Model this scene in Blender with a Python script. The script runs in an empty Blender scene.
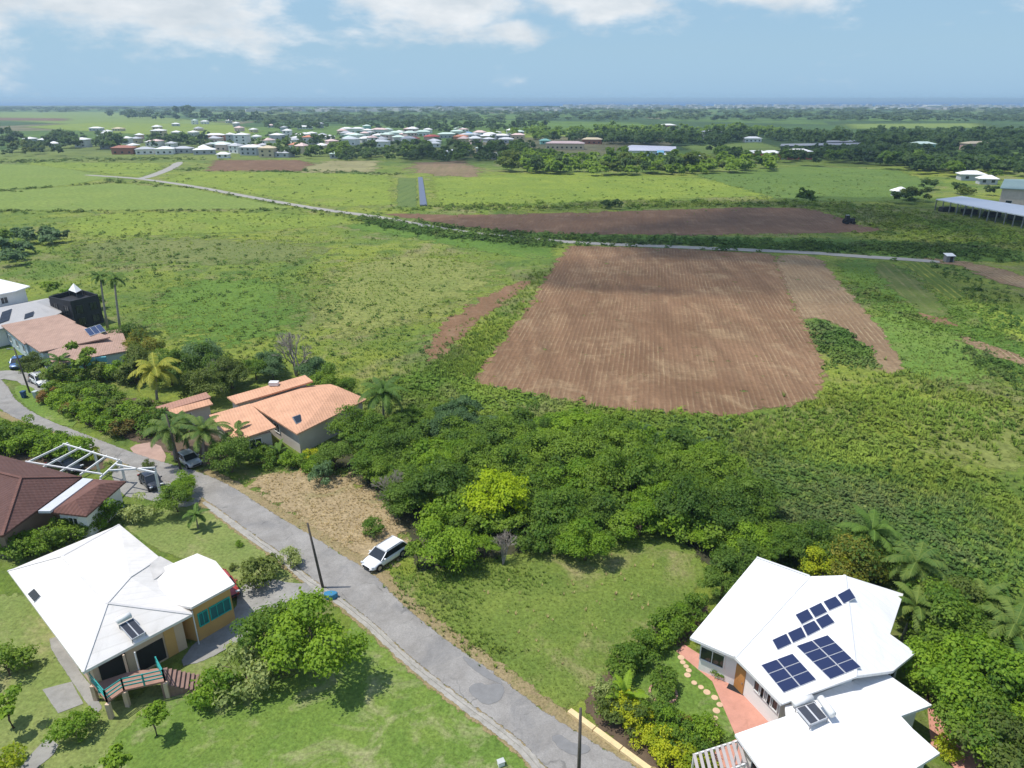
import bpy, math, random
import numpy as np
from mathutils import Vector, Matrix
from mathutils.geometry import tessellate_polygon

# ------------------------------------------------------------------ camera, world, sun, exposure
SC = bpy.context.scene
F, H, V0 = 700.0, 40.0, 99.0
PITCH = math.atan((384 - V0) / F)
cam_d = bpy.data.cameras.new("camera"); cam = bpy.data.objects.new("camera", cam_d)
SC.collection.objects.link(cam); SC.camera = cam
cam_d.sensor_width = 36; cam_d.lens = F / 1024 * 36
cam_d.clip_start = 0.5; cam_d.clip_end = 60000
cam.location = (0, 0, H); cam.rotation_euler = (math.pi / 2 - PITCH, 0, 0)

SUN_EL, SUN_AZ = 65.0, -88.0            # azimuth from +Y towards +X, degrees
se, sa = math.radians(SUN_EL), math.radians(SUN_AZ)
SUN_DIR = Vector((math.cos(se) * math.sin(sa), math.cos(se) * math.cos(sa), math.sin(se)))
ld = bpy.data.lights.new("sun", 'SUN'); lo = bpy.data.objects.new("sun", ld)
SC.collection.objects.link(lo)
ld.energy = 3.7; ld.angle = math.radians(0.6); ld.color = (1.0, 0.955, 0.88)
lo.rotation_euler = (-SUN_DIR).to_track_quat('-Z', 'Y').to_euler()

W = bpy.data.worlds.new("World"); SC.world = W; W.use_nodes = True
wt = W.node_tree; wt.nodes.clear()
def wn(t, **k):
    n = wt.nodes.new(t)
    for a, b in k.items(): setattr(n, a, b)
    return n
sky = wn('ShaderNodeTexSky'); sky.sky_type = 'NISHITA'; sky.sun_disc = False
sky.sun_elevation = se; sky.sun_rotation = sa
sky.altitude = 100; sky.air_density = 1.0; sky.dust_density = 0.6; sky.ozone_density = 2.5
geo = wn('ShaderNodeTexCoord')
sep = wn('ShaderNodeSeparateXYZ'); wt.links.new(geo.outputs['Generated'], sep.inputs[0])
def wm(op, a, b=None, c=None):
    n = wn('ShaderNodeMath', operation=op)
    for i, s in enumerate((a, b, c)):
        if s is None: continue
        if isinstance(s, (int, float)): n.inputs[i].default_value = s
        else: wt.links.new(s, n.inputs[i])
    return n.outputs[0]
zc = wm('MAXIMUM', sep.outputs[2], 0.0)
cmb = wn('ShaderNodeCombineXYZ'); wt.links.new(sep.outputs[0], cmb.inputs[0]); wt.links.new(sep.outputs[1], cmb.inputs[1])
wt.links.new(wm('MULTIPLY', zc, 2.6), cmb.inputs[2])
def wnoise(scale, detail, rough, dist=0.0):
    n = wn('ShaderNodeTexNoise'); n.inputs['Scale'].default_value = scale; n.inputs['Detail'].default_value = detail
    n.inputs['Roughness'].default_value = rough; n.inputs['Distortion'].default_value = dist
    wt.links.new(cmb.outputs[0], n.inputs['Vector']); return n.outputs['Fac']
nA = wnoise(6.0, 9, 0.60, 0.2); nB = wnoise(26.0, 6, 0.6)
az = wm('ARCTAN2', sep.outputs[0], sep.outputs[1]); el_ = wm('ARCSINE', zc)
# cloud banks: azimuth, elevation, half width, half height (degrees), weight
tot = None
for ca, ce, cw, ch, k in ((-37, 7.2, 8, 4.2, 1.0), (-26, 7.0, 9, 3.4, .9), (-13, 7.2, 4, 1.2, .35), (-5.5, 7.4, 7, 2.9, 1.0), (0.2, 4.5, 3.4, 1.1, .6), (6.0, 7.0, 6, 1.7, .85), (18, 7.6, 8, 1.6, .9), (14, 5.4, 9, 1.0, .2),
                        (35, 6.2, 4, 1.4, .55), (-33, 4.6, 7, .6, .2), (-24, 14, 20, 5, .7), (22, 15, 22, 5, .7), (60, 20, 26, 7, .7), (-70, 22, 26, 8, .7), (150, 25, 60, 9, .6)):
    dx = wm('DIVIDE', wm('SUBTRACT', az, math.radians(ca)), math.radians(cw)); dy = wm('DIVIDE', wm('SUBTRACT', el_, math.radians(ce)), math.radians(ch))
    q = wm('EXPONENT', wm('MULTIPLY', wm('ADD', wm('MULTIPLY', dx, dx), wm('MULTIPLY', dy, dy)), -1.0))
    q = wm('MULTIPLY', q, k); tot = q if tot is None else wm('MAXIMUM', tot, q)
dens = wm('ADD', wm('MULTIPLY', tot, 0.85), wm('ADD', wm('MULTIPLY', wm('SUBTRACT', nA, 0.55), 1.25), wm('MULTIPLY', wm('SUBTRACT', nB, 0.5), 0.35)))
cov = wn('ShaderNodeMapRange'); cov.interpolation_type = 'SMOOTHSTEP'
cov.inputs[1].default_value = 0.03; cov.inputs[2].default_value = 0.40
wt.links.new(dens, cov.inputs[0])
core = wn('ShaderNodeMapRange'); core.inputs[1].default_value = 0.30; core.inputs[2].default_value = 0.70
wt.links.new(wm('ADD', wnoise(9.0, 5, .6), wm('MULTIPLY', wm('SUBTRACT', dens, 0.5), 0.25)), core.inputs[0])
ccol = wn('ShaderNodeMix', data_type='RGBA')
ccol.inputs[6].default_value = (5.0, 5.1, 5.2, 1); ccol.inputs[7].default_value = (3.2, 3.6, 3.95, 1)
wt.links.new(core.outputs[0], ccol.inputs[0])
low = wn('ShaderNodeMix', data_type='RGBA')
lr = wn('ShaderNodeMapRange'); lr.inputs[1].default_value = 0.0; lr.inputs[2].default_value = 0.06; wt.links.new(zc, lr.inputs[0])
low.inputs[6].default_value = (1.60, 2.78, 4.10, 1); low.inputs[7].default_value = (1.78, 2.85, 3.85, 1); wt.links.new(lr.outputs[0], low.inputs[0])
lm = wn('ShaderNodeMapRange'); lm.inputs[1].default_value = 0.10; lm.inputs[2].default_value = 0.5; lm.inputs[3].default_value = 0.9; lm.inputs[4].default_value = 0.0; wt.links.new(zc, lm.inputs[0])
base_sky = wn('ShaderNodeMix', data_type='RGBA'); wt.links.new(lm.outputs[0], base_sky.inputs[0]); wt.links.new(sky.outputs[0], base_sky.inputs[6]); wt.links.new(low.outputs[2], base_sky.inputs[7])
smix = wn('ShaderNodeMix', data_type='RGBA')
cf = wm('MULTIPLY', cov.outputs[0], 0.9)
wt.links.new(cf, smix.inputs[0]); wt.links.new(base_sky.outputs[2], smix.inputs[6]); wt.links.new(ccol.outputs[2], smix.inputs[7])
bg = wn('ShaderNodeBackground'); bg.inputs[1].default_value = 0.15
wo = wn('ShaderNodeOutputWorld')
wt.links.new(smix.outputs[2], bg.inputs[0]); wt.links.new(bg.outputs[0], wo.inputs[0])

SC.view_settings.view_transform = 'Standard'; SC.view_settings.look = 'None'
SC.view_settings.gamma = 1; SC.view_settings.exposure = 0.31
SC.view_settings.use_curve_mapping = False
SC.render.engine = 'CYCLES'
SC.cycles.max_bounces = 6; SC.cycles.diffuse_bounces = 3; SC.cycles.glossy_bounces = 2
SC.cycles.transmission_bounces = 3; SC.cycles.transparent_max_bounces = 12; SC.cycles.volume_bounces = 0
SC.cycles.use_denoising = True

random.seed(7); rng = np.random.default_rng(7)
R = math.radians
COL = SC.collection

# ------------------------------------------------------------------ helpers
def ray(u, v):
    a = (u - 512) / F; b = (384 - v) / F
    return Vector((a, math.cos(PITCH) + b * math.sin(PITCH), -math.sin(PITCH) + b * math.cos(PITCH)))
def G(u, v, z=0.0):
    """where the sight line of a measured photo point meets height z"""
    d = ray(u, v); t = (z - H) / d.z
    return Vector((d.x * t, d.y * t, z))
def onplane(u, v, p0, n, lift=0.0):
    d = ray(u, v); o = Vector((0, 0, H)); q = p0 + n * lift
    t = (q - o).dot(n) / d.dot(n)
    return o + d * t

def hexc(r, g, b): return (r, g, b, 1)
MATS = {}
def nodes(name):
    m = bpy.data.materials.new(name); m.use_nodes = True
    nt = m.node_tree; nt.nodes.clear()
    MATS[name] = m
    return m, nt
def N(nt, t, **k):
    n = nt.nodes.new(t)
    for a, b in k.items():
        setattr(n, a, b)
    return n
def noise(nt, vec, scale, detail=4, rough=0.55, dist=0.0):
    n = N(nt, 'ShaderNodeTexNoise'); n.inputs['Scale'].default_value = scale
    n.inputs['Detail'].default_value = detail; n.inputs['Roughness'].default_value = rough
    n.inputs['Distortion'].default_value = dist
    nt.links.new(vec, n.inputs['Vector']); return n.outputs['Fac']
def mrange(nt, s, a, b, c=0.0, d=1.0, smooth=False):
    n = N(nt, 'ShaderNodeMapRange')
    if smooth: n.interpolation_type = 'SMOOTHSTEP'
    for i, v in enumerate((a, b, c, d)): n.inputs[i + 1].default_value = v
    nt.links.new(s, n.inputs[0]); return n.outputs[0]
def mixc(nt, f, a, b, mode='MIX'):
    n = N(nt, 'ShaderNodeMix', data_type='RGBA', blend_type=mode)
    for i, s in ((0, f), (6, a), (7, b)):
        if isinstance(s, (int, float)): n.inputs[i].default_value = s
        elif isinstance(s, tuple): n.inputs[i].default_value = s if len(s) == 4 else (*s, 1)
        else: nt.links.new(s, n.inputs[i])
    return n.outputs[2]
def mth(nt, op, a, b=0.0):
    n = N(nt, 'ShaderNodeMath', operation=op)
    for i, s in enumerate((a, b)):
        if isinstance(s, (int, float)): n.inputs[i].default_value = s
        else: nt.links.new(s, n.inputs[i])
    return n.outputs[0]
def wpos(nt):
    return N(nt, 'ShaderNodeNewGeometry').outputs['Position']
def bump(nt, h, strength=0.5, dist=0.1):
    b = N(nt, 'ShaderNodeBump'); b.inputs['Strength'].default_value = strength
    b.inputs['Distance'].default_value = dist
    nt.links.new(h, b.inputs['Height']); return b.outputs[0]
def finish(nt, col, rough=0.8, nrm=None, spec=0.3, metal=0.0, alpha=None):
    p = N(nt, 'ShaderNodeBsdfPrincipled')
    if isinstance(col, tuple): p.inputs['Base Color'].default_value = col if len(col) == 4 else (*col, 1)
    else: nt.links.new(col, p.inputs['Base Color'])
    if isinstance(rough, (int, float)): p.inputs['Roughness'].default_value = rough
    else: nt.links.new(rough, p.inputs['Roughness'])
    p.inputs['Specular IOR Level'].default_value = spec
    p.inputs['Metallic'].default_value = metal
    if nrm is not None: nt.links.new(nrm, p.inputs['Normal'])
    if alpha is not None: nt.links.new(alpha, p.inputs['Alpha'])
    o = N(nt, 'ShaderNodeOutputMaterial'); nt.links.new(p.outputs[0], o.inputs[0]); return p

def paint(name, c, rough=0.6, var=0.12, scale=0.8, spec=0.3, metal=0.0, dirt=None):
    """plain surface with faint mottling and grime of its own"""
    if name in MATS: return MATS[name]
    m, nt = nodes(name); tc = N(nt, 'ShaderNodeTexCoord').outputs['Object']
    f = noise(nt, tc, scale, 5, 0.65)
    f = mrange(nt, f, 0.3, 0.7)
    d = tuple(x * (1 - var) for x in c); l = tuple(min(1, x * (1 + var * 0.5)) for x in c)
    col = mixc(nt, f, d, l)
    if dirt:
        g = mrange(nt, noise(nt, tc, scale * 2.7, 6, 0.7, 0.6), 0.52, 0.74)
        g = mth(nt, 'MULTIPLY', g, 0.5)
        col = mixc(nt, g, col, dirt)
    finish(nt, col, rough, None, spec, metal); return m

def leafmat(name, dark, light, trans=0.42, rough=0.6):
    m, nt = nodes(name)
    a = N(nt, 'ShaderNodeAttribute'); a.attribute_name = 'v'
    oi = N(nt, 'ShaderNodeObjectInfo')
    r = mrange(nt, oi.outputs['Random'], 0, 1, -0.28, 0.28)
    f = mth(nt, 'ADD', a.outputs['Fac'], r)
    col = mixc(nt, f, dark, light)
    nt.nodes[-1].clamp_factor = True
    p = N(nt, 'ShaderNodeBsdfPrincipled'); nt.links.new(col, p.inputs['Base Color'])
    p.inputs['Roughness'].default_value = rough; p.inputs['Specular IOR Level'].default_value = 0.25
    gn = N(nt, 'ShaderNodeNewGeometry'); ad = N(nt, 'ShaderNodeVectorMath', operation='ADD'); nt.links.new(gn.outputs['Normal'], ad.inputs[0]); ad.inputs[1].default_value = (-.2, 0, .6)
    nm = N(nt, 'ShaderNodeVectorMath', operation='NORMALIZE'); nt.links.new(ad.outputs[0], nm.inputs[0]); nt.links.new(nm.outputs[0], p.inputs['Normal'])
    t = N(nt, 'ShaderNodeBsdfTranslucent'); nt.links.new(mixc(nt, 0.5, col, (light[0] * 1.3, light[1] * 1.3, light[2] * 0.6)), t.inputs[0])
    mx = N(nt, 'ShaderNodeMixShader'); mx.inputs[0].default_value = trans
    nt.links.new(p.outputs[0], mx.inputs[1]); nt.links.new(t.outputs[0], mx.inputs[2])
    o = N(nt, 'ShaderNodeOutputMaterial'); nt.links.new(mx.outputs[0], o.inputs[0]); return m

ORG = {}
def link(o, parent=None):
    COL.objects.link(o)
    if parent is not None: o.parent = parent
    return o
def tag(o, label=None, cat=None, group=None, kind=None):
    if label: o['label'] = label
    if cat: o['category'] = cat
    if group: o['group'] = group
    if kind: o['kind'] = kind
    return o
def thing(name, loc, label, cat, group=None):
    o = bpy.data.objects.new(name, None); o.empty_display_size = 0.3
    o.location = loc; ORG[o.name] = Vector(loc)
    link(o); return tag(o, label, cat, group)

class MB:
    def __init__(s): s.v = []; s.f = []; s.smooth = False
    def add(s, vs, fs):
        b = len(s.v); s.v += [Vector(p) for p in vs]; s.f += [tuple(i + b for i in f) for f in fs]; return s
    def box(s, c, size, rz=0.0, tilt=None):
        hx, hy, hz = size[0] / 2, size[1] / 2, size[2] / 2
        M = Matrix.Rotation(rz, 3, 'Z')
        if tilt is not None: M = M @ tilt
        vs = [Vector(c) + M @ Vector((x * hx, y * hy, z * hz)) for x in (-1, 1) for y in (-1, 1) for z in (-1, 1)]
        return s.add(vs, [(0, 1, 3, 2), (4, 6, 7, 5), (0, 4, 5, 1), (2, 3, 7, 6), (0, 2, 6, 4), (1, 5, 7, 3)])
    def bar(s, a, b, w, h=None, up=Vector((0, 0, 1))):
        a = Vector(a); b = Vector(b); h = h or w; d = (b - a)
        if d.length < 1e-6: return s
        d.normalize()
        x = d.cross(up)
        if x.length < 1e-3: x = d.cross(Vector((1, 0, 0)))
        x.normalize(); y = x.cross(d).normalized()
        vs = [p + x * sx * w / 2 + y * sy * h / 2 for p in (a, b) for sx, sy in ((-1, -1), (1, -1), (1, 1), (-1, 1))]
        return s.add(vs, [(0, 3, 2, 1), (4, 5, 6, 7), (0, 1, 5, 4), (1, 2, 6, 5), (2, 3, 7, 6), (3, 0, 4, 7)])
    def tube(s, pts, rad, n=8, cap=True):
        pts = [Vector(p) for p in pts]; b = len(s.v)
        for i, p in enumerate(pts):
            d = (pts[min(i + 1, len(pts) - 1)] - pts[max(i - 1, 0)]).normalized()
            x = d.cross(Vector((0, 0, 1)))
            if x.length < 1e-3: x = Vector((1, 0, 0))
            x.normalize(); y = d.cross(x)
            r = rad[i] if isinstance(rad, (list, tuple)) else rad
            for k in range(n):
                a = 2 * math.pi * k / n
                s.v.append(p + (x * math.cos(a) + y * math.sin(a)) * r)
        for i in range(len(pts) - 1):
            for k in range(n):
                s.f.append((b + i * n + k, b + i * n + (k + 1) % n, b + (i + 1) * n + (k + 1) % n, b + (i + 1) * n + k))
        if cap:
            s.f.append(tuple(b + k for k in reversed(range(n)))); s.f.append(tuple(b + (len(pts) - 1) * n + k for k in range(n)))
        return s
    def prism(s, poly, z0, z1):
        """closed vertical prism over a plan polygon"""
        n = len(poly); a = sum(poly[i][0] * poly[(i + 1) % n][1] - poly[(i + 1) % n][0] * poly[i][1] for i in range(n))
        if a < 0: poly = poly[::-1]
        vs = [(p[0], p[1], z0) for p in poly] + [(p[0], p[1], z1) for p in poly]
        fs = [tuple(reversed(range(n))), tuple(range(n, 2 * n))]
        fs += [(i, (i + 1) % n, n + (i + 1) % n, n + i) for i in range(n)]
        return s.add(vs, fs)
    def shell(s, vs, fs, t=0.18, drop=None):
        """roof sheet: top faces, undersides and fascia"""
        n = len(vs); vs = [Vector(p) for p in vs]
        up = []
        for f in fs:
            nrm = (vs[f[1]] - vs[f[0]]).cross(vs[f[2]] - vs[f[0]])
            up.append(tuple(f) if nrm.z > 0 else tuple(reversed(f)))
        edges = {}
        for f in up:
            for i in range(len(f)): edges[(f[i], f[(i + 1) % len(f)])] = 1
        low = [p - Vector((0, 0, t)) for p in vs]
        fs2 = list(up) + [tuple(i + n for i in reversed(f)) for f in up]
        for (a, b) in edges:
            if (b, a) not in edges: fs2.append((a, a + n, b + n, b))
        return s.add(vs + low, fs2)
    def build(s, name, mat, parent=None, label=None, smooth=False, bevel=0.0, sub=0):
        org = Vector((0, 0, 0))
        p = parent
        while p is not None:
            org = org + p.location; p = p.parent
        me = bpy.data.meshes.new(name)
        me.from_pydata([tuple(q - org) for q in s.v], [], s.f); me.update()
        me.materials.append(mat)
        if smooth: me.polygons.foreach_set('use_smooth', [True] * len(me.polygons))
        o = bpy.data.objects.new(name, me); link(o, parent)
        if label: o['label'] = label
        if bevel:
            b = o.modifiers.new('b', 'BEVEL'); b.width = bevel; b.segments = 2; b.limit_method = 'ANGLE'
        if sub:
            b = o.modifiers.new('s', 'SUBSURF'); b.levels = sub; b.render_levels = sub
        return o

def copy_tree(o, loc=None, rz=None, sc=None, parent=None):
    c = o.copy(); COL.objects.link(c)
    if parent is not None: c.parent = parent
    if loc is not None: c.location = loc
    if rz is not None: c.rotation_euler = (0, 0, rz)
    if sc is not None: c.scale = sc if isinstance(sc, (tuple, list)) else (sc, sc, sc)
    for ch in list(o.children): copy_tree(ch, parent=c)
    return c
def setmat(o, m):
    for s in o.material_slots: s.link = 'OBJECT'; s.material = m

def np_mesh(name, V, Q, v=None, mats=(), midx=None):
    me = bpy.data.meshes.new(name)
    V = np.asarray(V, np.float32); Q = np.asarray(Q, np.int32); k = Q.shape[1]
    me.vertices.add(len(V)); me.vertices.foreach_set('co', V.ravel())
    me.loops.add(Q.size); me.loops.foreach_set('vertex_index', Q.ravel())
    me.polygons.add(len(Q)); me.polygons.foreach_set('loop_start', np.arange(0, Q.size, k, dtype=np.int32))
    me.polygons.foreach_set('loop_total', np.full(len(Q), k, np.int32))
    for m in mats: me.materials.append(m)
    if midx is not None: me.polygons.foreach_set('material_index', midx.astype(np.int32))
    me.update(calc_edges=True)
    if v is not None:
        a = me.attributes.new('v', 'FLOAT', 'FACE'); a.data.foreach_set('value', np.asarray(v, np.float32))
    return me

# ------------------------------------------------------------------ ground materials
def wildcolour(nt, P):
    """rough tropical pasture: greens, yellow-greens, dark creeper patches and dry straw patches"""
    a = mrange(nt, noise(nt, P, 0.030, 6, 0.62, 0.6), 0.40, 0.60)
    b = mrange(nt, noise(nt, P, 0.085, 8, 0.70, 1.0), 0.49, 0.62)
    e = mrange(nt, noise(nt, P, 0.40, 7, 0.72, 0.5), 0.42, 0.64)
    f = mrange(nt, noise(nt, P, 0.048, 9, 0.74, 1.3), 0.51, 0.63)
    g = mrange(nt, noise(nt, P, 0.011, 4, 0.6, 0.4), 0.44, 0.60)
    col = mixc(nt, a, (0.120, 0.188, 0.030), (0.225, 0.268, 0.042))
    col = mixc(nt, mth(nt, 'MULTIPLY', g, 0.45), col, (0.265, 0.295, 0.034))
    col = mixc(nt, mth(nt, 'MULTIPLY', b, 0.62), col, (0.062, 0.125, 0.024))
    col = mixc(nt, mth(nt, 'MULTIPLY', f, 0.68), col, (0.27, 0.225, 0.12))
    return mixc(nt, mth(nt, 'MULTIPLY', e, 0.4), col, (0.08, 0.13, 0.036))
def grassmat(name, cols, dry=(0.23, 0.20, 0.075), dryamt=0.35, s1=0.02, s2=0.25, s3=2.5, bstr=0.6, bscale=1.6, bdist=0.35, seed=0.0, drythr=0.56):
    m, nt = nodes(name); P = wpos(nt)
    mp = N(nt, 'ShaderNodeVectorMath', operation='ADD'); mp.inputs[1].default_value = (seed * 37.1, seed * 91.7, seed)
    nt.links.new(P, mp.inputs[0]); P = mp.outputs[0]
    a = mrange(nt, noise(nt, P, s1, 5, 0.6, 0.4), 0.35, 0.65)
    b = mrange(nt, noise(nt, P, s2, 6, 0.65, 0.5), 0.34, 0.66)
    c = mrange(nt, noise(nt, P, s3, 6, 0.7), 0.3, 0.7)
    col = mixc(nt, a, cols[0], cols[1])
    col = mixc(nt, mth(nt, 'MULTIPLY', b, 0.65), col, cols[2])
    f = mrange(nt, noise(nt, P, s2 * 0.45, 7, 0.7, 0.8), drythr, drythr + 0.16)
    col = mixc(nt, mth(nt, 'MULTIPLY', f, dryamt), col, dry)
    k = mrange(nt, c, 0, 1, 0.62, 1.38)
    mul = N(nt, 'ShaderNodeVectorMath', operation='SCALE'); nt.links.new(col, mul.inputs[0]); nt.links.new(k, mul.inputs['Scale'])
    hgt = mth(nt, 'ADD', noise(nt, P, bscale, 5, 0.65), mth(nt, 'MULTIPLY', noise(nt, P, bscale * 0.22, 3, 0.5), 1.5))
    finish(nt, mul.outputs[0], 0.9, bump(nt, hgt, bstr, bdist), 0.15); return m

def edged(nt, p_alpha_scale=0.6, amp=0.9):
    """ragged rim: 0 at the outer ring, 1 inside"""
    a = N(nt, 'ShaderNodeAttribute'); a.attribute_name = 'edge'
    P = wpos(nt)
    n = noise(nt, P, p_alpha_scale, 5, 0.7)
    n = mrange(nt, n, 0.25, 0.75, -amp * 0.5, amp * 0.5)
    s = mth(nt, 'ADD', a.outputs['Fac'], n)
    return mrange(nt, s, 0.42, 0.58)

def addedge(m, scale=0.6, amp=0.9):
    nt = m.node_tree
    p = [n for n in nt.nodes if n.type == 'BSDF_PRINCIPLED'][0]
    nt.links.new(edged(nt, scale, amp), p.inputs['Alpha']); return m

def soilmat(name, cols, angle, period=1.1, rowamt=0.5, pale=(0.42, 0.30, 0.19), paleamt=0.5, es=0.3):
    m, nt = nodes(name); P = wpos(nt)
    mp = N(nt, 'ShaderNodeMapping'); mp.inputs['Rotation'].default_value = (0, 0, angle); nt.links.new(P, mp.inputs[0])
    w = N(nt, 'ShaderNodeTexWave'); w.wave_type = 'BANDS'; w.bands_direction = 'X'; w.inputs['Scale'].default_value = 0.314 / period
    w.inputs['Distortion'].default_value = 1.6; w.inputs['Detail'].default_value = 3; w.inputs['Detail Scale'].default_value = 0.3
    nt.links.new(mp.outputs[0], w.inputs['Vector'])
    st = N(nt, 'ShaderNodeMapping'); st.inputs['Rotation'].default_value = (0, 0, angle); st.inputs['Scale'].default_value = (1, 0.07, 1)
    nt.links.new(P, st.inputs[0])
    streak = mrange(nt, noise(nt, st.outputs[0], 0.35, 5, 0.7), 0.35, 0.65)
    big = mrange(nt, noise(nt, P, 0.03, 4, 0.6, 0.5), 0.35, 0.65)
    fine = mrange(nt, noise(nt, P, 1.1, 7, 0.8), 0.3, 0.7)
    col = mixc(nt, big, cols[0], cols[1])
    blot = mrange(nt, noise(nt, P, 0.12, 7, 0.75, 0.8), 0.5, 0.68); col = mixc(nt, mth(nt, 'MULTIPLY', blot, 0.35), col, pale)
    col = mixc(nt, mth(nt, 'MULTIPLY', streak, 0.6), col, cols[2])
    row = mth(nt, 'MULTIPLY', mrange(nt, w.outputs['Fac'], 0.70, 0.97), rowamt)
    row = mth(nt, 'MULTIPLY', row, mrange(nt, noise(nt, st.outputs[0], 0.9, 6, 0.8), 0.40, 0.62))
    row = mth(nt, 'MULTIPLY', row, mrange(nt, noise(nt, P, 0.05, 5, 0.7), 0.38, 0.60))
    col = mixc(nt, mth(nt, 'MULTIPLY', row, paleamt), col, pale)
    k = mrange(nt, fine, 0, 1, 0.78, 1.24)
    mul = N(nt, 'ShaderNodeVectorMath', operation='SCALE'); nt.links.new(col, mul.inputs[0]); nt.links.new(k, mul.inputs['Scale'])
    h = mth(nt, 'ADD', mth(nt, 'MULTIPLY', w.outputs['Fac'], 0.35), noise(nt, P, 1.6, 6, 0.75))
    finish(nt, mul.outputs[0], 0.95, bump(nt, h, 0.6, 0.22), 0.1)
    return addedge(m, es, 1.8 if name == 'bare_track_soil' else 1.6)

def resample(pts, step):
    out = []; n = len(pts)
    for i in range(n):
        a, b = pts[i], pts[(i + 1) % n]; L = (b - a).length; k = max(1, int(L / step))
        for j in range(k): out.append(a.lerp(b, j / k))
    return out
def smooth_poly(pts, it=2):
    for _ in range(it):
        n = len(pts); o = []
        for i in range(n):
            a, b = pts[i], pts[(i + 1) % n]
            o += [a.lerp(b, 0.25), a.lerp(b, 0.75)]
        pts = o
    return pts
KEEP = []; NP = [0]
def gridpatch(name, pts, mat, level, feather, label):
    """area sheet on a fine grid; 'edge' runs 0..1 across its rim"""
    A = np.array([(p.x, p.y) for p in pts]); B = np.roll(A, -1, 0)
    b0, b1 = A.min(0) - feather, A.max(0) + feather; cell = max(feather * .55, (b1 - b0).max() / 190)
    gx = np.arange(b0[0], b1[0] + cell, cell); gy = np.arange(b0[1], b1[1] + cell, cell); X, Y = np.meshgrid(gx, gy); Pq = np.stack([X.ravel(), Y.ravel()], 1)
    d2 = np.full(len(Pq), 1e18); ins = np.zeros(len(Pq), bool)
    for a, b in zip(A, B):
        e = b - a; L2 = max(1e-9, e @ e); t = np.clip(((Pq - a) @ e) / L2, 0, 1); q = Pq - a - t[:, None] * e; d2 = np.minimum(d2, (q * q).sum(1))
        if a[1] != b[1]:
            c = (a[1] > Pq[:, 1]) != (b[1] > Pq[:, 1]); xi = (b[0] - a[0]) * (Pq[:, 1] - a[1]) / (b[1] - a[1]) + a[0]; ins ^= c & (Pq[:, 0] < xi)
    sd = np.sqrt(d2) * np.where(ins, 1, -1); ed = np.clip(.42 + sd / (1.7 * feather), 0, 1)
    nx, ny = len(gx), len(gy); I = np.arange(nx * ny).reshape(ny, nx); Q = np.stack([I[:-1, :-1], I[:-1, 1:], I[1:, 1:], I[1:, :-1]], 2).reshape(-1, 4)
    Q = Q[(sd[Q] > -feather).any(1)]; used = np.unique(Q); mp = np.zeros(nx * ny, int); mp[used] = np.arange(len(used))
    NP[0] += 1; z = level * .008 + (NP[0] % 13) * .0006
    V = np.column_stack([Pq[used], np.full(len(used), z)]); me = np_mesh(name, V, mp[Q], None, (mat,))
    at = me.attributes.new('edge', 'FLOAT', 'POINT'); at.data.foreach_set('value', ed[used].astype(np.float32))
    o = bpy.data.objects.new(name, me); link(o); o['kind'] = 'structure'
    if label: o['label'] = label
    if name in ('pasture', 'ploughed_field', 'stubble_strip', 'bare_track', 'crop_rows'): KEEP.append((name, [tuple(p) for p in A]))
    return o
def patch(name, px, mat, level, feather=1.0, smooth=2, world=False, label=None, jitter=0.0, zstep=0.004):
    pts = [Vector(p) if world else G(*p) for p in px]
    pts = [Vector((p.x, p.y, 0)) for p in pts]
    if smooth: pts = smooth_poly(pts, smooth)
    if feather >= .8 and not world: return gridpatch(name, pts, mat, level, feather, label)
    n = len(pts); area = sum(pts[i].x * pts[(i + 1) % n].y - pts[(i + 1) % n].x * pts[i].y for i in range(n))
    if area < 0: pts = pts[::-1]
    per = sum((pts[(i + 1) % n] - pts[i]).length for i in range(n)); feather = min(feather, .42 * abs(area) / per)
    inner = []
    for i in range(n):
        d = (pts[(i + 1) % n] - pts[i - 1]).normalized(); nr = Vector((-d.y, d.x, 0))
        j = random.uniform(-jitter, jitter)
        inner.append(pts[i] + nr * (feather + j)); pts[i] = pts[i] - nr * feather * 0.6
    NP[0] += 1; z = level * .008 + (NP[0] % 13) * .0006
    vs = [Vector((p.x, p.y, z)) for p in pts] + [Vector((p.x, p.y, z)) for p in inner]
    tris = tessellate_polygon([inner])
    fs = []
    for t in tris:
        t = [i + n for i in t]
        a, b, c = (vs[i] for i in t)
        if (b - a).cross(c - a).z < 0: t = t[::-1]
        fs.append(tuple(t))
    fs += [(i, (i + 1) % n, n + (i + 1) % n, n + i) for i in range(n)]
    me = bpy.data.meshes.new(name); me.from_pydata([tuple(v) for v in vs], [], fs); me.update()
    me.materials.append(mat)
    at = me.attributes.new('edge', 'FLOAT', 'POINT'); at.data.foreach_set('value', [0.0] * n + [1.0] * n)
    o = bpy.data.objects.new(name, me); link(o); o['kind'] = 'structure'
    if label: o['label'] = label
    if name in ('pasture', 'ploughed_field', 'stubble_strip', 'bare_track', 'crop_rows', 'road', 'lane'): KEEP.append((name, [(q.x, q.y) for q in inner]))
    return o

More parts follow.
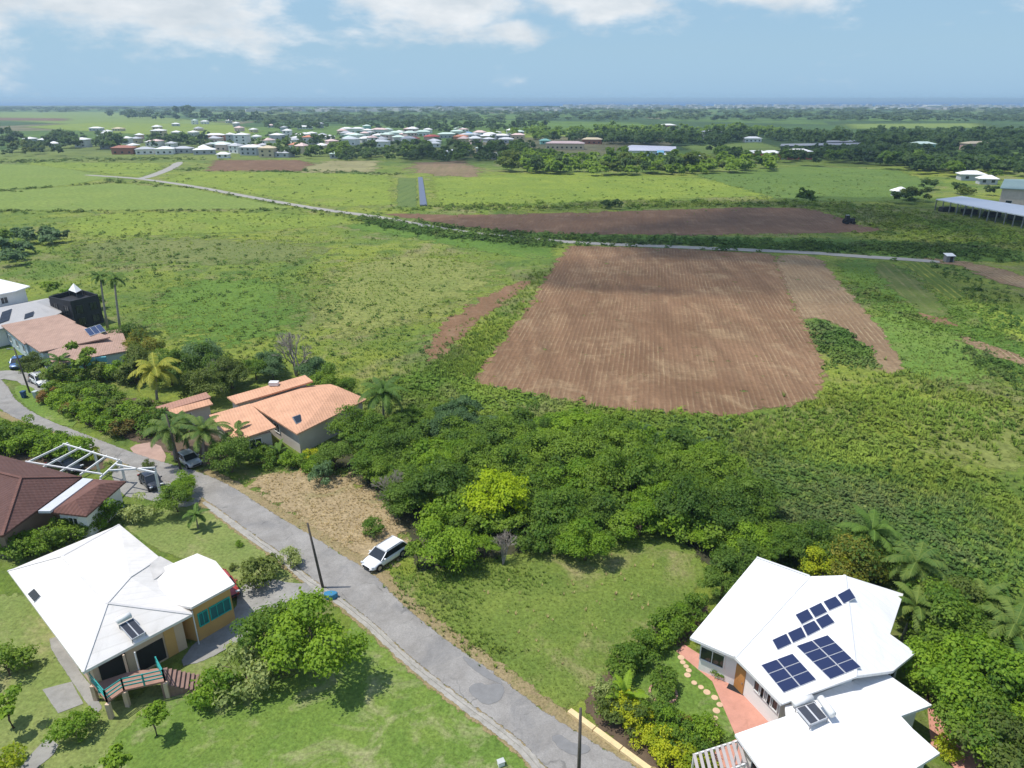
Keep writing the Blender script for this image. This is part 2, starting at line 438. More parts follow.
# ------------------------------------------------------------------ the ground and the sea
g_base = grassmat('scrub_grass', [(0.085, 0.165, 0.022), (0.125, 0.205, 0.028), (0.055, 0.115, 0.018)], dryamt=0.45, s1=0.018, s2=0.16, s3=1.7, bscale=0.9, bstr=0.8, bdist=0.5)
me = bpy.data.meshes.new('ground')
xs = [-9000, -3000, -1200, -400, -120, 0, 120, 400, 1200, 3000, 9000]
coast = lambda x: 4550 + 180 * math.sin(x / 700.0) + 90 * math.sin(x / 230.0 + 1) - 0.05 * x
xs = [-9000, -6000] + [-4500 + 150 * i for i in range(61)] + [6000, 9000]
ys = [-400, 0, 300, 1000, 2500]
vs = [(x, y, 0) for y in ys for x in xs] + [(x, coast(x), 0) for x in xs]
nx = len(xs); fs = [(r * nx + i, r * nx + i + 1, (r + 1) * nx + i + 1, (r + 1) * nx + i) for r in range(5) for i in range(nx - 1)]
me.from_pydata(vs, [], fs); me.update()

# ground: near scrub turning into the patchwork of far farmland (cells of cane, pasture, bare soil, woods)
def groundmat():
    m, nt = nodes('ground_cover'); P = wpos(nt)
    c = mrange(nt, noise(nt, P, 1.5, 7, 0.72), 0.3, 0.7)
    col = wildcolour(nt, P)
    # farmland cells far away
    v = N(nt, 'ShaderNodeTexVoronoi'); v.inputs['Scale'].default_value = 0.0042; v.inputs['Randomness'].default_value = 0.85
    wv = N(nt, 'ShaderNodeMapping'); wv.inputs['Rotation'].default_value = (0, 0, 0.35); wv.inputs['Scale'].default_value = (0.9, 0.62, 1)
    nt.links.new(P, wv.inputs[0]); nt.links.new(wv.outputs[0], v.inputs['Vector'])
    ramp = N(nt, 'ShaderNodeValToRGB'); ramp.color_ramp.interpolation = 'CONSTANT'
    sp = N(nt, 'ShaderNodeSeparateColor'); nt.links.new(v.outputs['Color'], sp.inputs[0])
    nt.links.new(sp.outputs[0], ramp.inputs[0])
    el = ramp.color_ramp.elements
    cols = [(0, (0.12, 0.20, 0.03)), (0.2, (0.055, 0.10, 0.028)), (0.38, (0.10, 0.17, 0.03)), (0.52, (0.16, 0.20, 0.05)),
            (0.64, (0.07, 0.13, 0.03)), (0.8, (0.19, 0.17, 0.09)), (0.9, (0.09, 0.16, 0.03))]
    el[0].position = 0; el[0].color = (*cols[0][1], 1); el[1].position = cols[1][0]; el[1].color = (*cols[1][1], 1)
    for p_, c_ in cols[2:]:
        e = el.new(p_); e.color = (*c_, 1)
    farcol = mixc(nt, mth(nt, 'MULTIPLY', mrange(nt, noise(nt, P, 0.02, 6, 0.7), 0.4, 0.62), 0.55), ramp.outputs[0], (0.035, 0.065, 0.022))
    sx = N(nt, 'ShaderNodeSeparateXYZ'); nt.links.new(P, sx.inputs[0])
    ff = mrange(nt, sx.outputs[1], 420, 620)
    col = mixc(nt, ff, col, farcol)
    k = mrange(nt, c, 0, 1, 0.66, 1.34)
    mul = N(nt, 'ShaderNodeVectorMath', operation='SCALE'); nt.links.new(col, mul.inputs[0]); nt.links.new(k, mul.inputs['Scale'])
    hgt = mth(nt, 'ADD', noise(nt, P, 0.8, 6, 0.7), mth(nt, 'MULTIPLY', noise(nt, P, 0.12, 3, 0.5), 2.0))
    finish(nt, mul.outputs[0], 0.9, bump(nt, hgt, 0.9, 0.7), 0.15); return m
me.materials.append(groundmat())
o = bpy.data.objects.new('ground', me); link(o); o['kind'] = 'structure'

m, nt = nodes('sea_water'); P = wpos(nt)
finish(nt, (0.01, 0.10, 0.30), 0.6, bump(nt, noise(nt, P, 0.02, 4, 0.6), 0.3, 2.0), 0.4)
MB().add([(-16000, 3900, -1), (16000, 3900, -1), (16000, 21000, -1), (-16000, 21000, -1)], [(0, 1, 2, 3)]).build('sea', m)['kind'] = 'structure'

# --- far farmland patches (measured outlines)
def flat(name, cols, **k): return addedge(grassmat(name, cols, **k), 0.25, 1.0)
m_lawnfield = flat('smooth_pasture', [(0.165, 0.225, 0.045), (0.19, 0.245, 0.05), (0.135, 0.20, 0.04)], dryamt=0.25, s1=0.01, s2=0.05, s3=0.6, bstr=0.2)
m_brightcane = flat('bright_cane', [(0.19, 0.245, 0.035), (0.235, 0.285, 0.04), (0.12, 0.19, 0.03)], dryamt=0.35, s1=0.02, s2=0.07, s3=1.2, bstr=0.8, seed=2)
m_darkgreen = flat('dark_rough_grass', [(0.095, 0.175, 0.026), (0.135, 0.215, 0.032), (0.062, 0.13, 0.02)], dryamt=0.35, s1=0.02, s2=0.15, s3=1.2, bstr=0.9, seed=5)
m_soil = soilmat('ploughed_soil', [(0.170, 0.098, 0.054), (0.258, 0.156, 0.090), (0.118, 0.069, 0.040)], R(10.7), .8, 0.7, pale=(0.52, 0.41, 0.24), paleamt=0.55)
m_soil2 = soilmat('dark_ploughed_soil', [(0.160, 0.094, 0.057), (0.190, 0.114, 0.070), (0.132, 0.079, 0.050)], R(10.7), 1.3, 0.4, paleamt=0.12, es=0.15)
m_straw = soilmat('straw_strip_soil', [(0.22, 0.145, 0.085), (0.28, 0.20, 0.115), (0.17, 0.11, 0.065)], R(12), .95, .9, pale=(0.44, 0.36, 0.22), paleamt=0.7)
m_track = soilmat('bare_track_soil', [(0.19, 0.105, 0.06), (0.23, 0.135, 0.08), (0.15, 0.10, 0.05)], R(-20), 3, 0.2, es=0.35)
m_lane = addedge(paint('pale_lane', (0.33, 0.315, 0.28), 0.9, 0.15, 0.3), 0.3, 0.5)

def fieldp(name, px, mat, level, feather, label=None): return patch(name, px, mat, level, feather, 0 if max(p[1] for p in px) < 215 or len(px) == 4 else 2, label=label)
fieldp('pasture', [(-60, 163), (60, 165), (112, 178), (60, 186), (-60, 193)], m_lawnfield, 2, 4)
fieldp('pasture', [(-80, 198), (60, 187), (112, 183), (190, 188), (250, 200), (296, 208), (180, 210), (-80, 211)], m_lawnfield, 3, 3)
fieldp('cane_field', [(66, 215), (180, 211), (330, 214), (372, 222), (280, 230), (180, 235), (70, 238)], m_brightcane, 2, 5)
fieldp('cane_field', [(150, 184), (190, 172), (300, 172), (392, 175), (395, 205), (330, 207), (200, 186)], m_brightcane, 2, 6)
fieldp('cane_field', [(10, 162), (160, 163), (165, 168), (140, 178), (90, 172)], m_brightcane, 4, 6)
fieldp('cane_field', [(430, 178), (560, 172), (700, 178), (768, 180), (776, 196), (640, 200), (470, 206), (435, 206)], m_brightcane, 3, 6)
fieldp('rough_field', [(690, 174), (800, 166), (900, 170), (940, 185), (920, 200), (850, 203), (775, 199)], flat('mid_cane', [(0.11, 0.175, 0.035), (0.14, 0.205, 0.04), (0.075, 0.13, 0.03)], s1=0.02, s2=0.1, s3=1, dryamt=0.15, seed=9), 4, 8)
fieldp('rough_field', [(380, 222), (520, 240), (560, 247), (548, 262), (470, 250), (400, 236), (330, 226)], m_darkgreen, 2, 5)
fieldp('rough_field', [(450, 228), (640, 236), (830, 238), (1000, 245), (1060, 262), (930, 262), (830, 251), (640, 243), (530, 237)], m_darkgreen, 3, 2.5)
fieldp('rough_field', [(830, 258), (900, 262), (950, 310), (1000, 330), (1100, 380), (1000, 372), (930, 350), (880, 320), (845, 285)], m_darkgreen, 3, 5)
fieldp('ploughed_field', [(566, 247), (576, 246), (640, 247), (765, 253), (775, 255), (792, 298), (814, 338), (828, 376), (824, 395), (793, 407), (740, 417), (690, 416), (655, 414), (606, 411), (560, 402), (526, 395), (490, 388), (470, 386), (476, 374), (500, 344), (532, 300)], m_soil, 5, 1.6, 'brown ploughed field with pale crop rows')
fieldp('stubble_strip', [(769, 254), (820, 256), (832, 272), (845, 288), (876, 322), (910, 372), (882, 376), (866, 345), (832, 322), (808, 316), (800, 330), (788, 296)], m_straw, 4, 1.2)
fieldp('bare_track', [(424, 358), (438, 326), (474, 302), (522, 279), (536, 281), (508, 300), (478, 322), (456, 344), (436, 364)], m_track, 5, 1.8)
fieldp('ploughed_field', [(372, 213), (480, 215.5), (640, 210.5), (790, 206), (828, 212), (858, 226), (903, 231), (840, 233.5), (640, 235.5), (520, 233.5), (450, 225), (400, 217.5)], m_soil2, 6, 3)
fieldp('ploughed_field', [(214, 160), (300, 160), (316, 164), (302, 171), (205, 171)], m_soil2, 5, 6)
fieldp('fallow_field', [(304, 167), (330, 160), (380, 161), (374, 172), (304, 173)], addedge(paint('fallow_tan', (0.25, 0.23, 0.10), 0.9, 0.3, 0.05), 0.1, 1), 5, 8)
fieldp('ploughed_field', [(410, 163), (460, 160), (488, 172), (470, 178), (412, 173)], soilmat('dusty_soil', [(0.2, 0.13, 0.09), (0.23, 0.17, 0.1), (0.13, 0.12, 0.05)], R(10), 3, 0.2, es=0.08), 5, 8)
fieldp('pasture', [(-60, 112), (110, 112), (240, 124), (150, 128), (60, 124), (-60, 117)], m_lawnfield, 12, 40)
fieldp('pasture', [(100, 122), (236, 125), (262, 131), (236, 141), (130, 134), (60, 130), (20, 127)], m_brightcane, 14, 20)
fieldp('ploughed_field', [(-60, 117), (70, 118.5), (66, 121), (-60, 120)], m_soil2, 16, 25)
fieldp('pasture', [(480, 131), (620, 130), (640, 134), (520, 138), (480, 136)], m_brightcane, 14, 15)
fieldp('pasture', [(840, 124), (980, 123), (990, 128), (850, 129)], m_lawnfield, 14, 40)
fieldp('pasture', [(680, 146), (760, 142), (790, 150), (700, 156)], m_lawnfield, 14, 12)
m_mid = flat('smooth_green_field', [(0.125, 0.205, 0.035), (0.155, 0.225, 0.04), (0.095, 0.175, 0.03)], dryamt=0.4, s1=0.03, s2=0.12, s3=1.0, bstr=0.5, seed=14)
fieldp('rough_field', [(850, 330), (880, 312), (930, 318), (985, 345), (1010, 372), (960, 392), (925, 385)], m_mid, 4, 4)
fieldp('cane_field', [(960, 300), (1000, 308), (1050, 330), (1050, 345), (1000, 338)], m_brightcane, 4, 2)
fieldp('bare_track', [(915, 312), (945, 318), (958, 326), (935, 324)], m_track, 8, .8)
fieldp('rough_field', [(700, 440), (790, 450), (880, 470), (960, 520), (1040, 530), (1040, 600), (930, 580), (800, 555)], m_darkgreen, 3, 5)
# crop colours right of the field
def rowang(a, b):
    p, q = G(*a), G(*b); return math.atan2(q.x - p.x, q.y - p.y)
m_olive = flat('olive_rough_grass', [(0.195, 0.220, 0.055), (0.250, 0.255, 0.075), (0.135, 0.175, 0.042)], dryamt=0.5, s1=0.03, s2=0.12, s3=1.1, bstr=.7, seed=17)
m_brown = flat('brownish_rough_grass', [(0.150, 0.180, 0.050), (0.185, 0.200, 0.062), (0.105, 0.145, 0.038)], dryamt=0.3, s1=0.03, s2=0.12, s3=1.1, bstr=.7, seed=19)
fieldp('rough_field', [(320, 270), (400, 250), (500, 262), (500, 285), (430, 320), (350, 345), (300, 320)], m_olive, 3, 14)
fieldp('rough_field', [(60, 242), (200, 236), (340, 244), (310, 264), (160, 266), (70, 258)], m_brown, 3, 15)
fieldp('rough_field', [(140, 290), (240, 272), (310, 290), (290, 340), (200, 352), (150, 330)], m_darkgreen, 3, 12)
fieldp('rough_field', [(640, 425), (740, 424), (830, 400), (900, 400), (880, 430), (760, 450), (680, 445)], m_olive, 3, 4)
fieldp('rough_field', [(890, 400), (1040, 400), (1040, 470), (960, 470), (900, 440)], m_olive, 3, 5)
m_crop = soilmat('crop_rows', [(0.10, 0.15, 0.03), (0.12, 0.17, 0.03), (0.08, 0.13, 0.02)], rowang((958, 298), (912, 262)), 1.6, 1.0, pale=(0.40, 0.38, 0.07), paleamt=1.0)
fieldp('crop_rows', [(900, 262), (925, 262), (968, 297), (948, 300)], m_crop, 7, 1.2)
m_crop2 = soilmat('thin_crop_rows', [(0.09, 0.13, 0.03), (0.13, 0.15, 0.05), (0.08, 0.12, 0.02)], rowang((940, 318), (882, 262)), 2.4, 1.0, pale=(0.28, 0.23, 0.12), paleamt=0.7)
fieldp('crop_rows', [(868, 262), (898, 263), (960, 318), (925, 318), (890, 290)], m_crop2, 6, 2)
fieldp('bare_track', [(898, 255), (975, 262), (1040, 280), (1090, 300), (1060, 300), (990, 280), (960, 266)], m_straw, 8, 2)
fieldp('bare_track', [(960, 335), (1000, 348), (1040, 362), (1040, 374), (1000, 358), (965, 345)], m_straw, 7, 1)
fieldp('crop_rows', [(398, 178), (417, 178), (417, 207), (396, 207)], soilmat('vegetable_rows', [(0.12, 0.17, 0.05), (0.13, 0.18, 0.05), (0.1, 0.14, 0.04)], R(8), 4.5, 1.0, pale=(0.05, 0.10, 0.03), paleamt=0.9, es=0.1), 6, 1)
b = MB(); q = [G(418, 178), G(422.5, 178), G(427, 206), G(420, 206)]
b.prism([(p.x, p.y) for p in q], 0.03, 0.5).build('plastic_tunnel', paint('blue_grey_plastic', (0.12, 0.145, 0.21), 0.6, 0.1))
tag(bpy.data.objects['plastic_tunnel'], 'long blue-grey plastic cover beside the far vegetable rows', 'crop cover')

# --- lanes and the road
def strip(name, pairs, mat, level, feather=0.25, world=False, zstep=0.004):
    L = [a for a, b in pairs]; Rr = [b for a, b in pairs]
    return patch(name, L + Rr[::-1], mat, level, feather, 2, world, zstep=zstep)
def lane(name, px, w, mat, level):
    pts = [G(*p) for p in px]; L = []; Rr = []
    for i, p in enumerate(pts):
        d = (pts[min(i + 1, len(pts) - 1)] - pts[max(0, i - 1)]).normalized(); n = Vector((-d.y, d.x, 0)) * w / 2
        L.append(p + n); Rr.append(p - n)
    return patch(name, L + Rr[::-1], mat, level, 0.4, 1, True)
lane('lane', [(85, 175), (124, 177.5), (142, 179), (192, 186), (252, 197.5), (300, 206), (335, 211.5), (368, 215.5), (410, 223), (460, 232), (545, 240.5), (600, 244), (700, 248), (815, 253), (850, 256), (900, 259), (940, 262)], 4.2, m_lane, 8)
lane('lane', [(140, 179), (152, 176), (172, 168), (180, 162)], 6, m_lane, 9)

def roadmat():
    m, nt = nodes('worn_asphalt'); P = wpos(nt)
    a = mrange(nt, noise(nt, P, 0.5, 6, 0.65, 0.5), 0.35, 0.65)
    col = mixc(nt, a, (0.235, 0.222, 0.203), (0.312, 0.297, 0.275))
    b = mrange(nt, noise(nt, P, 0.22, 7, 0.7, 1.2), 0.50, 0.64)
    col = mixc(nt, mth(nt, 'MULTIPLY', b, 0.55), col, (0.18, 0.178, 0.175))
    g2 = mrange(nt, noise(nt, P, 2.6, 8, 0.8, .6), 0.55, 0.72); col = mixc(nt, mth(nt, 'MULTIPLY', g2, 0.3), col, (0.15, 0.145, 0.135))
    d = mrange(nt, noise(nt, P, 9, 4, 0.8), 0.3, 0.7, 0.82, 1.18)
    mul = N(nt, 'ShaderNodeVectorMath', operation='SCALE'); nt.links.new(col, mul.inputs[0]); nt.links.new(d, mul.inputs['Scale'])
    v = N(nt, 'ShaderNodeTexVoronoi', feature='DISTANCE_TO_EDGE'); v.inputs['Scale'].default_value = 0.38
    dv = N(nt, 'ShaderNodeVectorMath', operation='ADD')
    nn = N(nt, 'ShaderNodeTexNoise'); nn.inputs['Scale'].default_value = 0.9; nt.links.new(P, nn.inputs['Vector'])
    nt.links.new(P, dv.inputs[0]); nt.links.new(nn.outputs['Color'], dv.inputs[1]); nt.links.new(dv.outputs[0], v.inputs['Vector'])
    cr = mrange(nt, v.outputs['Distance'], 0.006, 0.022, 1, 0)
    cr = mth(nt, 'MULTIPLY', cr, mrange(nt, noise(nt, P, 0.35, 3, 0.5), 0.52, 0.66))
    col = mixc(nt, mth(nt, 'MULTIPLY', cr, 0.5), mul.outputs[0], (0.08, 0.08, 0.075))
    finish(nt, col, 0.9, bump(nt, noise(nt, P, 12, 3, 0.7), 0.3, 0.02), 0.2)
    return addedge(m, 1.6, 0.9)
m_road = roadmat()
ROAD_UP = [(-120, 366), (-40, 367), (0, 378), (8, 386), (15, 400), (40, 417), (90, 436), (133, 453), (169, 464), (200, 472), (232, 486), (276, 515), (319, 540), (345, 557), (373, 572), (400, 603), (450, 643), (499, 676), (539, 708), (569, 727), (600, 747), (640, 769), (700, 812), (770, 870)]
ROAD_LO = [(-120, 385), (-40, 390), (-15, 400), (2, 411), (20, 421), (53, 431), (90, 449), (123, 463), (150, 478), (185, 486), (207, 501), (252, 534), (286, 557), (312, 580), (340, 597), (373, 623), (416, 663), (463, 699), (506, 730), (526, 746), (546, 769), (575, 795), (640, 850), (700, 900)]
o = strip('road', list(zip(ROAD_UP, ROAD_LO)), m_road, 6, 0.25)
m_gutter = addedge(paint('pale_concrete_gutter', (0.36, 0.34, 0.30), 0.9, 0.25, 1.2, dirt=(0.12, 0.12, 0.06)), 1.5, 1.3)
def offs(px, d0, d1):
    pts = [G(*p) for p in px]; A = []; B_ = []
    for i, p in enumerate(pts):
        d = (pts[min(i + 1, len(pts) - 1)] - pts[max(0, i - 1)]).normalized(); n = Vector((d.y, -d.x, 0))
        A.append(p + n * d0); B_.append(p + n * d1)
    return A, B_
A, B_ = offs(ROAD_LO[10:], 0.0, 0.75)
patch('road_shoulder', A + B_[::-1], m_gutter, 7, 0.12, 1, True)
A, B_ = offs(ROAD_LO[10:], 0.28, 0.5)
kb = MB()
for i in range(1, len(A) - 1): kb.bar(A[i] + Vector((0, 0, 0.03)), A[i + 1] + Vector((0, 0, 0.03)), 0.16, 0.16)
kb.build('kerb', paint('weathered_kerb', (0.36, 0.34, 0.30), 0.9, 0.3, 1, dirt=(0.1, 0.1, 0.06)))['kind'] = 'structure'
m_verge = addedge(grassmat('dry_verge', [(0.27, 0.205, 0.11), (0.32, 0.25, 0.14), (0.2, 0.17, 0.07)], dry=(0.12, 0.16, 0.04), dryamt=0.7, s1=0.2, s2=0.9, s3=6, bscale=6, bdist=0.08, seed=3), 1.2, 1.4)
A, B_ = offs(ROAD_UP[9:], 0.2, -1.1)
patch('road_verge', A + B_[::-1], m_verge, 5, 0.4, 1, True)
A, B_ = offs(ROAD_LO[3:], -0.2, 1.0)
patch('road_verge', A + B_[::-1], m_verge, 4, 0.3, 1, True)
m_patchd = addedge(paint('asphalt_repair', (0.215, 0.213, 0.208), 0.9, 0.15, 1.5), 1.5, 0.8)
patch('road_repair', [(466, 690), (478, 682), (486, 686), (500, 683), (506, 690), (500, 703), (484, 706), (476, 699)], m_patchd, 8, 0.12, 1)
patch('road_repair', [(460, 655), (476, 662), (500, 680), (504, 686), (488, 680), (470, 668)], m_patchd, 8, 0.1, 1)
patch('road_repair', [(549, 738), (560, 734), (570, 743), (588, 745), (592, 752), (575, 757), (562, 752)], m_patchd, 8, 0.12, 1)

# lawns, lots and yards
m_lawn = addedge(grassmat('mown_lawn', [(0.175, 0.22, 0.06), (0.225, 0.25, 0.08), (0.13, 0.185, 0.045)], dry=(0.31, 0.28, 0.14), dryamt=0.75, s1=0.1, s2=0.3, s3=3, bscale=5, bdist=0.06, bstr=0.4, seed=4, drythr=0.5), 1.0, 1.0)
m_lush = addedge(grassmat('lush_grass', [(0.122, 0.200, 0.034), (0.165, 0.228, 0.044), (0.090, 0.160, 0.028)], dry=(0.32, 0.30, 0.16), dryamt=0.75, s1=0.12, s2=0.6, s3=3.5, bscale=3, bdist=0.12, bstr=0.6, seed=6, drythr=0.53), 1.0, 1.0)
m_lot = addedge(grassmat('vacant_lot_grass', [(0.140, 0.195, 0.036), (0.185, 0.225, 0.045), (0.095, 0.150, 0.028)], dry=(0.27, 0.235, 0.11), dryamt=0.8, s1=0.09, s2=0.3, s3=3, bscale=2.2, bdist=0.2, bstr=0.8, seed=8, drythr=0.53), 1.0, 1.0)
m_drygr = addedge(grassmat('dead_grass', [(0.36, 0.275, 0.155), (0.42, 0.33, 0.19), (0.27, 0.20, 0.11)], dry=(0.13, 0.16, 0.045), dryamt=0.6, s1=0.12, s2=0.5, s3=3, bscale=3, bdist=0.15, bstr=0.9, seed=11), 0.5, 1.5)
m_gard = addedge(paint('garden_soil', (0.12, 0.085, 0.055), 0.95, 0.3, 1), 0.8, 1.2)
patch('lawn', [(150, 700), (225, 690), (290, 680), (345, 640), (352, 610), (400, 652), (450, 695), (500, 735), (535, 768), (600, 850), (300, 900), (60, 900), (60, 800)], m_lush, 3, 0.4)
patch('lawn', [(120, 510), (160, 505), (205, 503), (250, 537), (300, 578), (285, 588), (240, 590), (215, 560), (170, 560), (120, 525)], m_lawn, 3, 0.4)
patch('lawn', [(-60, 600), (30, 590), (60, 620), (100, 720), (190, 660), (230, 650), (250, 690), (180, 715), (120, 800), (-60, 850)], m_lawn, 2, 0.6)
patch('vacant_lot', [(400, 575), (470, 562), (560, 545), (620, 520), (690, 540), (710, 575), (690, 600), (650, 640), (585, 700), (560, 718), (520, 690), (450, 640), (405, 603)], m_lot, 3, 0.8)
patch('dead_grass', [(240, 480), (300, 466), (350, 475), (385, 500), (405, 530), (408, 560), (375, 572), (340, 551), (280, 515)], m_drygr, 4, 1.5)
m_conc = addedge(paint('old_concrete', (0.30, 0.29, 0.265), 0.9, 0.25, 0.7, dirt=(0.16, 0.15, 0.12)), 1.0, 0.5)
patch('driveway', [(237, 588), (262, 576), (298, 585), (314, 580), (336, 596), (300, 606), (262, 618), (240, 642), (205, 662), (176, 668), (196, 640), (236, 612)], m_conc, 6, 0.2, 1)
patch('driveway', [(110, 470), (120, 462), (152, 478), (190, 487), (206, 500), (180, 510), (150, 500), (118, 496)], m_conc, 5, 0.3, 1)
patch('driveway', [(128, 446), (158, 441), (170, 462), (150, 462), (135, 456)], addedge(paint('pink_paving', (0.42, 0.28, 0.22), 0.9, 0.2), 1, 0.4), 5, 0.2, 1)
random.seed(11)
patch('driveway', [(-20, 372), (20, 370), (40, 378), (52, 392), (30, 392), (12, 378), (-20, 384)], m_conc, 7, 0.3, 1)
patch('garden_path', [(45, 640), (62, 636), (78, 668), (105, 705), (95, 716), (70, 680)], m_conc, 5, 0.15, 1)
patch('garden_path', [(42, 690), (72, 682), (84, 704), (58, 714)], m_conc, 6, 0.1, 0)
patch('garden_path', [(38, 746), (50, 738), (62, 748), (30, 775), (15, 775)], m_conc, 6, 0.1, 1)
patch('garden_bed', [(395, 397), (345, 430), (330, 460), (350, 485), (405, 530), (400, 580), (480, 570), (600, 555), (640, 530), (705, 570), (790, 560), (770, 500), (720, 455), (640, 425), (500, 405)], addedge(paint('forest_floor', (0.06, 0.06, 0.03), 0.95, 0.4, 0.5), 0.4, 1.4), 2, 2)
patch('garden_bed', [(570, 705), (620, 660), (700, 600), (712, 606), (690, 640), (650, 690), (690, 745), (700, 790), (650, 770)], m_gard, 5, 0.5)
patch('garden_bed', [(60, 400), (150, 395), (230, 430), (240, 470), (190, 462), (130, 440), (80, 425)], m_gard, 3, 0.6)
patch('garden_bed', [(0, 420), (60, 432), (100, 455), (110, 470), (50, 475), (0, 470)], m_gard, 3, 0.6)
patch('lawn', [(600, 680), (640, 640), (690, 648), (718, 672), (738, 705), (735, 740), (700, 750), (665, 720)], m_lush, 7, 0.3)
patch('lawn', [(10, 388), (28, 384), (48, 400), (80, 420), (70, 430), (30, 412)], m_lush, 7, 0.2, 1)
m_pink = addedge(paint('pink_tiles', (0.55, 0.27, 0.20), 0.8, 0.15, 1.0, dirt=(0.35, 0.17, 0.12)), 1.0, 0.2)
patch('patio', [(713, 684), (728, 670), (700, 655), (684, 645), (676, 652), (712, 682), (722, 702), (738, 736), (752, 738), (800, 720), (770, 680), (735, 660), (715, 676)], m_pink, 9, 0.05, 0)
patch('patio', [(712, 682), (730, 668), (790, 700), (790, 735), (736, 738)], m_pink, 10, 0.05, 0)
patch('patio', [(900, 650), (925, 690), (930, 745), (955, 770), (990, 768), (960, 735), (935, 715), (922, 670)], m_pink, 9, 0.2, 0)
patch('patio', [(672, 775), (735, 740), (760, 745), (790, 790), (700, 830)], m_pink, 9, 0.05, 0)

# ------------------------------------------------------------------ common materials
WHITE = paint('white_roof_sheet', (0.74, 0.725, 0.70), 0.5, 0.05, 0.6, dirt=(0.58, 0.56, 0.53))
WHITEB = paint('bright_white_roof', (0.82, 0.82, 0.815), 0.5, 0.03, 0.6)
WHWALL = paint('white_render', (0.78, 0.77, 0.74), 0.8, 0.06, 0.8)
DARKGL, nt_ = nodes('dark_glass'); finish(nt_, (0.02, 0.025, 0.03), 0.08, None, 0.6)
GREYM = paint('grey_metal', (0.3, 0.3, 0.31), 0.4, 0.1, metal=0.6)
WOOD = paint('weathered_pole_wood', (0.10, 0.085, 0.07), 0.9, 0.3, 3)
TEAL = paint('teal_paint', (0.03, 0.33, 0.30), 0.5, 0.1)
FRAMEW = paint('white_frame', (0.75, 0.75, 0.73), 0.5, 0.05)
DARK = paint('near_black', (0.03, 0.028, 0.026), 0.9, 0.2)  # near-black; shade colour of the opening panels, also on machinery and hut door
BARK = paint('bark', (0.14, 0.105, 0.075), 0.95, 0.35, 4)
PALEB = paint('pale_bark', (0.30, 0.27, 0.24), 0.95, 0.3, 4)
def solar_mat():
    m, nt = nodes('solar_cells'); tc = N(nt, 'ShaderNodeTexCoord').outputs['UV']
    finish(nt, (0.022, 0.032, 0.085), 0.18, None, 0.5); return m
SOLAR = solar_mat()
FRAMES = paint('panel_frame', (0.55, 0.56, 0.58), 0.4, 0.05)
def tilemat(name, c, angle=0.0):
    m, nt = nodes(name); P = wpos(nt)
    mp = N(nt, 'ShaderNodeMapping'); mp.inputs['Rotation'].default_value = (0, 0, angle); nt.links.new(P, mp.inputs[0])
    w = N(nt, 'ShaderNodeTexWave'); w.bands_direction = 'X'; w.inputs['Scale'].default_value = 0.9; w.inputs['Distortion'].default_value = 0.4
    nt.links.new(mp.outputs[0], w.inputs['Vector'])
    w2 = N(nt, 'ShaderNodeTexWave'); w2.bands_direction = 'Y'; w2.inputs['Scale'].default_value = 0.8; w2.inputs['Distortion'].default_value = 0.3
    nt.links.new(mp.outputs[0], w2.inputs['Vector'])
    f = mrange(nt, noise(nt, P, 0.6, 6, 0.7, 0.5), 0.3, 0.7)
    col = mixc(nt, f, tuple(x * 0.8 for x in c), tuple(min(1, x * 1.15) for x in c))
    col = mixc(nt, mth(nt, 'MULTIPLY', mrange(nt, w.outputs['Fac'], 0, 0.5, 1, 0), 0.25), col, tuple(x * 0.55 for x in c))
    h = mth(nt, 'ADD', w.outputs['Fac'], mth(nt, 'MULTIPLY', w2.outputs['Fac'], 0.5))
    finish(nt, col, 0.8, bump(nt, h, 0.5, 0.05), 0.2); return m

def ribbed(name, c, angle, stain):
    m, nt = nodes(name); P = wpos(nt)
    mp = N(nt, 'ShaderNodeMapping'); mp.inputs['Rotation'].default_value = (0, 0, angle); nt.links.new(P, mp.inputs[0])
    w = N(nt, 'ShaderNodeTexWave'); w.bands_direction = 'X'; w.inputs['Scale'].default_value = 0.42; nt.links.new(mp.outputs[0], w.inputs['Vector'])
    seam = mrange(nt, w.outputs['Fac'], 0.0, 0.07, 1, 0)
    st = N(nt, 'ShaderNodeMapping'); st.inputs['Rotation'].default_value = (0, 0, angle); st.inputs['Scale'].default_value = (1, .25, 1); nt.links.new(P, st.inputs[0])
    d = mrange(nt, noise(nt, st.outputs[0], 1.1, 7, .72, .4), .48, .72)
    col = mixc(nt, mth(nt, 'MULTIPLY', d, .55), c, stain)
    col = mixc(nt, mth(nt, 'MULTIPLY', seam, .35), col, stain)
    e = mrange(nt, noise(nt, P, .25, 4, .6), .4, .65); col = mixc(nt, mth(nt, 'MULTIPLY', e, .3), col, stain)
    finish(nt, col, .55, bump(nt, w.outputs['Fac'], .15, .03), .3); return m
WHITE = ribbed('white_roof_ribbed', (0.77, 0.735, 0.69), R(50), (0.56, 0.53, 0.48))
WHITEB = ribbed('bright_white_ribbed', (0.80, 0.795, 0.785), R(-48), (0.62, 0.61, 0.58))
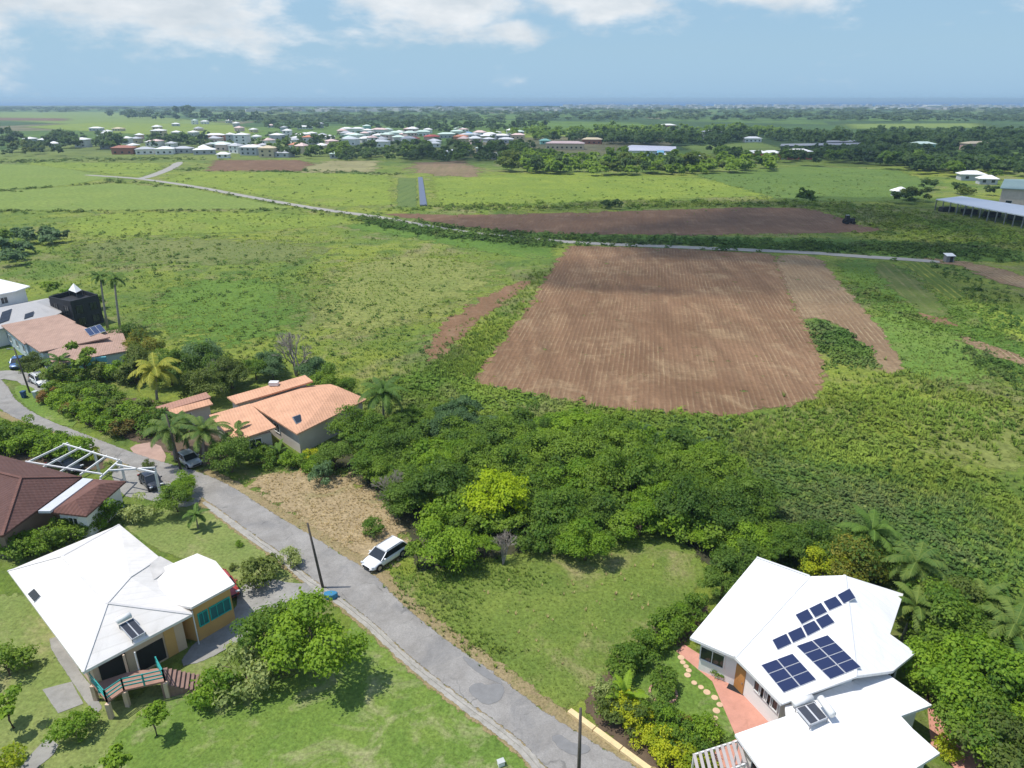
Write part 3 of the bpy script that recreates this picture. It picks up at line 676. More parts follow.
# ------------------------------------------------------------------ houses
def poly_inset(poly, d):
    n = len(poly); poly = [Vector((p[0], p[1])) for p in poly]
    a = sum(poly[i].x * poly[(i + 1) % n].y - poly[(i + 1) % n].x * poly[i].y for i in range(n))
    if a < 0: poly = poly[::-1]
    out = []
    for i in range(n):
        e0 = (poly[i] - poly[i - 1]).normalized(); e1 = (poly[(i + 1) % n] - poly[i]).normalized()
        n0 = Vector((-e0.y, e0.x)); n1 = Vector((-e1.y, e1.x)); k = n0 + n1
        den = max(0.35, 1 + n0.dot(n1))
        out.append(poly[i] + k * (d / den))
    return out
def window(parent, a, b, t, w, z0, h, frame=None, glass=None, louvre=0, name='window', depth=0.05, mull=1):
    """window on the wall that runs a->b (plan), centred at fraction t; outward is to the right of a->b"""
    frame = frame or FRAMEW; glass = glass or DARKGL
    a = Vector((a[0], a[1], 0)); b = Vector((b[0], b[1], 0)); d = (b - a).normalized(); n = Vector((d.y, -d.x, 0))
    c = a.lerp(b, t); zc = z0 + h / 2; rz = math.atan2(d.y, d.x)
    f = MB(); bw = 0.08
    for sx in (-1, 1): f.box(c + d * sx * (w / 2) + n * depth + Vector((0, 0, zc)), (bw, 0.1, h + bw), rz)
    for sz in (-1, 1): f.box(c + n * depth + Vector((0, 0, zc + sz * h / 2)), (w - bw, 0.1, bw), rz)
    for k in range(mull): f.box(c + d * w * ((k + 1) / (mull + 1) - 0.5) + n * depth + Vector((0, 0, zc)), (0.05, 0.08, h - bw), rz)
    fo = f.build(name, frame, parent)
    MB().box(c + n * 0.02 + Vector((0, 0, zc)), (w - bw, 0.03, h - bw), rz).build('pane', glass, fo)
    return fo
def door(parent, a, b, t, w, h, mat, z0=0.0):
    a = Vector((a[0], a[1], 0)); b = Vector((b[0], b[1], 0)); d = (b - a).normalized(); n = Vector((d.y, -d.x, 0))
    c = a.lerp(b, t); rz = math.atan2(d.y, d.x)
    o = MB().box(c + n * 0.03 + Vector((0, 0, z0 + h / 2)), (w, 0.06, h), rz).build('door', mat, parent)
    MB().box(c + n * 0.09 + d * w * 0.38 + Vector((0, 0, z0 + 1)), (0.05, 0.06, 0.12), rz).build('handle', GREYM, o)
    return o
def wallpoly(roofpts, inset): return poly_inset([(p.x, p.y) for p in roofpts], inset)
def plane_of(a, b, c):
    n = (b - a).cross(c - a).normalized()
    return (a, n if n.z > 0 else -n)
def module_quad(quad_px, plane, nu, nv, parent, lift=0.07, name='solar_panel', gap=0.012, frame=FRAMES, cell=SOLAR):
    """modules laid on a roof plane; each a framed panel"""
    P4 = [onplane(u, v, plane[0], plane[1], lift) for u, v in quad_px]
    for i in range(nu):
        for j in range(nv):
            def pt(s, t): return P4[0].lerp(P4[1], s).lerp(P4[3].lerp(P4[2], s), t)
            s0, s1, t0, t1 = (i + gap) / nu, (i + 1 - gap) / nu, (j + gap) / nv, (j + 1 - gap) / nv
            q = [pt(s0, t0), pt(s1, t0), pt(s1, t1), pt(s0, t1)]
            dn = plane[1] * 0.05
            f = MB().add(q + [p - dn for p in q], [(0, 1, 2, 3), (7, 6, 5, 4), (0, 4, 5, 1), (1, 5, 6, 2), (2, 6, 7, 3), (3, 7, 4, 0)]).build(name, frame, parent)
            c = sum(q, Vector()) / 4; q2 = [c + (p - c) * 0.955 + plane[1] * 0.006 for p in q]
            MB().add(q2, [(0, 1, 2, 3)]).build('cells', cell, f)
def water_heater(quad_px, plane, parent, lift=0.35, tankside=(0, 1)):
    P4 = [onplane(u, v, plane[0], plane[1], lift) for u, v in quad_px]
    up = plane[1]
    b = MB().add(P4 + [p - up * 0.12 for p in P4], [(0, 1, 2, 3), (7, 6, 5, 4), (0, 4, 5, 1), (1, 5, 6, 2), (2, 6, 7, 3), (3, 7, 4, 0)])
    h = b.build('water_heater', FRAMES, parent)
    c = sum(P4, Vector()) / 4
    for s in (0, 1):
        q = [P4[0].lerp(P4[1], s * .5 + .03), P4[0].lerp(P4[1], s * .5 + .47), P4[3].lerp(P4[2], s * .5 + .47), P4[3].lerp(P4[2], s * .5 + .03)]
        cc = sum(q, Vector()) / 4; q = [cc + (p - cc) * 0.94 + up * 0.01 for p in q]
        MB().add(q, [(0, 1, 2, 3)]).build('collector', paint('collector_glass', (0.06, 0.065, 0.08), 0.25, 0.1), h)
    d = (P4[tankside[1]] - P4[tankside[0]]); out = (P4[0] - P4[3]).normalized()
    MB().tube([P4[tankside[0]] + out * 0.28 + up * 0.12, P4[tankside[1]] + out * 0.28 + up * 0.12], 0.24, 12).build('tank', FRAMEW, h, smooth=True)
    for p in P4: MB().bar(p, p - Vector((0, 0, lift)), 0.05).build('support', GREYM, h)

# ---- white hip-roofed house, lower left
def house_white_left():
    e, we, rg = 3.3, 3.7, 4.9
    p1, p2, p3, p9 = G(7.7, 570.9, e), G(119.4, 524.4, e), G(160, 557.6, e), G(82.7, 672, e)
    p8 = G(192, 614, e)
    base = G(112, 640, 0)
    t = thing('bungalow', (base.x, base.y, 0), 'white hip-roofed bungalow with ochre walls, teal windows and a teal railed deck', 'house')
    r1, r2 = G(62, 556, rg), G(107, 603, rg + 0.35); r3 = G(130, 577, rg); r4 = G(85, 562, rg)
    # main roof: ridge r1-r2, ridge arm towards p3
    vs = [p1, p2, p3, p8, p9, r1, r2, r3]
    fs = [(0, 1, 5), (1, 2, 7), (1, 7, 6, 5), (2, 3, 7), (3, 6, 7), (3, 4, 6), (4, 0, 6), (0, 5, 6)]
    roof = MB().shell(vs, fs, 0.22).build('roof', WHITE, t)
    caps = MB()
    up = Vector((0, 0, 0.03))
    for a, b in ((r1, r2), (r2, p9), (r2, p3.lerp(p8, .0)), (r1, p1), (r1, p2), (r2, r3), (r3, p3), (r2, p8)):
        caps.bar(a + up * .3, b + up * .3, 0.2, 0.04)
    caps.build('ridge_cap', paint('ridge_white', (0.62, 0.60, 0.58), 0.6, 0.08), roof)
    # wing roof
    w4, w5, w6, w7 = G(197.2, 553.4, we), G(215.7, 561, we), G(234.6, 583.8, we), G(191.3, 607.5, we)
    w0 = G(139, 597, we); wj = G(147, 574, we + 0.1)
    wr1, wr2 = G(199, 566, we + 0.3), G(160, 588, we + 0.3)
    wing = MB().shell([w4, w5, w6, w7, w0, wj, wr1, wr2], [(0, 1, 6), (1, 2, 6), (2, 3, 7, 6), (3, 4, 7), (4, 5, 7), (5, 0, 6, 7)], 0.2).build('wing_roof', WHITE, t)
    fl = [G(136, 574, 4.3), G(160, 556, 3.6), G(175, 564, 3.6), G(148, 584, 4.2)]
    MB().shell(fl, [(0, 1, 2, 3)], 0.2).build('flat_roof', paint('stained_flat_roof', (0.55, 0.53, 0.50), 0.8, 0.15, 1, dirt=(0.4, 0.38, 0.34)), t)
    ochre = paint('ochre_render', (0.60, 0.36, 0.13), 0.85, 0.08, 0.8); cream = paint('peach_render', (0.62, 0.47, 0.34), 0.85, 0.1, 0.8)
    # walls
    mw = poly_inset([(p.x, p.y) for p in (p1, p2, p3, p8, p9)], 0.7)
    # recess for the deck at the lower corner
    wl = MB().prism(mw, 0, e - 0.1)
    walls = wl.build('wall', cream, t)
    ww = poly_inset([(p.x, p.y) for p in (w0, wj, w4, w5, w6, w7)], 0.35)
    wingw = MB().prism(ww, 0.0, we - 0.12).build('wall', ochre, t, 'ochre wing wall')
    # find wall edges by measured windows
    def edge(poly, pa, pb):
        best = None
        for i in range(len(poly)):
            a, b = poly[i], poly[(i + 1) % len(poly)]
            m_ = (a + b) / 2; q = (Vector((pa.x, pa.y)) + Vector((pb.x, pb.y))) / 2
            s = (m_ - q).length
            if best is None or s < best[0]: best = (s, a, b)
        return best[1], best[2]
    a, b = edge(ww, w6, w7)
    window(t, a, b, 0.2, 0.75, 1.35, 1.2, paint('bright_teal', (0.02, 0.42, 0.36), .5), paint('teal_shutter', (0.02, 0.16, 0.17), 0.4), mull=1)
    window(t, a, b, 0.66, 1.7, 1.35, 1.2, MATS['bright_teal'], MATS['teal_shutter'], mull=2)
    a, b = edge(mw, p8, p9)
    L = (b - a).length
    MB().box(Vector((*(a.lerp(b, .60)), 0)) + Vector((0.0, 0, 1.15)) + Vector(((b - a).normalized().y, -(b - a).normalized().x, 0)) * 0.03, (L * 0.30, 0.04, 1.9), math.atan2((b - a).y, (b - a).x)).build('undercroft_shade_panel', DARK, t)  # dark panel on the solid wall, painted as the shade inside the undercroft
    MB().box(Vector((*(a.lerp(b, .83)), 0)) + Vector((0, 0, 1.6)) + Vector(((b - a).normalized().y, -(b - a).normalized().x, 0)) * 0.04, (L * 0.12, 0.05, 3.1), math.atan2((b - a).y, (b - a).x)).build('wall_panel', ochre, t)
    MB().box(Vector((*(a.lerp(b, .20)), 0)) + Vector((0, 0, 1.6)) + Vector(((b - a).normalized().y, -(b - a).normalized().x, 0)) * 0.035, (L * 0.28, 0.05, 2.5), math.atan2((b - a).y, (b - a).x)).build('veranda_shade_panel', DARK, t)  # near-black sheet standing in for the shaded depth of the veranda
    a, b = edge(mw, p9, p1)
    for tt in (0.30, 0.62, 0.85): window(t, a, b, tt, 1.2, 1.3, 1.2)
    a, b = edge(mw, p2, p3)
    window(t, a, b, 0.5, 1.4, 1.2, 1.2)
    # downpipe
    q = G(192, 611, e)
    MB().tube([q, (q.x, q.y, 0)], 0.05, 8).build('downpipe', FRAMEW, t)
    MB().tube([G(134, 650, e) - Vector((0, 0, .2)), Vector((*G(134, 650, e).xy, 0))], 0.05, 8).build('downpipe', FRAMEW, t)
    # deck and railing
    dz = 1.5
    D = [G(92, 684, dz), G(107, 702, dz), G(124, 690, dz), G(165, 681, dz), G(158, 668, dz), G(128, 672, dz)]
    dk = MB().prism([(p.x, p.y) for p in D], dz - 0.14, dz).build('deck', paint('deck_boards', (0.35, 0.2, 0.15), 0.8, 0.2, 2), t)
    rail = MB()
    path = [D[5].lerp(D[0], 1.0), D[1], D[2], D[3], D[4]]
    for a, b in zip(path[:-1], path[1:]):
        for hh in (0.35, 0.65, 1.0): rail.bar(a + Vector((0, 0, hh)), b + Vector((0, 0, hh)), 0.05, 0.09)
        k = max(1, int((b - a).length / 1.1))
        for i in range(k + 1): p = a.lerp(b, i / k); rail.bar(p, p + Vector((0, 0, 1.05)), 0.09)
    rail.build('railing', TEAL, dk)
    po = MB()
    for p in (D[1], D[0], D[2], D[3]): MB().bar((p.x, p.y, 0), (p.x, p.y, dz - .14), 0.28).build('post', cream, dk)
    for p in (D[0], D[5]): MB().bar((p.x, p.y, dz), (p.x, p.y, e - .2), 0.12).build('post', cream, dk)
    st = MB(); s0, s1 = G(165, 681, dz), G(158, 668, dz); dr = (s0 - D[2]).normalized()
    for i in range(8):
        c = (s0 + s1) / 2 + dr * (0.14 + i * 0.28); z = dz - (i + 1) * dz / 8.5
        st.box((c.x, c.y, z / 2 + 0.01), (0.275, (s0 - s1).length, max(z, .05)), math.atan2(dr.y, dr.x))
    st.build('stair', paint('brick_red_step', (0.26, 0.165, 0.135), 0.8, 0.2, 3), dk)
    # roof fittings
    pl = plane_of(p9, p8, r2)
    water_heater([(119, 625), (133, 618), (145.5, 632), (132, 639.5)], pl, t)
    pl = plane_of(p9, p1, r2)
    MB().add([onplane(u, v, pl[0], pl[1], 0.12) for u, v in ((27.5, 594), (34, 588.5), (40, 595.5), (34, 601.5))], [(0, 1, 2, 3)]).build('skylight', DARKGL, t)
    s = MB(); qq = [onplane(u, v, pl[0], pl[1], 0.06) for u, v in ((26.5, 594), (34, 587.5), (41, 595.5), (34, 602.5))]
    s.shell(qq, [(0, 1, 2, 3)], 0.1).build('skylight_frame', FRAMEW, t)
    return t
house_white_left()

# ---- brown tiled house, left edge
def house_brown():
    e = 3.0
    tile = tilemat('brown_roof_tiles', (0.125, 0.066, 0.056), R(45)); tile2 = tilemat('rust_roof_tiles', (0.17, 0.085, 0.068), R(45))
    base = G(30, 520)
    t = thing('bungalow', (base.x, base.y, 0), 'bungalow with dark brown tiled roof at the left edge beside the white pergola', 'house')
    a, b, c, d = G(-40, 440, e), G(82, 477, e), G(2, 536, e), G(-90, 520, e)
    r0, r1 = G(-45, 462, e + 1.9), G(21, 478, e + 1.9)
    roof = MB().shell([a, b, c, d, r0, r1, G(0, 455, e)], [(0, 6, 1, 5, 4), (1, 2, 5), (2, 3, 4, 5), (3, 0, 4)], 0.2).build('roof', tile, t)
    MB().bar(r0 + Vector((0, 0, .04)), r1 + Vector((0, 0, .04)), 0.3, 0.1).bar(r1 + Vector((0, 0, .04)), c + Vector((0, 0, .04)), 0.25, 0.1).bar(r1 + Vector((0, 0, .04)), b + Vector((0, 0, .04)), 0.25, 0.1).build('ridge_cap', tile2, roof)
    # small roof with white box gutter
    a2, b2, c2, d2 = G(92, 479, e - .1), G(126, 481, e - .1), G(112, 500, e - .1), G(76, 514, e - .1)
    d2 = G(50, 512, e - .1); c2 = G(86, 516, e - .1)
    rr0, rr1 = G(100, 484, e + .9), G(75, 500, e + .9)
    MB().shell([a2, b2, c2, d2, rr0, rr1], [(0, 1, 4), (1, 2, 5, 4), (2, 3, 5), (3, 0, 4, 5)], 0.18).build('wing_roof', tile2, t)
    g = MB().shell([G(83, 478, e + .2), G(93, 479, e + .2), G(50, 511, e + .2), G(38, 511, e + .2)], [(0, 1, 2, 3)], 0.25).build('box_gutter', paint('pale_grey_gutter', (0.55, 0.57, 0.6), 0.5, 0.1), t)
    W1 = poly_inset([(p.x, p.y) for p in (a, b, c, d)], 0.7); W2 = poly_inset([(p.x, p.y) for p in (a2, b2, c2, d2)], 0.5)
    MB().prism(W1, 0, e - .1).build('wall', paint('brown_render', (0.25, 0.18, 0.14), 0.8), t)
    MB().prism(W2, 0, e - .22).build('wall', WHWALL, t)
    for i in range(4):
        p, q = W2[i], W2[(i + 1) % 4]
        if (q - p).length > 2.5: window(t, p, q, 0.5, 1.0, 1.1, 1.1)
    # white pergola frame over the carport: a separate structure
    h = 2.9
    base = G(90, 470); pg = thing('pergola', (base.x, base.y, 0), 'open white beam pergola standing over the parking court', 'pergola')
    bm = MB()
    lows = [(18, 467), (38, 470), (58, 473), (78, 476), (100, 480)]; ups = [(70, 442), (81, 448), (96, 452), (108, 458), (118, 459)]
    P = [(G(20 + i * 20, 466 + i * 3.0, h), G(68 + i * 13, 443 + i * 4.2, h)) for i in range(5)]
    for p, q in P: bm.bar(p, q, 0.12, 0.2)
    for s in (0.12, 0.9): bm.bar(P[0][0].lerp(P[0][1], s) + Vector((0, 0, .2)), P[-1][0].lerp(P[-1][1], s) + Vector((0, 0, .2)), 0.12, 0.15)
    for s in (0.4, 0.75): bm.bar(P[-1][0].lerp(P[-1][1], s), G(155, 462 + s * 14, h), 0.14, 0.16)
    bm.build('beams', FRAMEW, pg)
    for i in (0, 2, 4):
        for q in P[i]: MB().bar((q.x, q.y, 0), (q.x, q.y, h - .15), 0.2).build('post', FRAMEW, pg)
    for s in (.4, .75):
        q = G(155, 462 + s * 14, h); MB().bar((q.x, q.y, 0), (q.x, q.y, h - .08), 0.14).build('post', FRAMEW, pg)
house_brown()

# ---- terracotta villa in the middle and its garage
def house_terracotta():
    tile = tilemat('terracotta_tiles', (0.62, 0.345, 0.215), R(-30)); e = 2.9
    dull = tilemat('aged_terracotta_tiles', (0.40, 0.22, 0.16), R(-30))
    base = G(300, 440); t = thing('villa', (base.x, base.y, 0), 'villa with salmon orange tiled roofs among garden trees', 'house')
    pl = paint('buff_render', (0.55, 0.50, 0.44), 0.85, 0.1)
    def block(name, outline, rid, faces, eh, inset, rmat, wmat=pl, wins=()):
        vs = [G(u, v, z) for u, v, z in outline + rid]
        roof = MB().shell(vs, faces, 0.2).build(name, rmat, t)
        wp = poly_inset([(p.x, p.y) for p in vs[:len(outline)]], inset)
        MB().prism(wp, 0, min(p[2] for p in outline) - 0.12).build('wall', wmat, t)
        for i in range(len(wp)):
            a, b = wp[i], wp[(i + 1) % len(wp)]
            if (b - a).length > 3: window(t, a, b, 0.5, 1.4, 1.0, 1.2)
        return vs, wp
    # big right block: gable, ridge running up-left to right
    vs, wp = block('roof', [(250, 404, 3.1), (306, 386, 3.1), (330, 384, 3.1), (367, 399, 3.1), (297, 434, 3.1)], [(290, 393, 4.5), (338, 386.5, 4.5)], [(0, 1, 5), (1, 2, 6, 5), (2, 3, 6), (3, 4, 5, 6), (4, 0, 5)], 3.1, 0.5, tile)
    pln = plane_of(vs[3], vs[4], vs[5])
    q = [onplane(u, v, pln[0], pln[1], 0.08) for u, v in ((292, 417), (303, 413), (307, 420), (296, 424))]
    f = MB().shell(q, [(0, 1, 2, 3)], 0.12).build('skylight', GREYM, t)
    c = sum(q, Vector()) / 4
    MB().add([c + (p - c) * 0.85 + Vector((0, 0, .01)) for p in q], [(0, 1, 2, 3)]).build('pane', DARKGL, f)
    # front left block: single slope
    block('roof', [(209, 415, 3.0), (250, 403.5, 3.6), (276, 427, 3.4), (235, 441, 2.7)], [], [(0, 1, 2, 3)], 3, 0.5, tile)
    # rear long block with clerestory wall
    block('roof', [(227, 397, 3.3), (305, 375, 4.2), (313, 381, 4.2), (236, 404, 3.2)], [], [(0, 1, 2, 3)], 3, 0.4, tile)
    MB().box(G(274, 384, 4.0) + Vector((0, 0, .1)), (1.2, 0.8, 0.5)).build('roof_tank', FRAMEW, t)
    base = G(185, 415); t2 = thing('garage', (base.x, base.y, 0), 'small garage with stepped salmon tiled roof beside the orange villa', 'garage')
    vs = [G(155, 407, 2.6), G(206, 392, 2.9), G(211, 397, 3.0), G(163, 411, 2.7)]
    MB().shell(vs, [(0, 1, 2, 3)], 0.2).build('roof', dull, t2)
    vs2 = [G(168, 409, 2.75), G(208, 397.5, 2.9), G(213, 404, 2.5), G(172, 415, 2.4)]
    MB().shell(vs2, [(0, 1, 2, 3)], 0.16).build('porch_roof', tile, t2)
    wp = poly_inset([(p.x, p.y) for p in (vs[0], vs[1], vs2[2], vs2[3])], 0.4)
    MB().prism(wp, 0, 2.2).build('wall', pl, t2)
    for i in range(len(wp)):
        a, b = wp[i], wp[(i + 1) % len(wp)]
        if (b - a).length > 3.5: window(t2, a, b, 0.35, 1.1, 1.0, 0.9)
    a, b = [(wp[i], wp[(i + 1) % len(wp)]) for i in range(len(wp))][0]
    lo = sorted(range(len(wp)), key=lambda i: (wp[i] + wp[(i + 1) % len(wp)]).y / 2)[0]
    a, b = wp[lo], wp[(lo + 1) % len(wp)]
    MB().box(Vector((*(a.lerp(b, .72)), 1.0)) + Vector(((b - a).normalized().y, -(b - a).normalized().x, 0)) * 0.04, ((b - a).length * .4, .06, 1.9), math.atan2((b - a).y, (b - a).x)).build('garage_shade_panel', DARK, t2)  # flat panel with the shade of the garage inside put into its colour
house_terracotta()

# ---- pink-roofed house, grey house, black house and white house, upper left
def block_house(name, label, outline, ridge, faces, inset, rmat, wmat, cat='house', thick=0.2, win=True, group=None):
    vs = [G(u, v, z) for u, v, z in outline + ridge]
    c = sum(vs[:len(outline)], Vector()) / len(outline)
    t = thing(name, (c.x, c.y, 0), label, cat, group)
    MB().shell(vs, faces, thick).build('roof', rmat, t)
    wp = poly_inset([(p.x, p.y) for p in vs[:len(outline)]], inset)
    zt = min(p[2] for p in outline) - 0.1
    MB().prism(wp, 0, zt).build('wall', wmat, t)
    if win:
        for i in range(len(wp)):
            a, b = wp[i], wp[(i + 1) % len(wp)]; L = (b - a).length
            k = int(L / 3.2)
            for j in range(k): window(t, a, b, (j + 0.5) / k, 1.2, zt - 2.0, 1.2)
    return t, vs, wp
pinkt = tilemat('faded_pink_tiles', (0.40, 0.265, 0.205), R(-20))
t, vs, wp = block_house('villa', 'long low house with faded pink tiled roofs beyond the parked cars', [(1, 325, 3.6), (60, 314, 3.6), (76, 322, 3.6), (24, 344, 3.1)], [], [(0, 1, 2, 3)], 0.4, pinkt, paint('pale_blue_render', (0.5, 0.58, 0.62), 0.8))
for pts in ([(24, 341, 3.3), (62, 318, 4.3), (110, 337, 4.2), (40, 352, 3.0)], [(48, 352, 3.2), (110, 330, 4.0), (121, 328.5, 3.9), (130, 350, 3.0), (52, 364.5, 2.8)]):
    q = [G(*p) for p in pts]; MB().shell(q, [tuple(range(len(q)))], 0.2).build('roof', pinkt, t)
    w_ = poly_inset([(p.x, p.y) for p in q], 0.4); MB().prism(w_, 0, 2.6).build('wall', MATS['pale_blue_render'], t)
    for i in range(len(w_)):
        a, b = w_[i], w_[(i + 1) % len(w_)]
        if (b - a).length > 3: window(t, a, b, 0.5, 1.5, 1.0, 1.1)
pl = plane_of(G(48, 352, 3.2), G(110, 330, 4.0), G(130, 350, 3.0))
module_quad([(84, 329), (100, 324), (106, 331), (90, 336)], pl, 3, 1, t, 0.5)
q = G(88, 356, 3.2)
MB().box((G(95, 367, 1.5)), (3.6, 0.3, 3.0), R(20)).build('porch_screen', paint('turquoise_render', (0.18, 0.50, 0.58), 0.7), t, 'turquoise porch wall')
greyr = paint('grey_sheet_roof', (0.42, 0.41, 0.40), 0.6, 0.1, 0.5)
t, vs, wp = block_house('villa', 'house with wide pale grey roof carrying black solar panels', [(-60, 318, 3.2), (48, 298, 3.2), (62, 312, 3.2), (50, 318, 3.2), (-5, 330, 3.2), (-60, 340, 3.2)], [(0, 308, 4.6), (36, 302, 4.6)], [(0, 1, 7, 6), (1, 2, 7), (2, 3, 4, 6, 7), (4, 5, 6), (5, 0, 6)], 0.5, greyr, WHWALL)
pl = plane_of(G(50, 318, 3.2), G(-5, 330, 3.2), G(0, 308, 4.6))
SOLARB = paint('black_cells', (0.02, 0.022, 0.03), 0.3, 0.1)
module_quad([(2, 312), (12, 308.5), (9, 320), (-2, 324)], pl, 1, 3, t, 0.1, cell=SOLARB, frame=SOLARB)
module_quad([(25, 314), (34, 311), (33, 316), (24, 319)], pl, 2, 2, t, 0.1, cell=SOLARB, frame=SOLARB)
t, vs, wp = block_house('villa', 'white two-storey house with white roof at the far left edge', [(-70, 292, 6), (0, 279, 6), (30, 286, 6), (16, 291, 6), (-60, 306, 6)], [(-20, 284, 7)], [(0, 1, 5), (1, 2, 5), (2, 3, 5), (3, 4, 5), (4, 0, 5)], 0.8, WHITEB, WHWALL)
# black house
BLACKF = paint('black_window_frame', (.03, .03, .035), .5)
blk = paint('charcoal_render', (0.022, 0.024, 0.030), 0.6, 0.2); 
c = [G(48, 296, 5.6), G(78, 288, 5.6), G(98, 294, 5.6), G(70, 301, 5.6)]
cc = sum(c, Vector()) / 4
t = thing('cube_house', (cc.x, cc.y, 0), 'black two-storey cube house with roof terrace and white canopy', 'house')
cp = [(p.x, p.y) for p in c]
MB().prism(cp, 0, 4.7).build('wall', blk, t)
pin = poly_inset(cp, 0.25)
par = MB()
for i in range(4):
    a = poly_inset(cp, 0.12)[i]; b = poly_inset(cp, 0.12)[(i + 1) % 4]
    par.bar((a.x, a.y, 5.1), (b.x, b.y, 5.1), 0.2, 0.8)
par.build('parapet', blk, t)
q4 = poly_inset(cp, 0.0)
for i in range(4):
    a, b = q4[i], q4[(i + 1) % 4]; L = (b - a).length
    for z0 in (0.5, 2.9):
        for j in range(max(1, int(L / 2.6))):
            k = max(1, int(L / 2.6)); window(t, a, b, (j + .5) / k, 1.4, z0, 1.5, frame=BLACKF)
q = [G(68, 290, 5.8), G(74, 286.5, 5.8), G(82, 290, 5.8), G(76, 293, 5.8)]; cq = sum(q, Vector()) / 4
q = [cq + (p - cq) * .95 for p in q]
cp_ = MB().add(q + [cq + Vector((0, 0, 1.3))], [(0, 1, 4), (1, 2, 4), (2, 3, 4), (3, 0, 4)]).build('canopy', WHITEB, t)
for p in q: MB().bar((p.x, p.y, 4.7), p, 0.08).build('post', GREYM, t)

# ---- white house with solar panels, lower right
def house_solar():
    e, rg = 3.2, 4.9
    base = G(830, 650); t = thing('villa', (base.x, base.y, 0), 'large white-roofed house with three arrays of solar panels', 'house')
    rg = 4.35
    L_, E_, C_ = G(690, 637.4, e), G(735, 657, e), G(781, 703.6, e)
    Q = G(856, 676, rg)
    pm = plane_of(C_, E_, Q); on = lambda pl, u, v: onplane(u, v, pl[0], pl[1])
    K = on(pm, 844.6, 575.3); J = on(pm, 809.4, 576.3)
    pL = plane_of(L_, E_, J); A_ = on(pL, 756.6, 557.5)
    S3 = G(916, 652.6, 3.3); pr = plane_of(K, Q, S3)
    S1, S2, S4 = on(pr, 903.4, 593.8), on(pr, 890, 634), on(pr, 893, 671)
    E2 = on(pm, 749, 671)
    roof = MB().shell([A_, L_, E_, J], [(0, 1, 2, 3)], 0.22)
    roof.shell([J, E_, E2, C_, Q, K], [(0, 1, 2, 3, 4, 5)], 0.22)
    ro = roof.build('roof', WHITEB, t)
    MB().shell([K, Q, S4, S3, S2, S1], [(0, 1, 4, 5), (1, 2, 3, 4)], 0.22).build('roof', WHITEB, t)
    caps = MB(); up = Vector((0, 0, .03))
    for a, b in ((K, Q), (J, E_), (A_, J), (C_, Q)): caps.bar(a + up, b + up, 0.2, 0.06)
    caps.build('ridge_cap', paint('cap_white', (0.64, 0.64, 0.63), 0.5, 0.05), ro)
    plan = [A_, L_, E_, E2, C_, Q, S4, S3, S2, S1, K, J]
    wp = poly_inset([(p.x, p.y) for p in plan], 0.6)
    w = MB().prism(wp, 0, e - 0.12).build('wall', WHWALL, t)
    # gable infill under the ridges
    gi = MB()
    cin = lambda p, k: Vector((p.x, p.y, 0)) + (Vector((base.x, base.y, 0)) - Vector((p.x, p.y, 0))).normalized() * k
    a, b, c = cin(C_, .6), cin(Q, .6), cin(S4, .6)
    gi.add([a + Vector((0, 0, e - .3)), b + Vector((0, 0, e - .3)), b + Vector((0, 0, rg - .25)), a + Vector((0, 0, e - .24))], [(0, 1, 2, 3)])
    gi.build('gable', WHWALL, t)
    def near(px):
        q = G(*px); q = Vector((q.x, q.y)); best = None
        for i in range(len(wp)):
            a, b = wp[i], wp[(i + 1) % len(wp)]
            tt = max(0, min(1, (q - a).dot(b - a) / (b - a).length_squared)); s = (a.lerp(b, tt) - q).length
            if best is None or s < best[0]: best = (s, a, b, tt)
        return best[1:]
    a, b, tt = near((712, 660, 1.5)); window(t, a, b, tt, 1.8, 1.2, 1.2)
    a, b, tt = near((768, 700, 1.6))
    for k in (0.25, 0.5, 0.75): window(t, a, b, k, 1.0, 1.5, 0.9)
    a, b, tt = near((742, 672, 1.0)); 
    a, b, tt = near((750, 684, 1.2)); door(t, a, b, 0.12, 1.3, 2.2, paint('varnished_door', (0.45, 0.22, 0.07), 0.4, 0.2))
    a, b, tt = near((905, 665, 1.4)); window(t, a, b, 0.5, 1.6, 1.0, 1.5)
    # solar modules on the middle slope
    pl = plane_of(C_, E_, Q)
    z = lambda x, y: (680 + x * .336, 540 + y * .336)
    module_quad([z(240, 372), z(335, 337), z(407, 415), z(308, 455)], pl, 2, 3, t)
    module_quad([z(345, 315), z(440, 282), z(540, 378), z(447, 415)], pl, 2, 4, t)
    for q in ([(273, 297), (317, 277), (334, 308), (290, 328)], [(319, 276), (361, 257), (377, 288), (336, 307)], [(363, 255), (400, 238), (420, 266), (379, 287)],
              [(402, 237), (440, 218), (462, 245), (422, 265)], [(342, 222), (380, 204), (399, 233), (362, 252)], [(383, 203), (420, 185), (440, 214), (402, 232)],
              [(425, 183), (463, 166), (485, 193), (444, 211)], [(467, 163), (505, 143), (524, 172), (487, 191)]):
        module_quad([z(*p) for p in q], pl, 1, 1, t)
    # lower wing
    e2 = 2.95; rg2 = 3.25
    V = [G(735, 734, e2), G(786, 716, e2), G(785, 706, e2), G(854, 680, 3.3), G(882, 670, 3.2), G(932, 705, e2), G(901, 716, e2), G(913, 729, e2), G(940, 753, e2), G(905, 775, e2), G(840, 812, e2), G(775, 790, e2)]
    Rr = [G(850, 715, rg2), G(850, 765, rg2)]
    n = len(V)
    MB().shell(V + Rr, [(0, 1, 12), (1, 2, 12), (2, 3, 12), (3, 4, 12), (4, 5, 12), (5, 6, 12), (6, 7, 12), (7, 8, 13, 12), (8, 9, 13), (9, 10, 13), (10, 11, 13), (11, 0, 12, 13)], 0.2).build('wing_roof', WHITEB, t)
    wp2 = poly_inset([(p.x, p.y) for p in V], 0.45)
    MB().prism(wp2, 0, e2 - .22).build('wall', WHWALL, t)
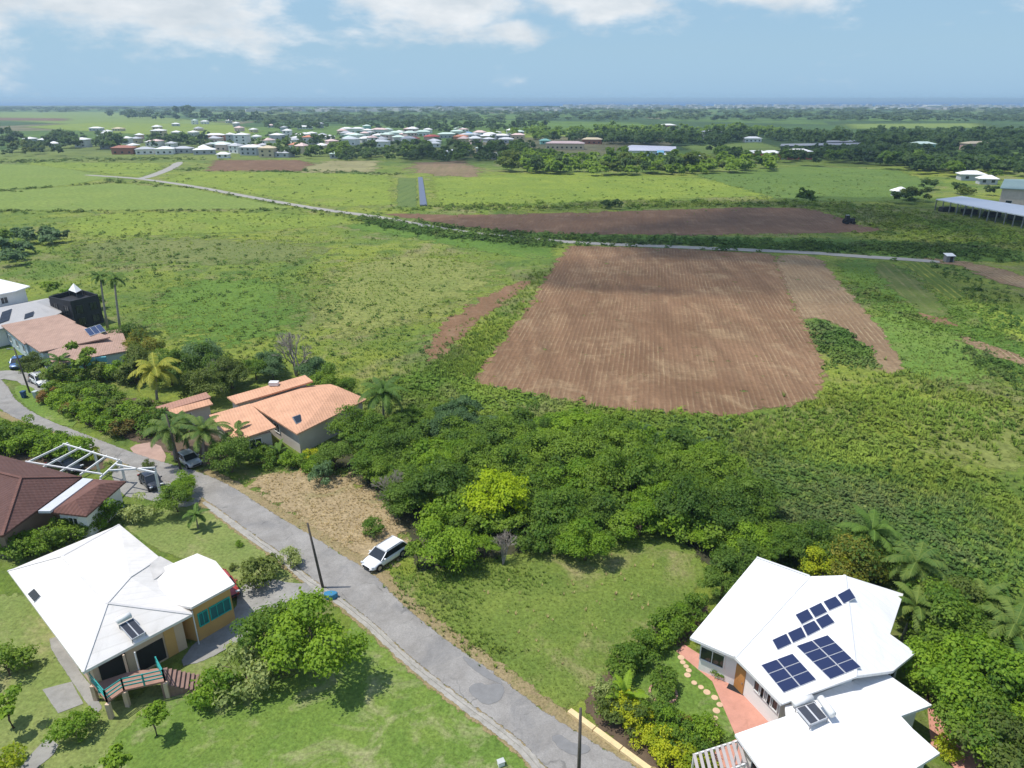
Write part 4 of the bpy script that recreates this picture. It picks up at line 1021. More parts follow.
    for i in range(len(wp2)):
        a, b = wp2[i], wp2[(i + 1) % len(wp2)]; L = (b - a).length
        if L > 3: window(t, a, b, 0.5, 1.5, 1.0, 1.3)
    pl2 = plane_of(V[0], V[1], Rr[0])
    water_heater([z(345, 500), z(400, 482), z(440, 528), z(388, 550)], pl2, t, 0.4, (0, 1))
    f = MB().tube([G(*z(418, 470), 3.9), G(*z(455, 520), 3.9)], 0.25, 12).build('storage_tank', FRAMEW, t, smooth=True)
    return t
house_solar()

# ------------------------------------------------------------------ vehicles
TYRE = paint('tyre_rubber', (0.02, 0.02, 0.02), 0.9, 0.1); RIM = paint('alloy', (0.45, 0.45, 0.47), 0.35, 0.1, metal=0.7)
LAMPW = paint('lamp_clear', (0.6, 0.62, 0.65), 0.15, 0.05); LAMPR = paint('lamp_red', (0.4, 0.02, 0.02), 0.2, 0.05)
BLACKP = paint('black_plastic', (0.02, 0.02, 0.022), 0.6, 0.1)
def make_car(label, colour, L=4.5, Wd=1.82, Ht=1.6, suv=True, group=None, hood=0.27):
    t = thing('car', (0, 0, 0), label, 'car', group)
    hw = Wd / 2; gc = 0.22 if suv else 0.17; belt = 0.64 * Ht; zr = Ht
    # lower body: stations along x (front = +x)
    st = [(-.50, .72, gc + .2, belt * .72), (-.48, .90, gc + .06, belt * .93), (-.42, .99, gc, belt * 1.02), (-.2, 1.0, gc, belt * 1.0), (.05, 1.0, gc, belt * .98),
          (.22, 1.0, gc, belt * .955), (.36, .98, gc, belt * .88), (.455, .88, gc + .04, belt * .74), (.495, .66, gc + .16, belt * .56)]
    m = MB(); n = 10
    for fx, fw, zb, zt in st:
        w = hw * fw; x = fx * L
        m.v += [Vector(p) for p in ((x, -w * .86, zb), (x, -w, zb + .12), (x, -w, (zb + zt) / 2), (x, -w * .97, zt - .1), (x, -w * .84, zt), (x, w * .84, zt), (x, w * .97, zt - .1), (x, w, (zb + zt) / 2), (x, w, zb + .12), (x, w * .86, zb))]
    for i in range(len(st) - 1):
        for k in range(n):
            a = i * n + k; b = i * n + (k + 1) % n
            m.f.append((a, b, b + n, a + n))
    m.f.append(tuple(range(n))); m.f.append(tuple((len(st) - 1) * n + k for k in reversed(range(n))))
    body = m.build('body', colour, t, smooth=True, sub=1)
    # glasshouse
    xr, xf = (-.475 if suv else -.36), .25
    tr, tf = (-.385 if suv else -.24), .08
    bw, tw = hw * .92, hw * .78; zb = belt - .03
    g = MB().add([(xr * L, -bw, zb), (xf * L, -bw, zb - .03), (xf * L, bw, zb - .03), (xr * L, bw, zb), (tr * L, -tw, zr - .07), (tf * L, -tw, zr - .09), (tf * L, tw, zr - .09), (tr * L, tw, zr - .07)],
                 [(0, 1, 5, 4), (1, 2, 6, 5), (2, 3, 7, 6), (3, 0, 4, 7), (4, 5, 6, 7)]).build('windows', DARKGL, t, bevel=0.03)
    r = MB()
    cols = [(tr - .01, .92, -.055), (tr + .03, 1.0, -.02), ((tr + tf) / 2, 1.02, 0.0), (tf - .04, 1.0, -.025), (tf + .012, .93, -.07)]
    for fx, k, dz in cols:
        x = fx * L
        r.v += [Vector(p) for p in ((x, -tw * 1.05 * k, zr - .05 + dz), (x, -tw * .8 * k, zr + dz), (x, tw * .8 * k, zr + dz), (x, tw * 1.05 * k, zr - .05 + dz), (x, tw * 1.0 * k, zr - .09 + dz), (x, -tw * 1.0 * k, zr - .09 + dz))]
    for i in range(len(cols) - 1):
        for k in range(6):
            a = i * 6 + k; b = i * 6 + (k + 1) % 6; r.f.append((a, b, b + 6, a + 6))
    r.f.append(tuple(range(6))); r.f.append(tuple(24 + k for k in reversed(range(6))))
    r.build('roof', colour, t, smooth=True)
    pil = MB()
    for s in (-1, 1):
        def at(k, f0=0.0):  # k along the side, bottom and top points
            return (Vector(((xr + (xf - xr) * k) * L, s * (bw + .01), zb)), Vector(((tr + (tf - tr) * k) * L, s * (tw + .01), zr - .07)))
        for k, w in ((0.0, .14), (.36, .07), (.68, .06), (1.0, .08)):
            p, q = at(k); MB().bar(p, q, w if not (suv and k == 0) else .26, .04).build('pillar', colour if k in (0.0, 1.0) else BLACKP, t)
    for s in (-1, 1):
        MB().box((.18 * L, s * (hw + .09), belt + .06), (.16, .2, .13)).build('mirror', colour, t, bevel=.03)
        MB().box((.452 * L, s * hw * .68, belt * .70), (.2, .36, .13), s * -.35).build('headlight', LAMPW, t, bevel=.03)
        MB().box((-.488 * L, s * hw * .76, belt * .80), (.09, .32, .2), s * .2).build('taillight', LAMPR, t, bevel=.02)
    MB().box((.488 * L, 0, belt * .50), (.08, Wd * .5, .2)).build('grille', BLACKP, t, bevel=.02)
    MB().box((-.497 * L, 0, belt * .5), (.03, .5, .13)).build('number_plate', FRAMEW, t)
    if suv:
        rb = MB()
        for s in (-1, 1): rb.bar((tr * L * .9, s * tw * .92, zr + .03), (tf * L * .7, s * tw * .92, zr + .02), .04)
        rb.build('roof_rail', GREYM, t)
    wr = .34 if suv else .31
    for fx in (-.30, .315):
        for s in (-1, 1):
            m = MB(); m.tube([(fx * L, s * (hw - .2), wr), (fx * L, s * (hw + .015), wr)], wr, 20)
            w_ = m.build('wheel', TYRE, t)
            MB().tube([(fx * L, s * (hw + .01), wr), (fx * L, s * (hw + .03), wr)], wr * .62, 14).build('rim', RIM, w_)
            MB().tube([(fx * L, s * (hw - .21), wr + .01), (fx * L, s * (hw + .004), wr + .01)], wr * 1.14, 20).build('wheel_arch', BLACKP, t)
    return t
def carpaint(n, c, met=0.0):
    m, nt = nodes(n); p = finish(nt, c, 0.35, None, 0.5, met); p.inputs['Coat Weight'].default_value = 0.7; p.inputs['Coat Roughness'].default_value = 0.05; return m
CW, CS, CB, CD, CR = carpaint('white_car_paint', (0.72, 0.73, 0.74)), carpaint('silver_car_paint', (0.52, 0.53, 0.54), .4), carpaint('blue_car_paint', (0.03, 0.10, 0.28), .2), carpaint('dark_car_paint', (0.02, 0.024, 0.035), .2), carpaint('red_car_paint', (0.42, 0.05, 0.04))
def place(o, u, v, rz, z=0.0, s=1.0):
    p = G(u, v, 0); o.location = (p.x, p.y, z); o.rotation_euler = (0, 0, rz); o.scale = (s, s, s); return o
def dirang(u0, v0, u1, v1):
    a, b = G(u0, v0), G(u1, v1); return math.atan2(b.y - a.y, b.x - a.x)
place(make_car('white sport utility car parked on the dry verge of the road', CW, 4.6, 1.88, 1.5), 385, 560, dirang(400, 549, 370, 568))
place(make_car('silver hatchback on the road beside the dark bushy tree', CS, 4.2, 1.72, 1.42, False), 189, 463, dirang(182, 457, 197, 467), 0.01)
place(make_car('blue car parked in the driveway above the white car', CB, 4.3, 1.75, 1.5, False), 19, 366, dirang(22, 360, 14, 371), 0.03)
place(make_car('white car parked in the driveway beside the two wheeled bins', CW, 4.2, 1.75, 1.6), 41, 384, dirang(36, 380, 47, 387), 0.03)
place(make_car('dark car parked under the white pergola', CD, 4.4, 1.78, 1.5, False), 66, 470, dirang(56, 468, 78, 473), 0.02)
place(make_car('small dark car at the edge of the parking court behind the dense green tree', CD, 3.9, 1.65, 1.45, False), 152, 485, dirang(147, 479, 158, 490), 0.02)
o = make_car('red car peeping out behind the ochre bungalow wing', CR, 3.9, 1.6, 1.45, False); q = G(243, 605); o.location = (q.x - .67 * 2.9 - .35, q.y + .74 * 2.9 - .2, .03); o.rotation_euler = (0, 0, math.atan2(-.74, .67))

# ------------------------------------------------------------------ poles, bins, small things
def pole(u, v, h, lean, label, arms=(), r=0.13, wires=None):
    p = G(u, v); t = thing('utility_pole', p, label, 'utility pole')
    top = p + Vector((lean[0], lean[1], h))
    MB().tube([p, p.lerp(top, .5), top], [r, r * .85, r * .65], 10).build('post', WOOD, t, smooth=True)
    for hh, L, a in arms:
        c = p.lerp(top, hh / h); d = Vector((math.cos(a), math.sin(a), 0.1)) * L
        ar = MB().bar(c, c + d, .07).build('arm', GREYM, t)
        MB().box(c + d, (.5, .2, .12), a).build('lamp_head', GREYM, ar)
    return top
tp = []
tp.append(pole(323, 588, 6.6, (-.7, .2), 'dark wooden pole at the roadside beside the concrete driveway', ()))
tp.append(pole(578, 800, 7.4, (-.1, .1), 'dark wooden pole at the roadside beside the yellow kerb', ()))
tp.append(pole(181, 470, 7.0, (-.5, .2), 'wooden pole standing behind the silver hatchback', ()))
tp.append(pole(30, 393, 7.0, (-.7, .3), 'wooden pole on the grass beside the two wheeled bins', ((6.6, 1.0, 3.0),)))
def bin_(u, v, mat, label):
    p = G(u, v); t = thing('wheeled_bin', p, label, 'bin')
    b = MB().add([(x * .26 * k + p.x, y * .3 * k + p.y, z) for z, k in ((.08, .8), (1.0, 1.0)) for x, y in ((-1, -1), (1, -1), (1, 1), (-1, 1))], [(0, 3, 2, 1), (4, 5, 6, 7), (0, 1, 5, 4), (1, 2, 6, 5), (2, 3, 7, 6), (3, 0, 4, 7)]).build('body', mat, t)
    MB().box((p.x, p.y - .02, 1.04), (.62, .7, .08)).build('lid', mat, t, bevel=.02)
    for s in (-1, 1): MB().tube([(p.x + s * .2, p.y + .3, .12), (p.x + s * .28, p.y + .3, .12)], .12, 12).build('wheel', TYRE, t)
bin_(24.5, 398, paint('blue_bin', (0.02, 0.07, 0.16), .5), 'dark blue wheeled bin on the grass beside the pole')
bin_(36.5, 398, paint('pale_bin', (0.45, 0.5, 0.48), .5), 'pale grey wheeled bin on the grass beside the pole')
# small tank / water meter boxes
p = G(501, 765); t = thing('utility_box', p, 'small pale box on the lush lawn near the road', 'utility box')
MB().box(p + Vector((0, 0, .17)), (.42, .32, .34), .4).build('body', FRAMEW, t, bevel=.02)
MB().box(p + Vector((0, 0, .37)), (.48, .38, .05), .4).build('lid', paint('box_lid', (.5, .52, .5), .6), t, bevel=.01)
t = thing('water_drum', G(331, 598), 'blue tarpaulin-covered object beside the pole and driveway', 'container')
p = G(331, 598)
MB().prism([(p.x + .6 * math.cos(a) * (1 + .15 * math.sin(3 * a)), p.y + .38 * math.sin(a)) for a in [i * .524 for i in range(12)]], 0, .55).build('body', paint('bright_blue_tarp', (0.04, 0.20, 0.34), .6), t, bevel=.1)
# yellow kerb wall at the right garden
a, b = G(569, 712), G(650, 772)
kb = MB(); L = (b - a).length; k = int(L / 2.2)
for i in range(k): kb.bar(a.lerp(b, i / k + .004) + Vector((0, 0, .13)), a.lerp(b, (i + 1) / k - .004) + Vector((0, 0, .13)), .42, .26)
tag(kb.build('garden_kerb', paint('yellow_limewash', (0.72, 0.56, 0.30), .85, .15, 2, dirt=(.4, .33, .2)), bevel=.02), 'low yellow painted garden kerb wall along the road', 'kerb wall')
t = thing('garden_canopy', G(716, 758), 'pale slatted garden canopy beside the pink patio at the bottom', 'canopy')
cq = [G(694, 755, 2.2), G(738, 741, 2.2), G(745, 764, 2.2), G(700, 782, 2.2)]
cb = MB()
for i in range(4): cb.bar(cq[i], cq[(i + 1) % 4], .1, .14)
cb.build('frame', FRAMEW, t)
sl = MB()
for i in range(9): sl.bar(cq[0].lerp(cq[1], i / 8) + Vector((0, 0, .1)), cq[3].lerp(cq[2], i / 8) + Vector((0, 0, .1)), .2, .04)
sl.build('slats', paint('pale_slats', (.42, .38, .36), .7), t)
for q in cq: MB().bar((q.x, q.y, 0), (q.x, q.y, 2.1), .1).build('post', FRAMEW, t)
# stones in the garden path
SM = paint('sandstone_disc', (0.62, 0.43, 0.28), .9, .15, 3)
for i, (x, y) in enumerate(((3, 352), (8, 366), (18, 378), (26, 390), (22, 404), (42, 427), (62, 440), (80, 455), (103, 471), (118, 492), (108, 510), (104, 532), (101, 553), (96, 574), (92, 596))):
    p = G(680 + x * .336, 540 + y * .336); r = random.uniform(.2, .27)
    o = MB().prism([(p.x + r * math.cos(q * .524), p.y + r * math.sin(q * .524)) for q in range(12)], 0.02, .09).build('stepping_stone', SM, bevel=.015)
    tag(o, 'round sandstone stepping stone in the curved lawn path of the solar house', 'stepping stone', 'stepping stones across the small lawn')
ringp = G(663, 694); rb = MB()
for q in range(14):
    a0 = q / 14 * 6.283; c = ringp + Vector((math.cos(a0), math.sin(a0), 0)) * .95
    rb.box(c + Vector((0, 0, .08)), (.38, .16, .2), a0 + 1.571)
tag(rb.build('planter_ring', paint('terracotta_brick', (.45, .27, .2), .9)), 'ring of bricks round the round shrub on the small lawn', 'planter edging')
p = G(170 * .336 + 680, 443 * .336 + 540); tag(MB().box((p.x, p.y, .07), (1.3, .9, .03), -.6).build('doormat', BLACKP), 'dark doormat on the pink patio by the wooden door', 'doormat')

# ------------------------------------------------------------------ vegetation library
def rot_frames(n, nrm, rg):
    """random in-plane frames around given normals"""
    a = rg.normal(size=(n, 3)); x = np.cross(nrm, a); x /= np.linalg.norm(x, axis=1)[:, None] + 1e-9
    return x, np.cross(nrm, x)
def leaf_quads(C, nrm, size, rg, aspect=1.5):
    n = len(C); x, y = rot_frames(n, nrm, rg)
    s = size * rg.uniform(.6, 1.35, n)[:, None]
    V = np.stack([C - x * s * .5, C - y * s * .5 / aspect + nrm * s * .12, C + x * s * .5, C + y * s * .5 / aspect + nrm * s * .12], 1)
    return V.reshape(-1, 3), np.arange(4 * n).reshape(n, 4)
def crown(seed, rx, rz, zc, nl, nleaf, leaf, flat=0.75, lob=0.42, mixd=.5):
    rg = np.random.default_rng(seed); Cs = []; Ns = []; vs = []
    th = rg.uniform(0, 2 * np.pi, nl); ph = np.arccos(rg.uniform(-.6, 1, nl)); rr = rg.uniform(.2, .95, nl) ** .6
    sx = rg.uniform(.75, 1.2); LC = np.stack([rx * sx * rr * np.sin(ph) * np.cos(th), rx / sx * rr * np.sin(ph) * np.sin(th), zc + rz * rr * np.cos(ph) * (1 + .25 * np.sin(th * 2 + seed))], 1)
    LR = rx * lob * rg.uniform(.35, 1.2, nl) * (1.15 - .4 * rr); w = LR ** 2; cnt = (nleaf * w / w.sum()).astype(int)
    lobev = rg.uniform(0, 1, nl)
    for i in range(nl):
        k = cnt[i]; d = rg.normal(size=(k, 3)); d /= np.linalg.norm(d, axis=1)[:, None]
        d[:, 2] = np.where(d[:, 2] < -.35, -d[:, 2], d[:, 2])
        r = LR[i] * np.where(rg.random(k) < .14, rg.uniform(1.0, 1.4, k), rg.uniform(.45, 1.0, k) ** .5) * (1 + .22 * np.sin(d[:, 0] * 7 + i) * np.cos(d[:, 1] * 6 + 2 * i))
        P = LC[i] + d * r[:, None] * np.array([1, 1, flat])
        nn = d * 1.0 + rg.normal(size=(k, 3)) * mixd + np.array([0, 0, .35]); nn /= np.linalg.norm(nn, axis=1)[:, None]
        Cs.append(P); Ns.append(nn); vs.append(np.clip(.45 * lobev[i] + .55 * rg.uniform(0, 1, k), 0, 1))
    C = np.concatenate(Cs); Nn = np.concatenate(Ns); v = np.concatenate(vs)
    keep = C[:, 2] > .05
    V, Q = leaf_quads(C[keep], Nn[keep], leaf, rg)
    return V, Q, v[keep], LC, LR
def trunk_mb(h, r, LC, seed, nlimb=7):
    rd = random.Random(seed); m = MB(); top = Vector((rd.uniform(-.2, .2), rd.uniform(-.2, .2), h))
    m.tube([(0, 0, -.1), (rd.uniform(-.08, .08), rd.uniform(-.08, .08), h * .5), top], [r * 1.25, r, r * .75], 8)
    idx = list(range(len(LC))); rd.shuffle(idx)
    for i in idx[:nlimb]:
        e = Vector(LC[i].tolist()); s = Vector((0, 0, h * rd.uniform(.6, 1)))
        mid = s.lerp(e, .5) + Vector((0, 0, rd.uniform(-.2, .3)))
        m.tube([s, mid, e], [r * .55, r * .38, r * .12], 6)
    return m
PROTO = {}
def tree_proto(key, name, seed, rx, rz, zc, nl, nleaf, leaf, mat, bark=BARK, th=None, tr=.16, **k):
    V, Q, v, LC, LR = crown(seed, rx, rz, zc, nl, nleaf, leaf, **k)
    me = np_mesh('crown', V, Q, v, (mat,))
    tm = trunk_mb(th or zc * .7, tr, LC, seed)
    tme = bpy.data.meshes.new('trunk'); tme.from_pydata([tuple(p) for p in tm.v], [], tm.f); tme.materials.append(bark); tme.update()
    tme.polygons.foreach_set('use_smooth', [True] * len(tme.polygons))
    PROTO[key] = (name, me, tme)
def plant(key, p, sc, rz=None, label=None, cat='tree', mat=None, group=None, name=None, parts=True, sz=None):
    nm, me, tme = PROTO[key]
    rz = random.uniform(0, 6.28) if rz is None else rz
    s3 = (sc, sc, sc * (sz or 1))
    if parts:
        t = thing(name or nm, (p[0], p[1], 0), label, cat, group); t.rotation_euler = (0, 0, rz); t.scale = s3
        c = bpy.data.objects.new('crown', me); link(c, t)
        k = bpy.data.objects.new('trunk', tme); link(k, t)
    else:
        c = t = bpy.data.objects.new(name or nm, me); link(c); tag(c, label, cat, group)
        c.location = (p[0], p[1], 0); c.rotation_euler = (0, 0, rz); c.scale = s3
    if mat: setmat(c, mat)
    return t
LG = leafmat('leaf_green', (0.066, 0.148, 0.016), (0.225, 0.335, 0.032))
LD = leafmat('leaf_dark', (0.052, 0.118, 0.016), (0.165, 0.262, 0.032))
LB = leafmat('leaf_bright', (0.10, 0.21, 0.014), (0.27, 0.41, 0.026))
LL = leafmat('leaf_lime', (0.23, 0.36, 0.008), (0.42, 0.53, 0.012))
LO = leafmat('leaf_olive', (0.08, 0.13, 0.022), (0.19, 0.24, 0.045))
LY = leafmat('leaf_yellow', (0.16, 0.26, 0.012), (0.52, 0.54, 0.02))
LP = leafmat('leaf_pale', (0.14, 0.22, 0.05), (0.45, 0.50, 0.18))
LGY = leafmat('leaf_greyish', (0.07, 0.145, 0.05), (0.16, 0.26, 0.11))
LR_ = leafmat('leaf_reddish', (0.09, 0.13, 0.02), (0.30, 0.16, 0.04))
LFL = leafmat('leaf_orange_blossom', (0.055, 0.14, 0.018), (0.42, 0.33, 0.04))
LFH = leafmat('leaf_haze_tint', (0.06, 0.11, 0.04), (0.14, 0.20, 0.06))  # paler, greyer leaf for the farthest woods; distance haze put into the colour
LF = leafmat('leaf_far', (0.036, 0.078, 0.026), (0.105, 0.175, 0.040))
for i in range(5):
    tree_proto('broad%d' % i, 'broadleaf_tree', 20 + i, 3.0, 2.1, 2.7, 34 + 4 * i, 8000, .25, LG, tr=.17)
for i in range(3):
    tree_proto('umbrella%d' % i, 'broadleaf_tree', 60 + i, 3.4, 1.3, 3.4, 40, 6000, .28, LG, th=2.6, tr=.15, flat=.45, lob=.3)
for i in range(4):
    tree_proto('bush%d' % i, 'shrub', 80 + i, 1.2, 1.0, .75, 18, 1900, .16, LG, th=.5, tr=.05, lob=.45)
for i in range(3):
    tree_proto('young%d' % i, 'young_tree', 100 + i, 1.2, 1.0, 2.0, 11, 1100, .26, LB, th=1.6, tr=.07, lob=.4)
for i in range(4):
    tree_proto('far%d' % i, 'broadleaf_tree', 120 + i, 4.0, 3.0, 3.8, 16, 900, 1.05, LF, th=3, tr=.3, lob=.42)

# palms
def palm_proto(key, h, lean, nf, fl, mat, seed, droop=1.0, tr=.16, up=.55):
    rd = random.Random(seed); m = MB(); top = Vector((lean, 0, h))
    m.tube([(0, 0, -.1), (lean * .25, 0, h * .35), (lean * .62, 0, h * .7), top], [tr * 1.4, tr, tr * .85, tr * .8], 10)
    tme = bpy.data.meshes.new('trunk'); tme.from_pydata([tuple(p) for p in m.v], [], m.f); tme.materials.append(PALEB); tme.update()
    tme.polygons.foreach_set('use_smooth', [True] * len(tme.polygons))
    Vs = []; Q = []; vv = []
    for i in range(nf):
        a = i * 2.399 + rd.uniform(-.2, .2); el = up + .75 * (1 - 2 * (i / nf)) * 1.05 + rd.uniform(-.12, .12); L = fl * rd.uniform(.85, 1.1)
        d = Vector((math.cos(a), math.sin(a), 0)); p = top.copy(); seg = 14; ang = el; prev = None; fv = rd.random()
        side = Vector((-d.y, d.x, 0))
        for j in range(seg + 1):
            s = j / seg; t_ = (d * math.cos(ang) + Vector((0, 0, math.sin(ang)))); up_ = side.cross(t_) * -1
            wid = .62 * fl / 3.2 * math.sin(math.pi * min(1, .12 + s * .86)) ** .7
            if j < seg:
                for sd in (-1, 1):
                    for q in range(2):
                        b0 = p + t_ * (L / seg) * q * .5
                        tip = b0 + (side * sd * .86 + t_ * .5 - Vector((0, 0, 1)) * (.32 + .3 * rd.random()) * droop) * wid
                        w2 = t_ * (.07 * fl / 3.2 + .03)
                        k = len(Vs); Vs += [b0, b0 + w2 * 1.3, tip + w2 * .4, tip - w2 * .2]; Q.append((k, k + 1, k + 2, k + 3)); vv.append(min(1, .5 * fv + .5 * rd.random()))
            nx_ = p + t_ * (L / seg)
            k = len(Vs); w = side * .035; Vs += [p - w, p + w, nx_ + w, nx_ - w]; Q.append((k, k + 1, k + 2, k + 3)); vv.append(.9)
            p = nx_; ang -= (1.55 / seg) * droop * (.6 + s)
    me = np_mesh('crown', [tuple(p) for p in Vs], Q, vv, (mat,))
    PROTO[key] = ('palm_tree', me, tme)
LPM = leafmat('palm_green', (0.045, 0.11, 0.015), (0.13, 0.22, 0.03), .25, .65)
LPY = leafmat('palm_yellow', (0.16, 0.22, 0.02), (0.42, 0.40, 0.05), .25, .65)
LPO = leafmat('palm_olive', (0.05, 0.12, 0.02), (0.19, 0.25, 0.045), .25, .65)
palm_proto('palm_a', 4.5, .5, 20, 3.3, LPM, 1); palm_proto('palm_b', 5.2, -.6, 22, 3.6, LPM, 2, 1.15); palm_proto('palm_tall', 10.5, .9, 16, 2.4, LPM, 3, 1.2, .2)
palm_proto('palm_small', 1.6, .1, 12, 1.5, LPM, 4, 1.1, .07)
palm_proto('banana', .8, 0, 9, 1.9, LB, 5, .8, .12, .8)
# bare branching tree
def bare_proto(key, seed, h=4.0, spread=3.0):
    rd = random.Random(seed); m = MB()
    def grow(p, d, L, r, dep):
        q = p + d * L; m.tube([p, q], [r, r * .65], 5, False)
        if dep == 0: return
        for _ in range(3 if dep > 1 else 4):
            nd = (d + Vector((rd.uniform(-1, 1), rd.uniform(-1, 1), rd.uniform(-.35, .5))) * .75).normalized()
            grow(q, nd, L * rd.uniform(.62, .85), r * .62, dep - 1)
    for _ in range(3): grow(Vector((0, 0, 0)), Vector((rd.uniform(-.5, .5), rd.uniform(-.5, .5), 1)).normalized(), h * .33, .11, 4)
    me = bpy.data.meshes.new('branches'); me.from_pydata([tuple(p) for p in m.v], [], m.f); me.update()
    me.materials.append(paint('dead_wood', (0.30, 0.26, 0.22), .95, .2, 3)); PROTO[key] = ('bare_tree', me, None)
bare_proto('bare0', 1); bare_proto('bare1', 2)

random.seed(21)
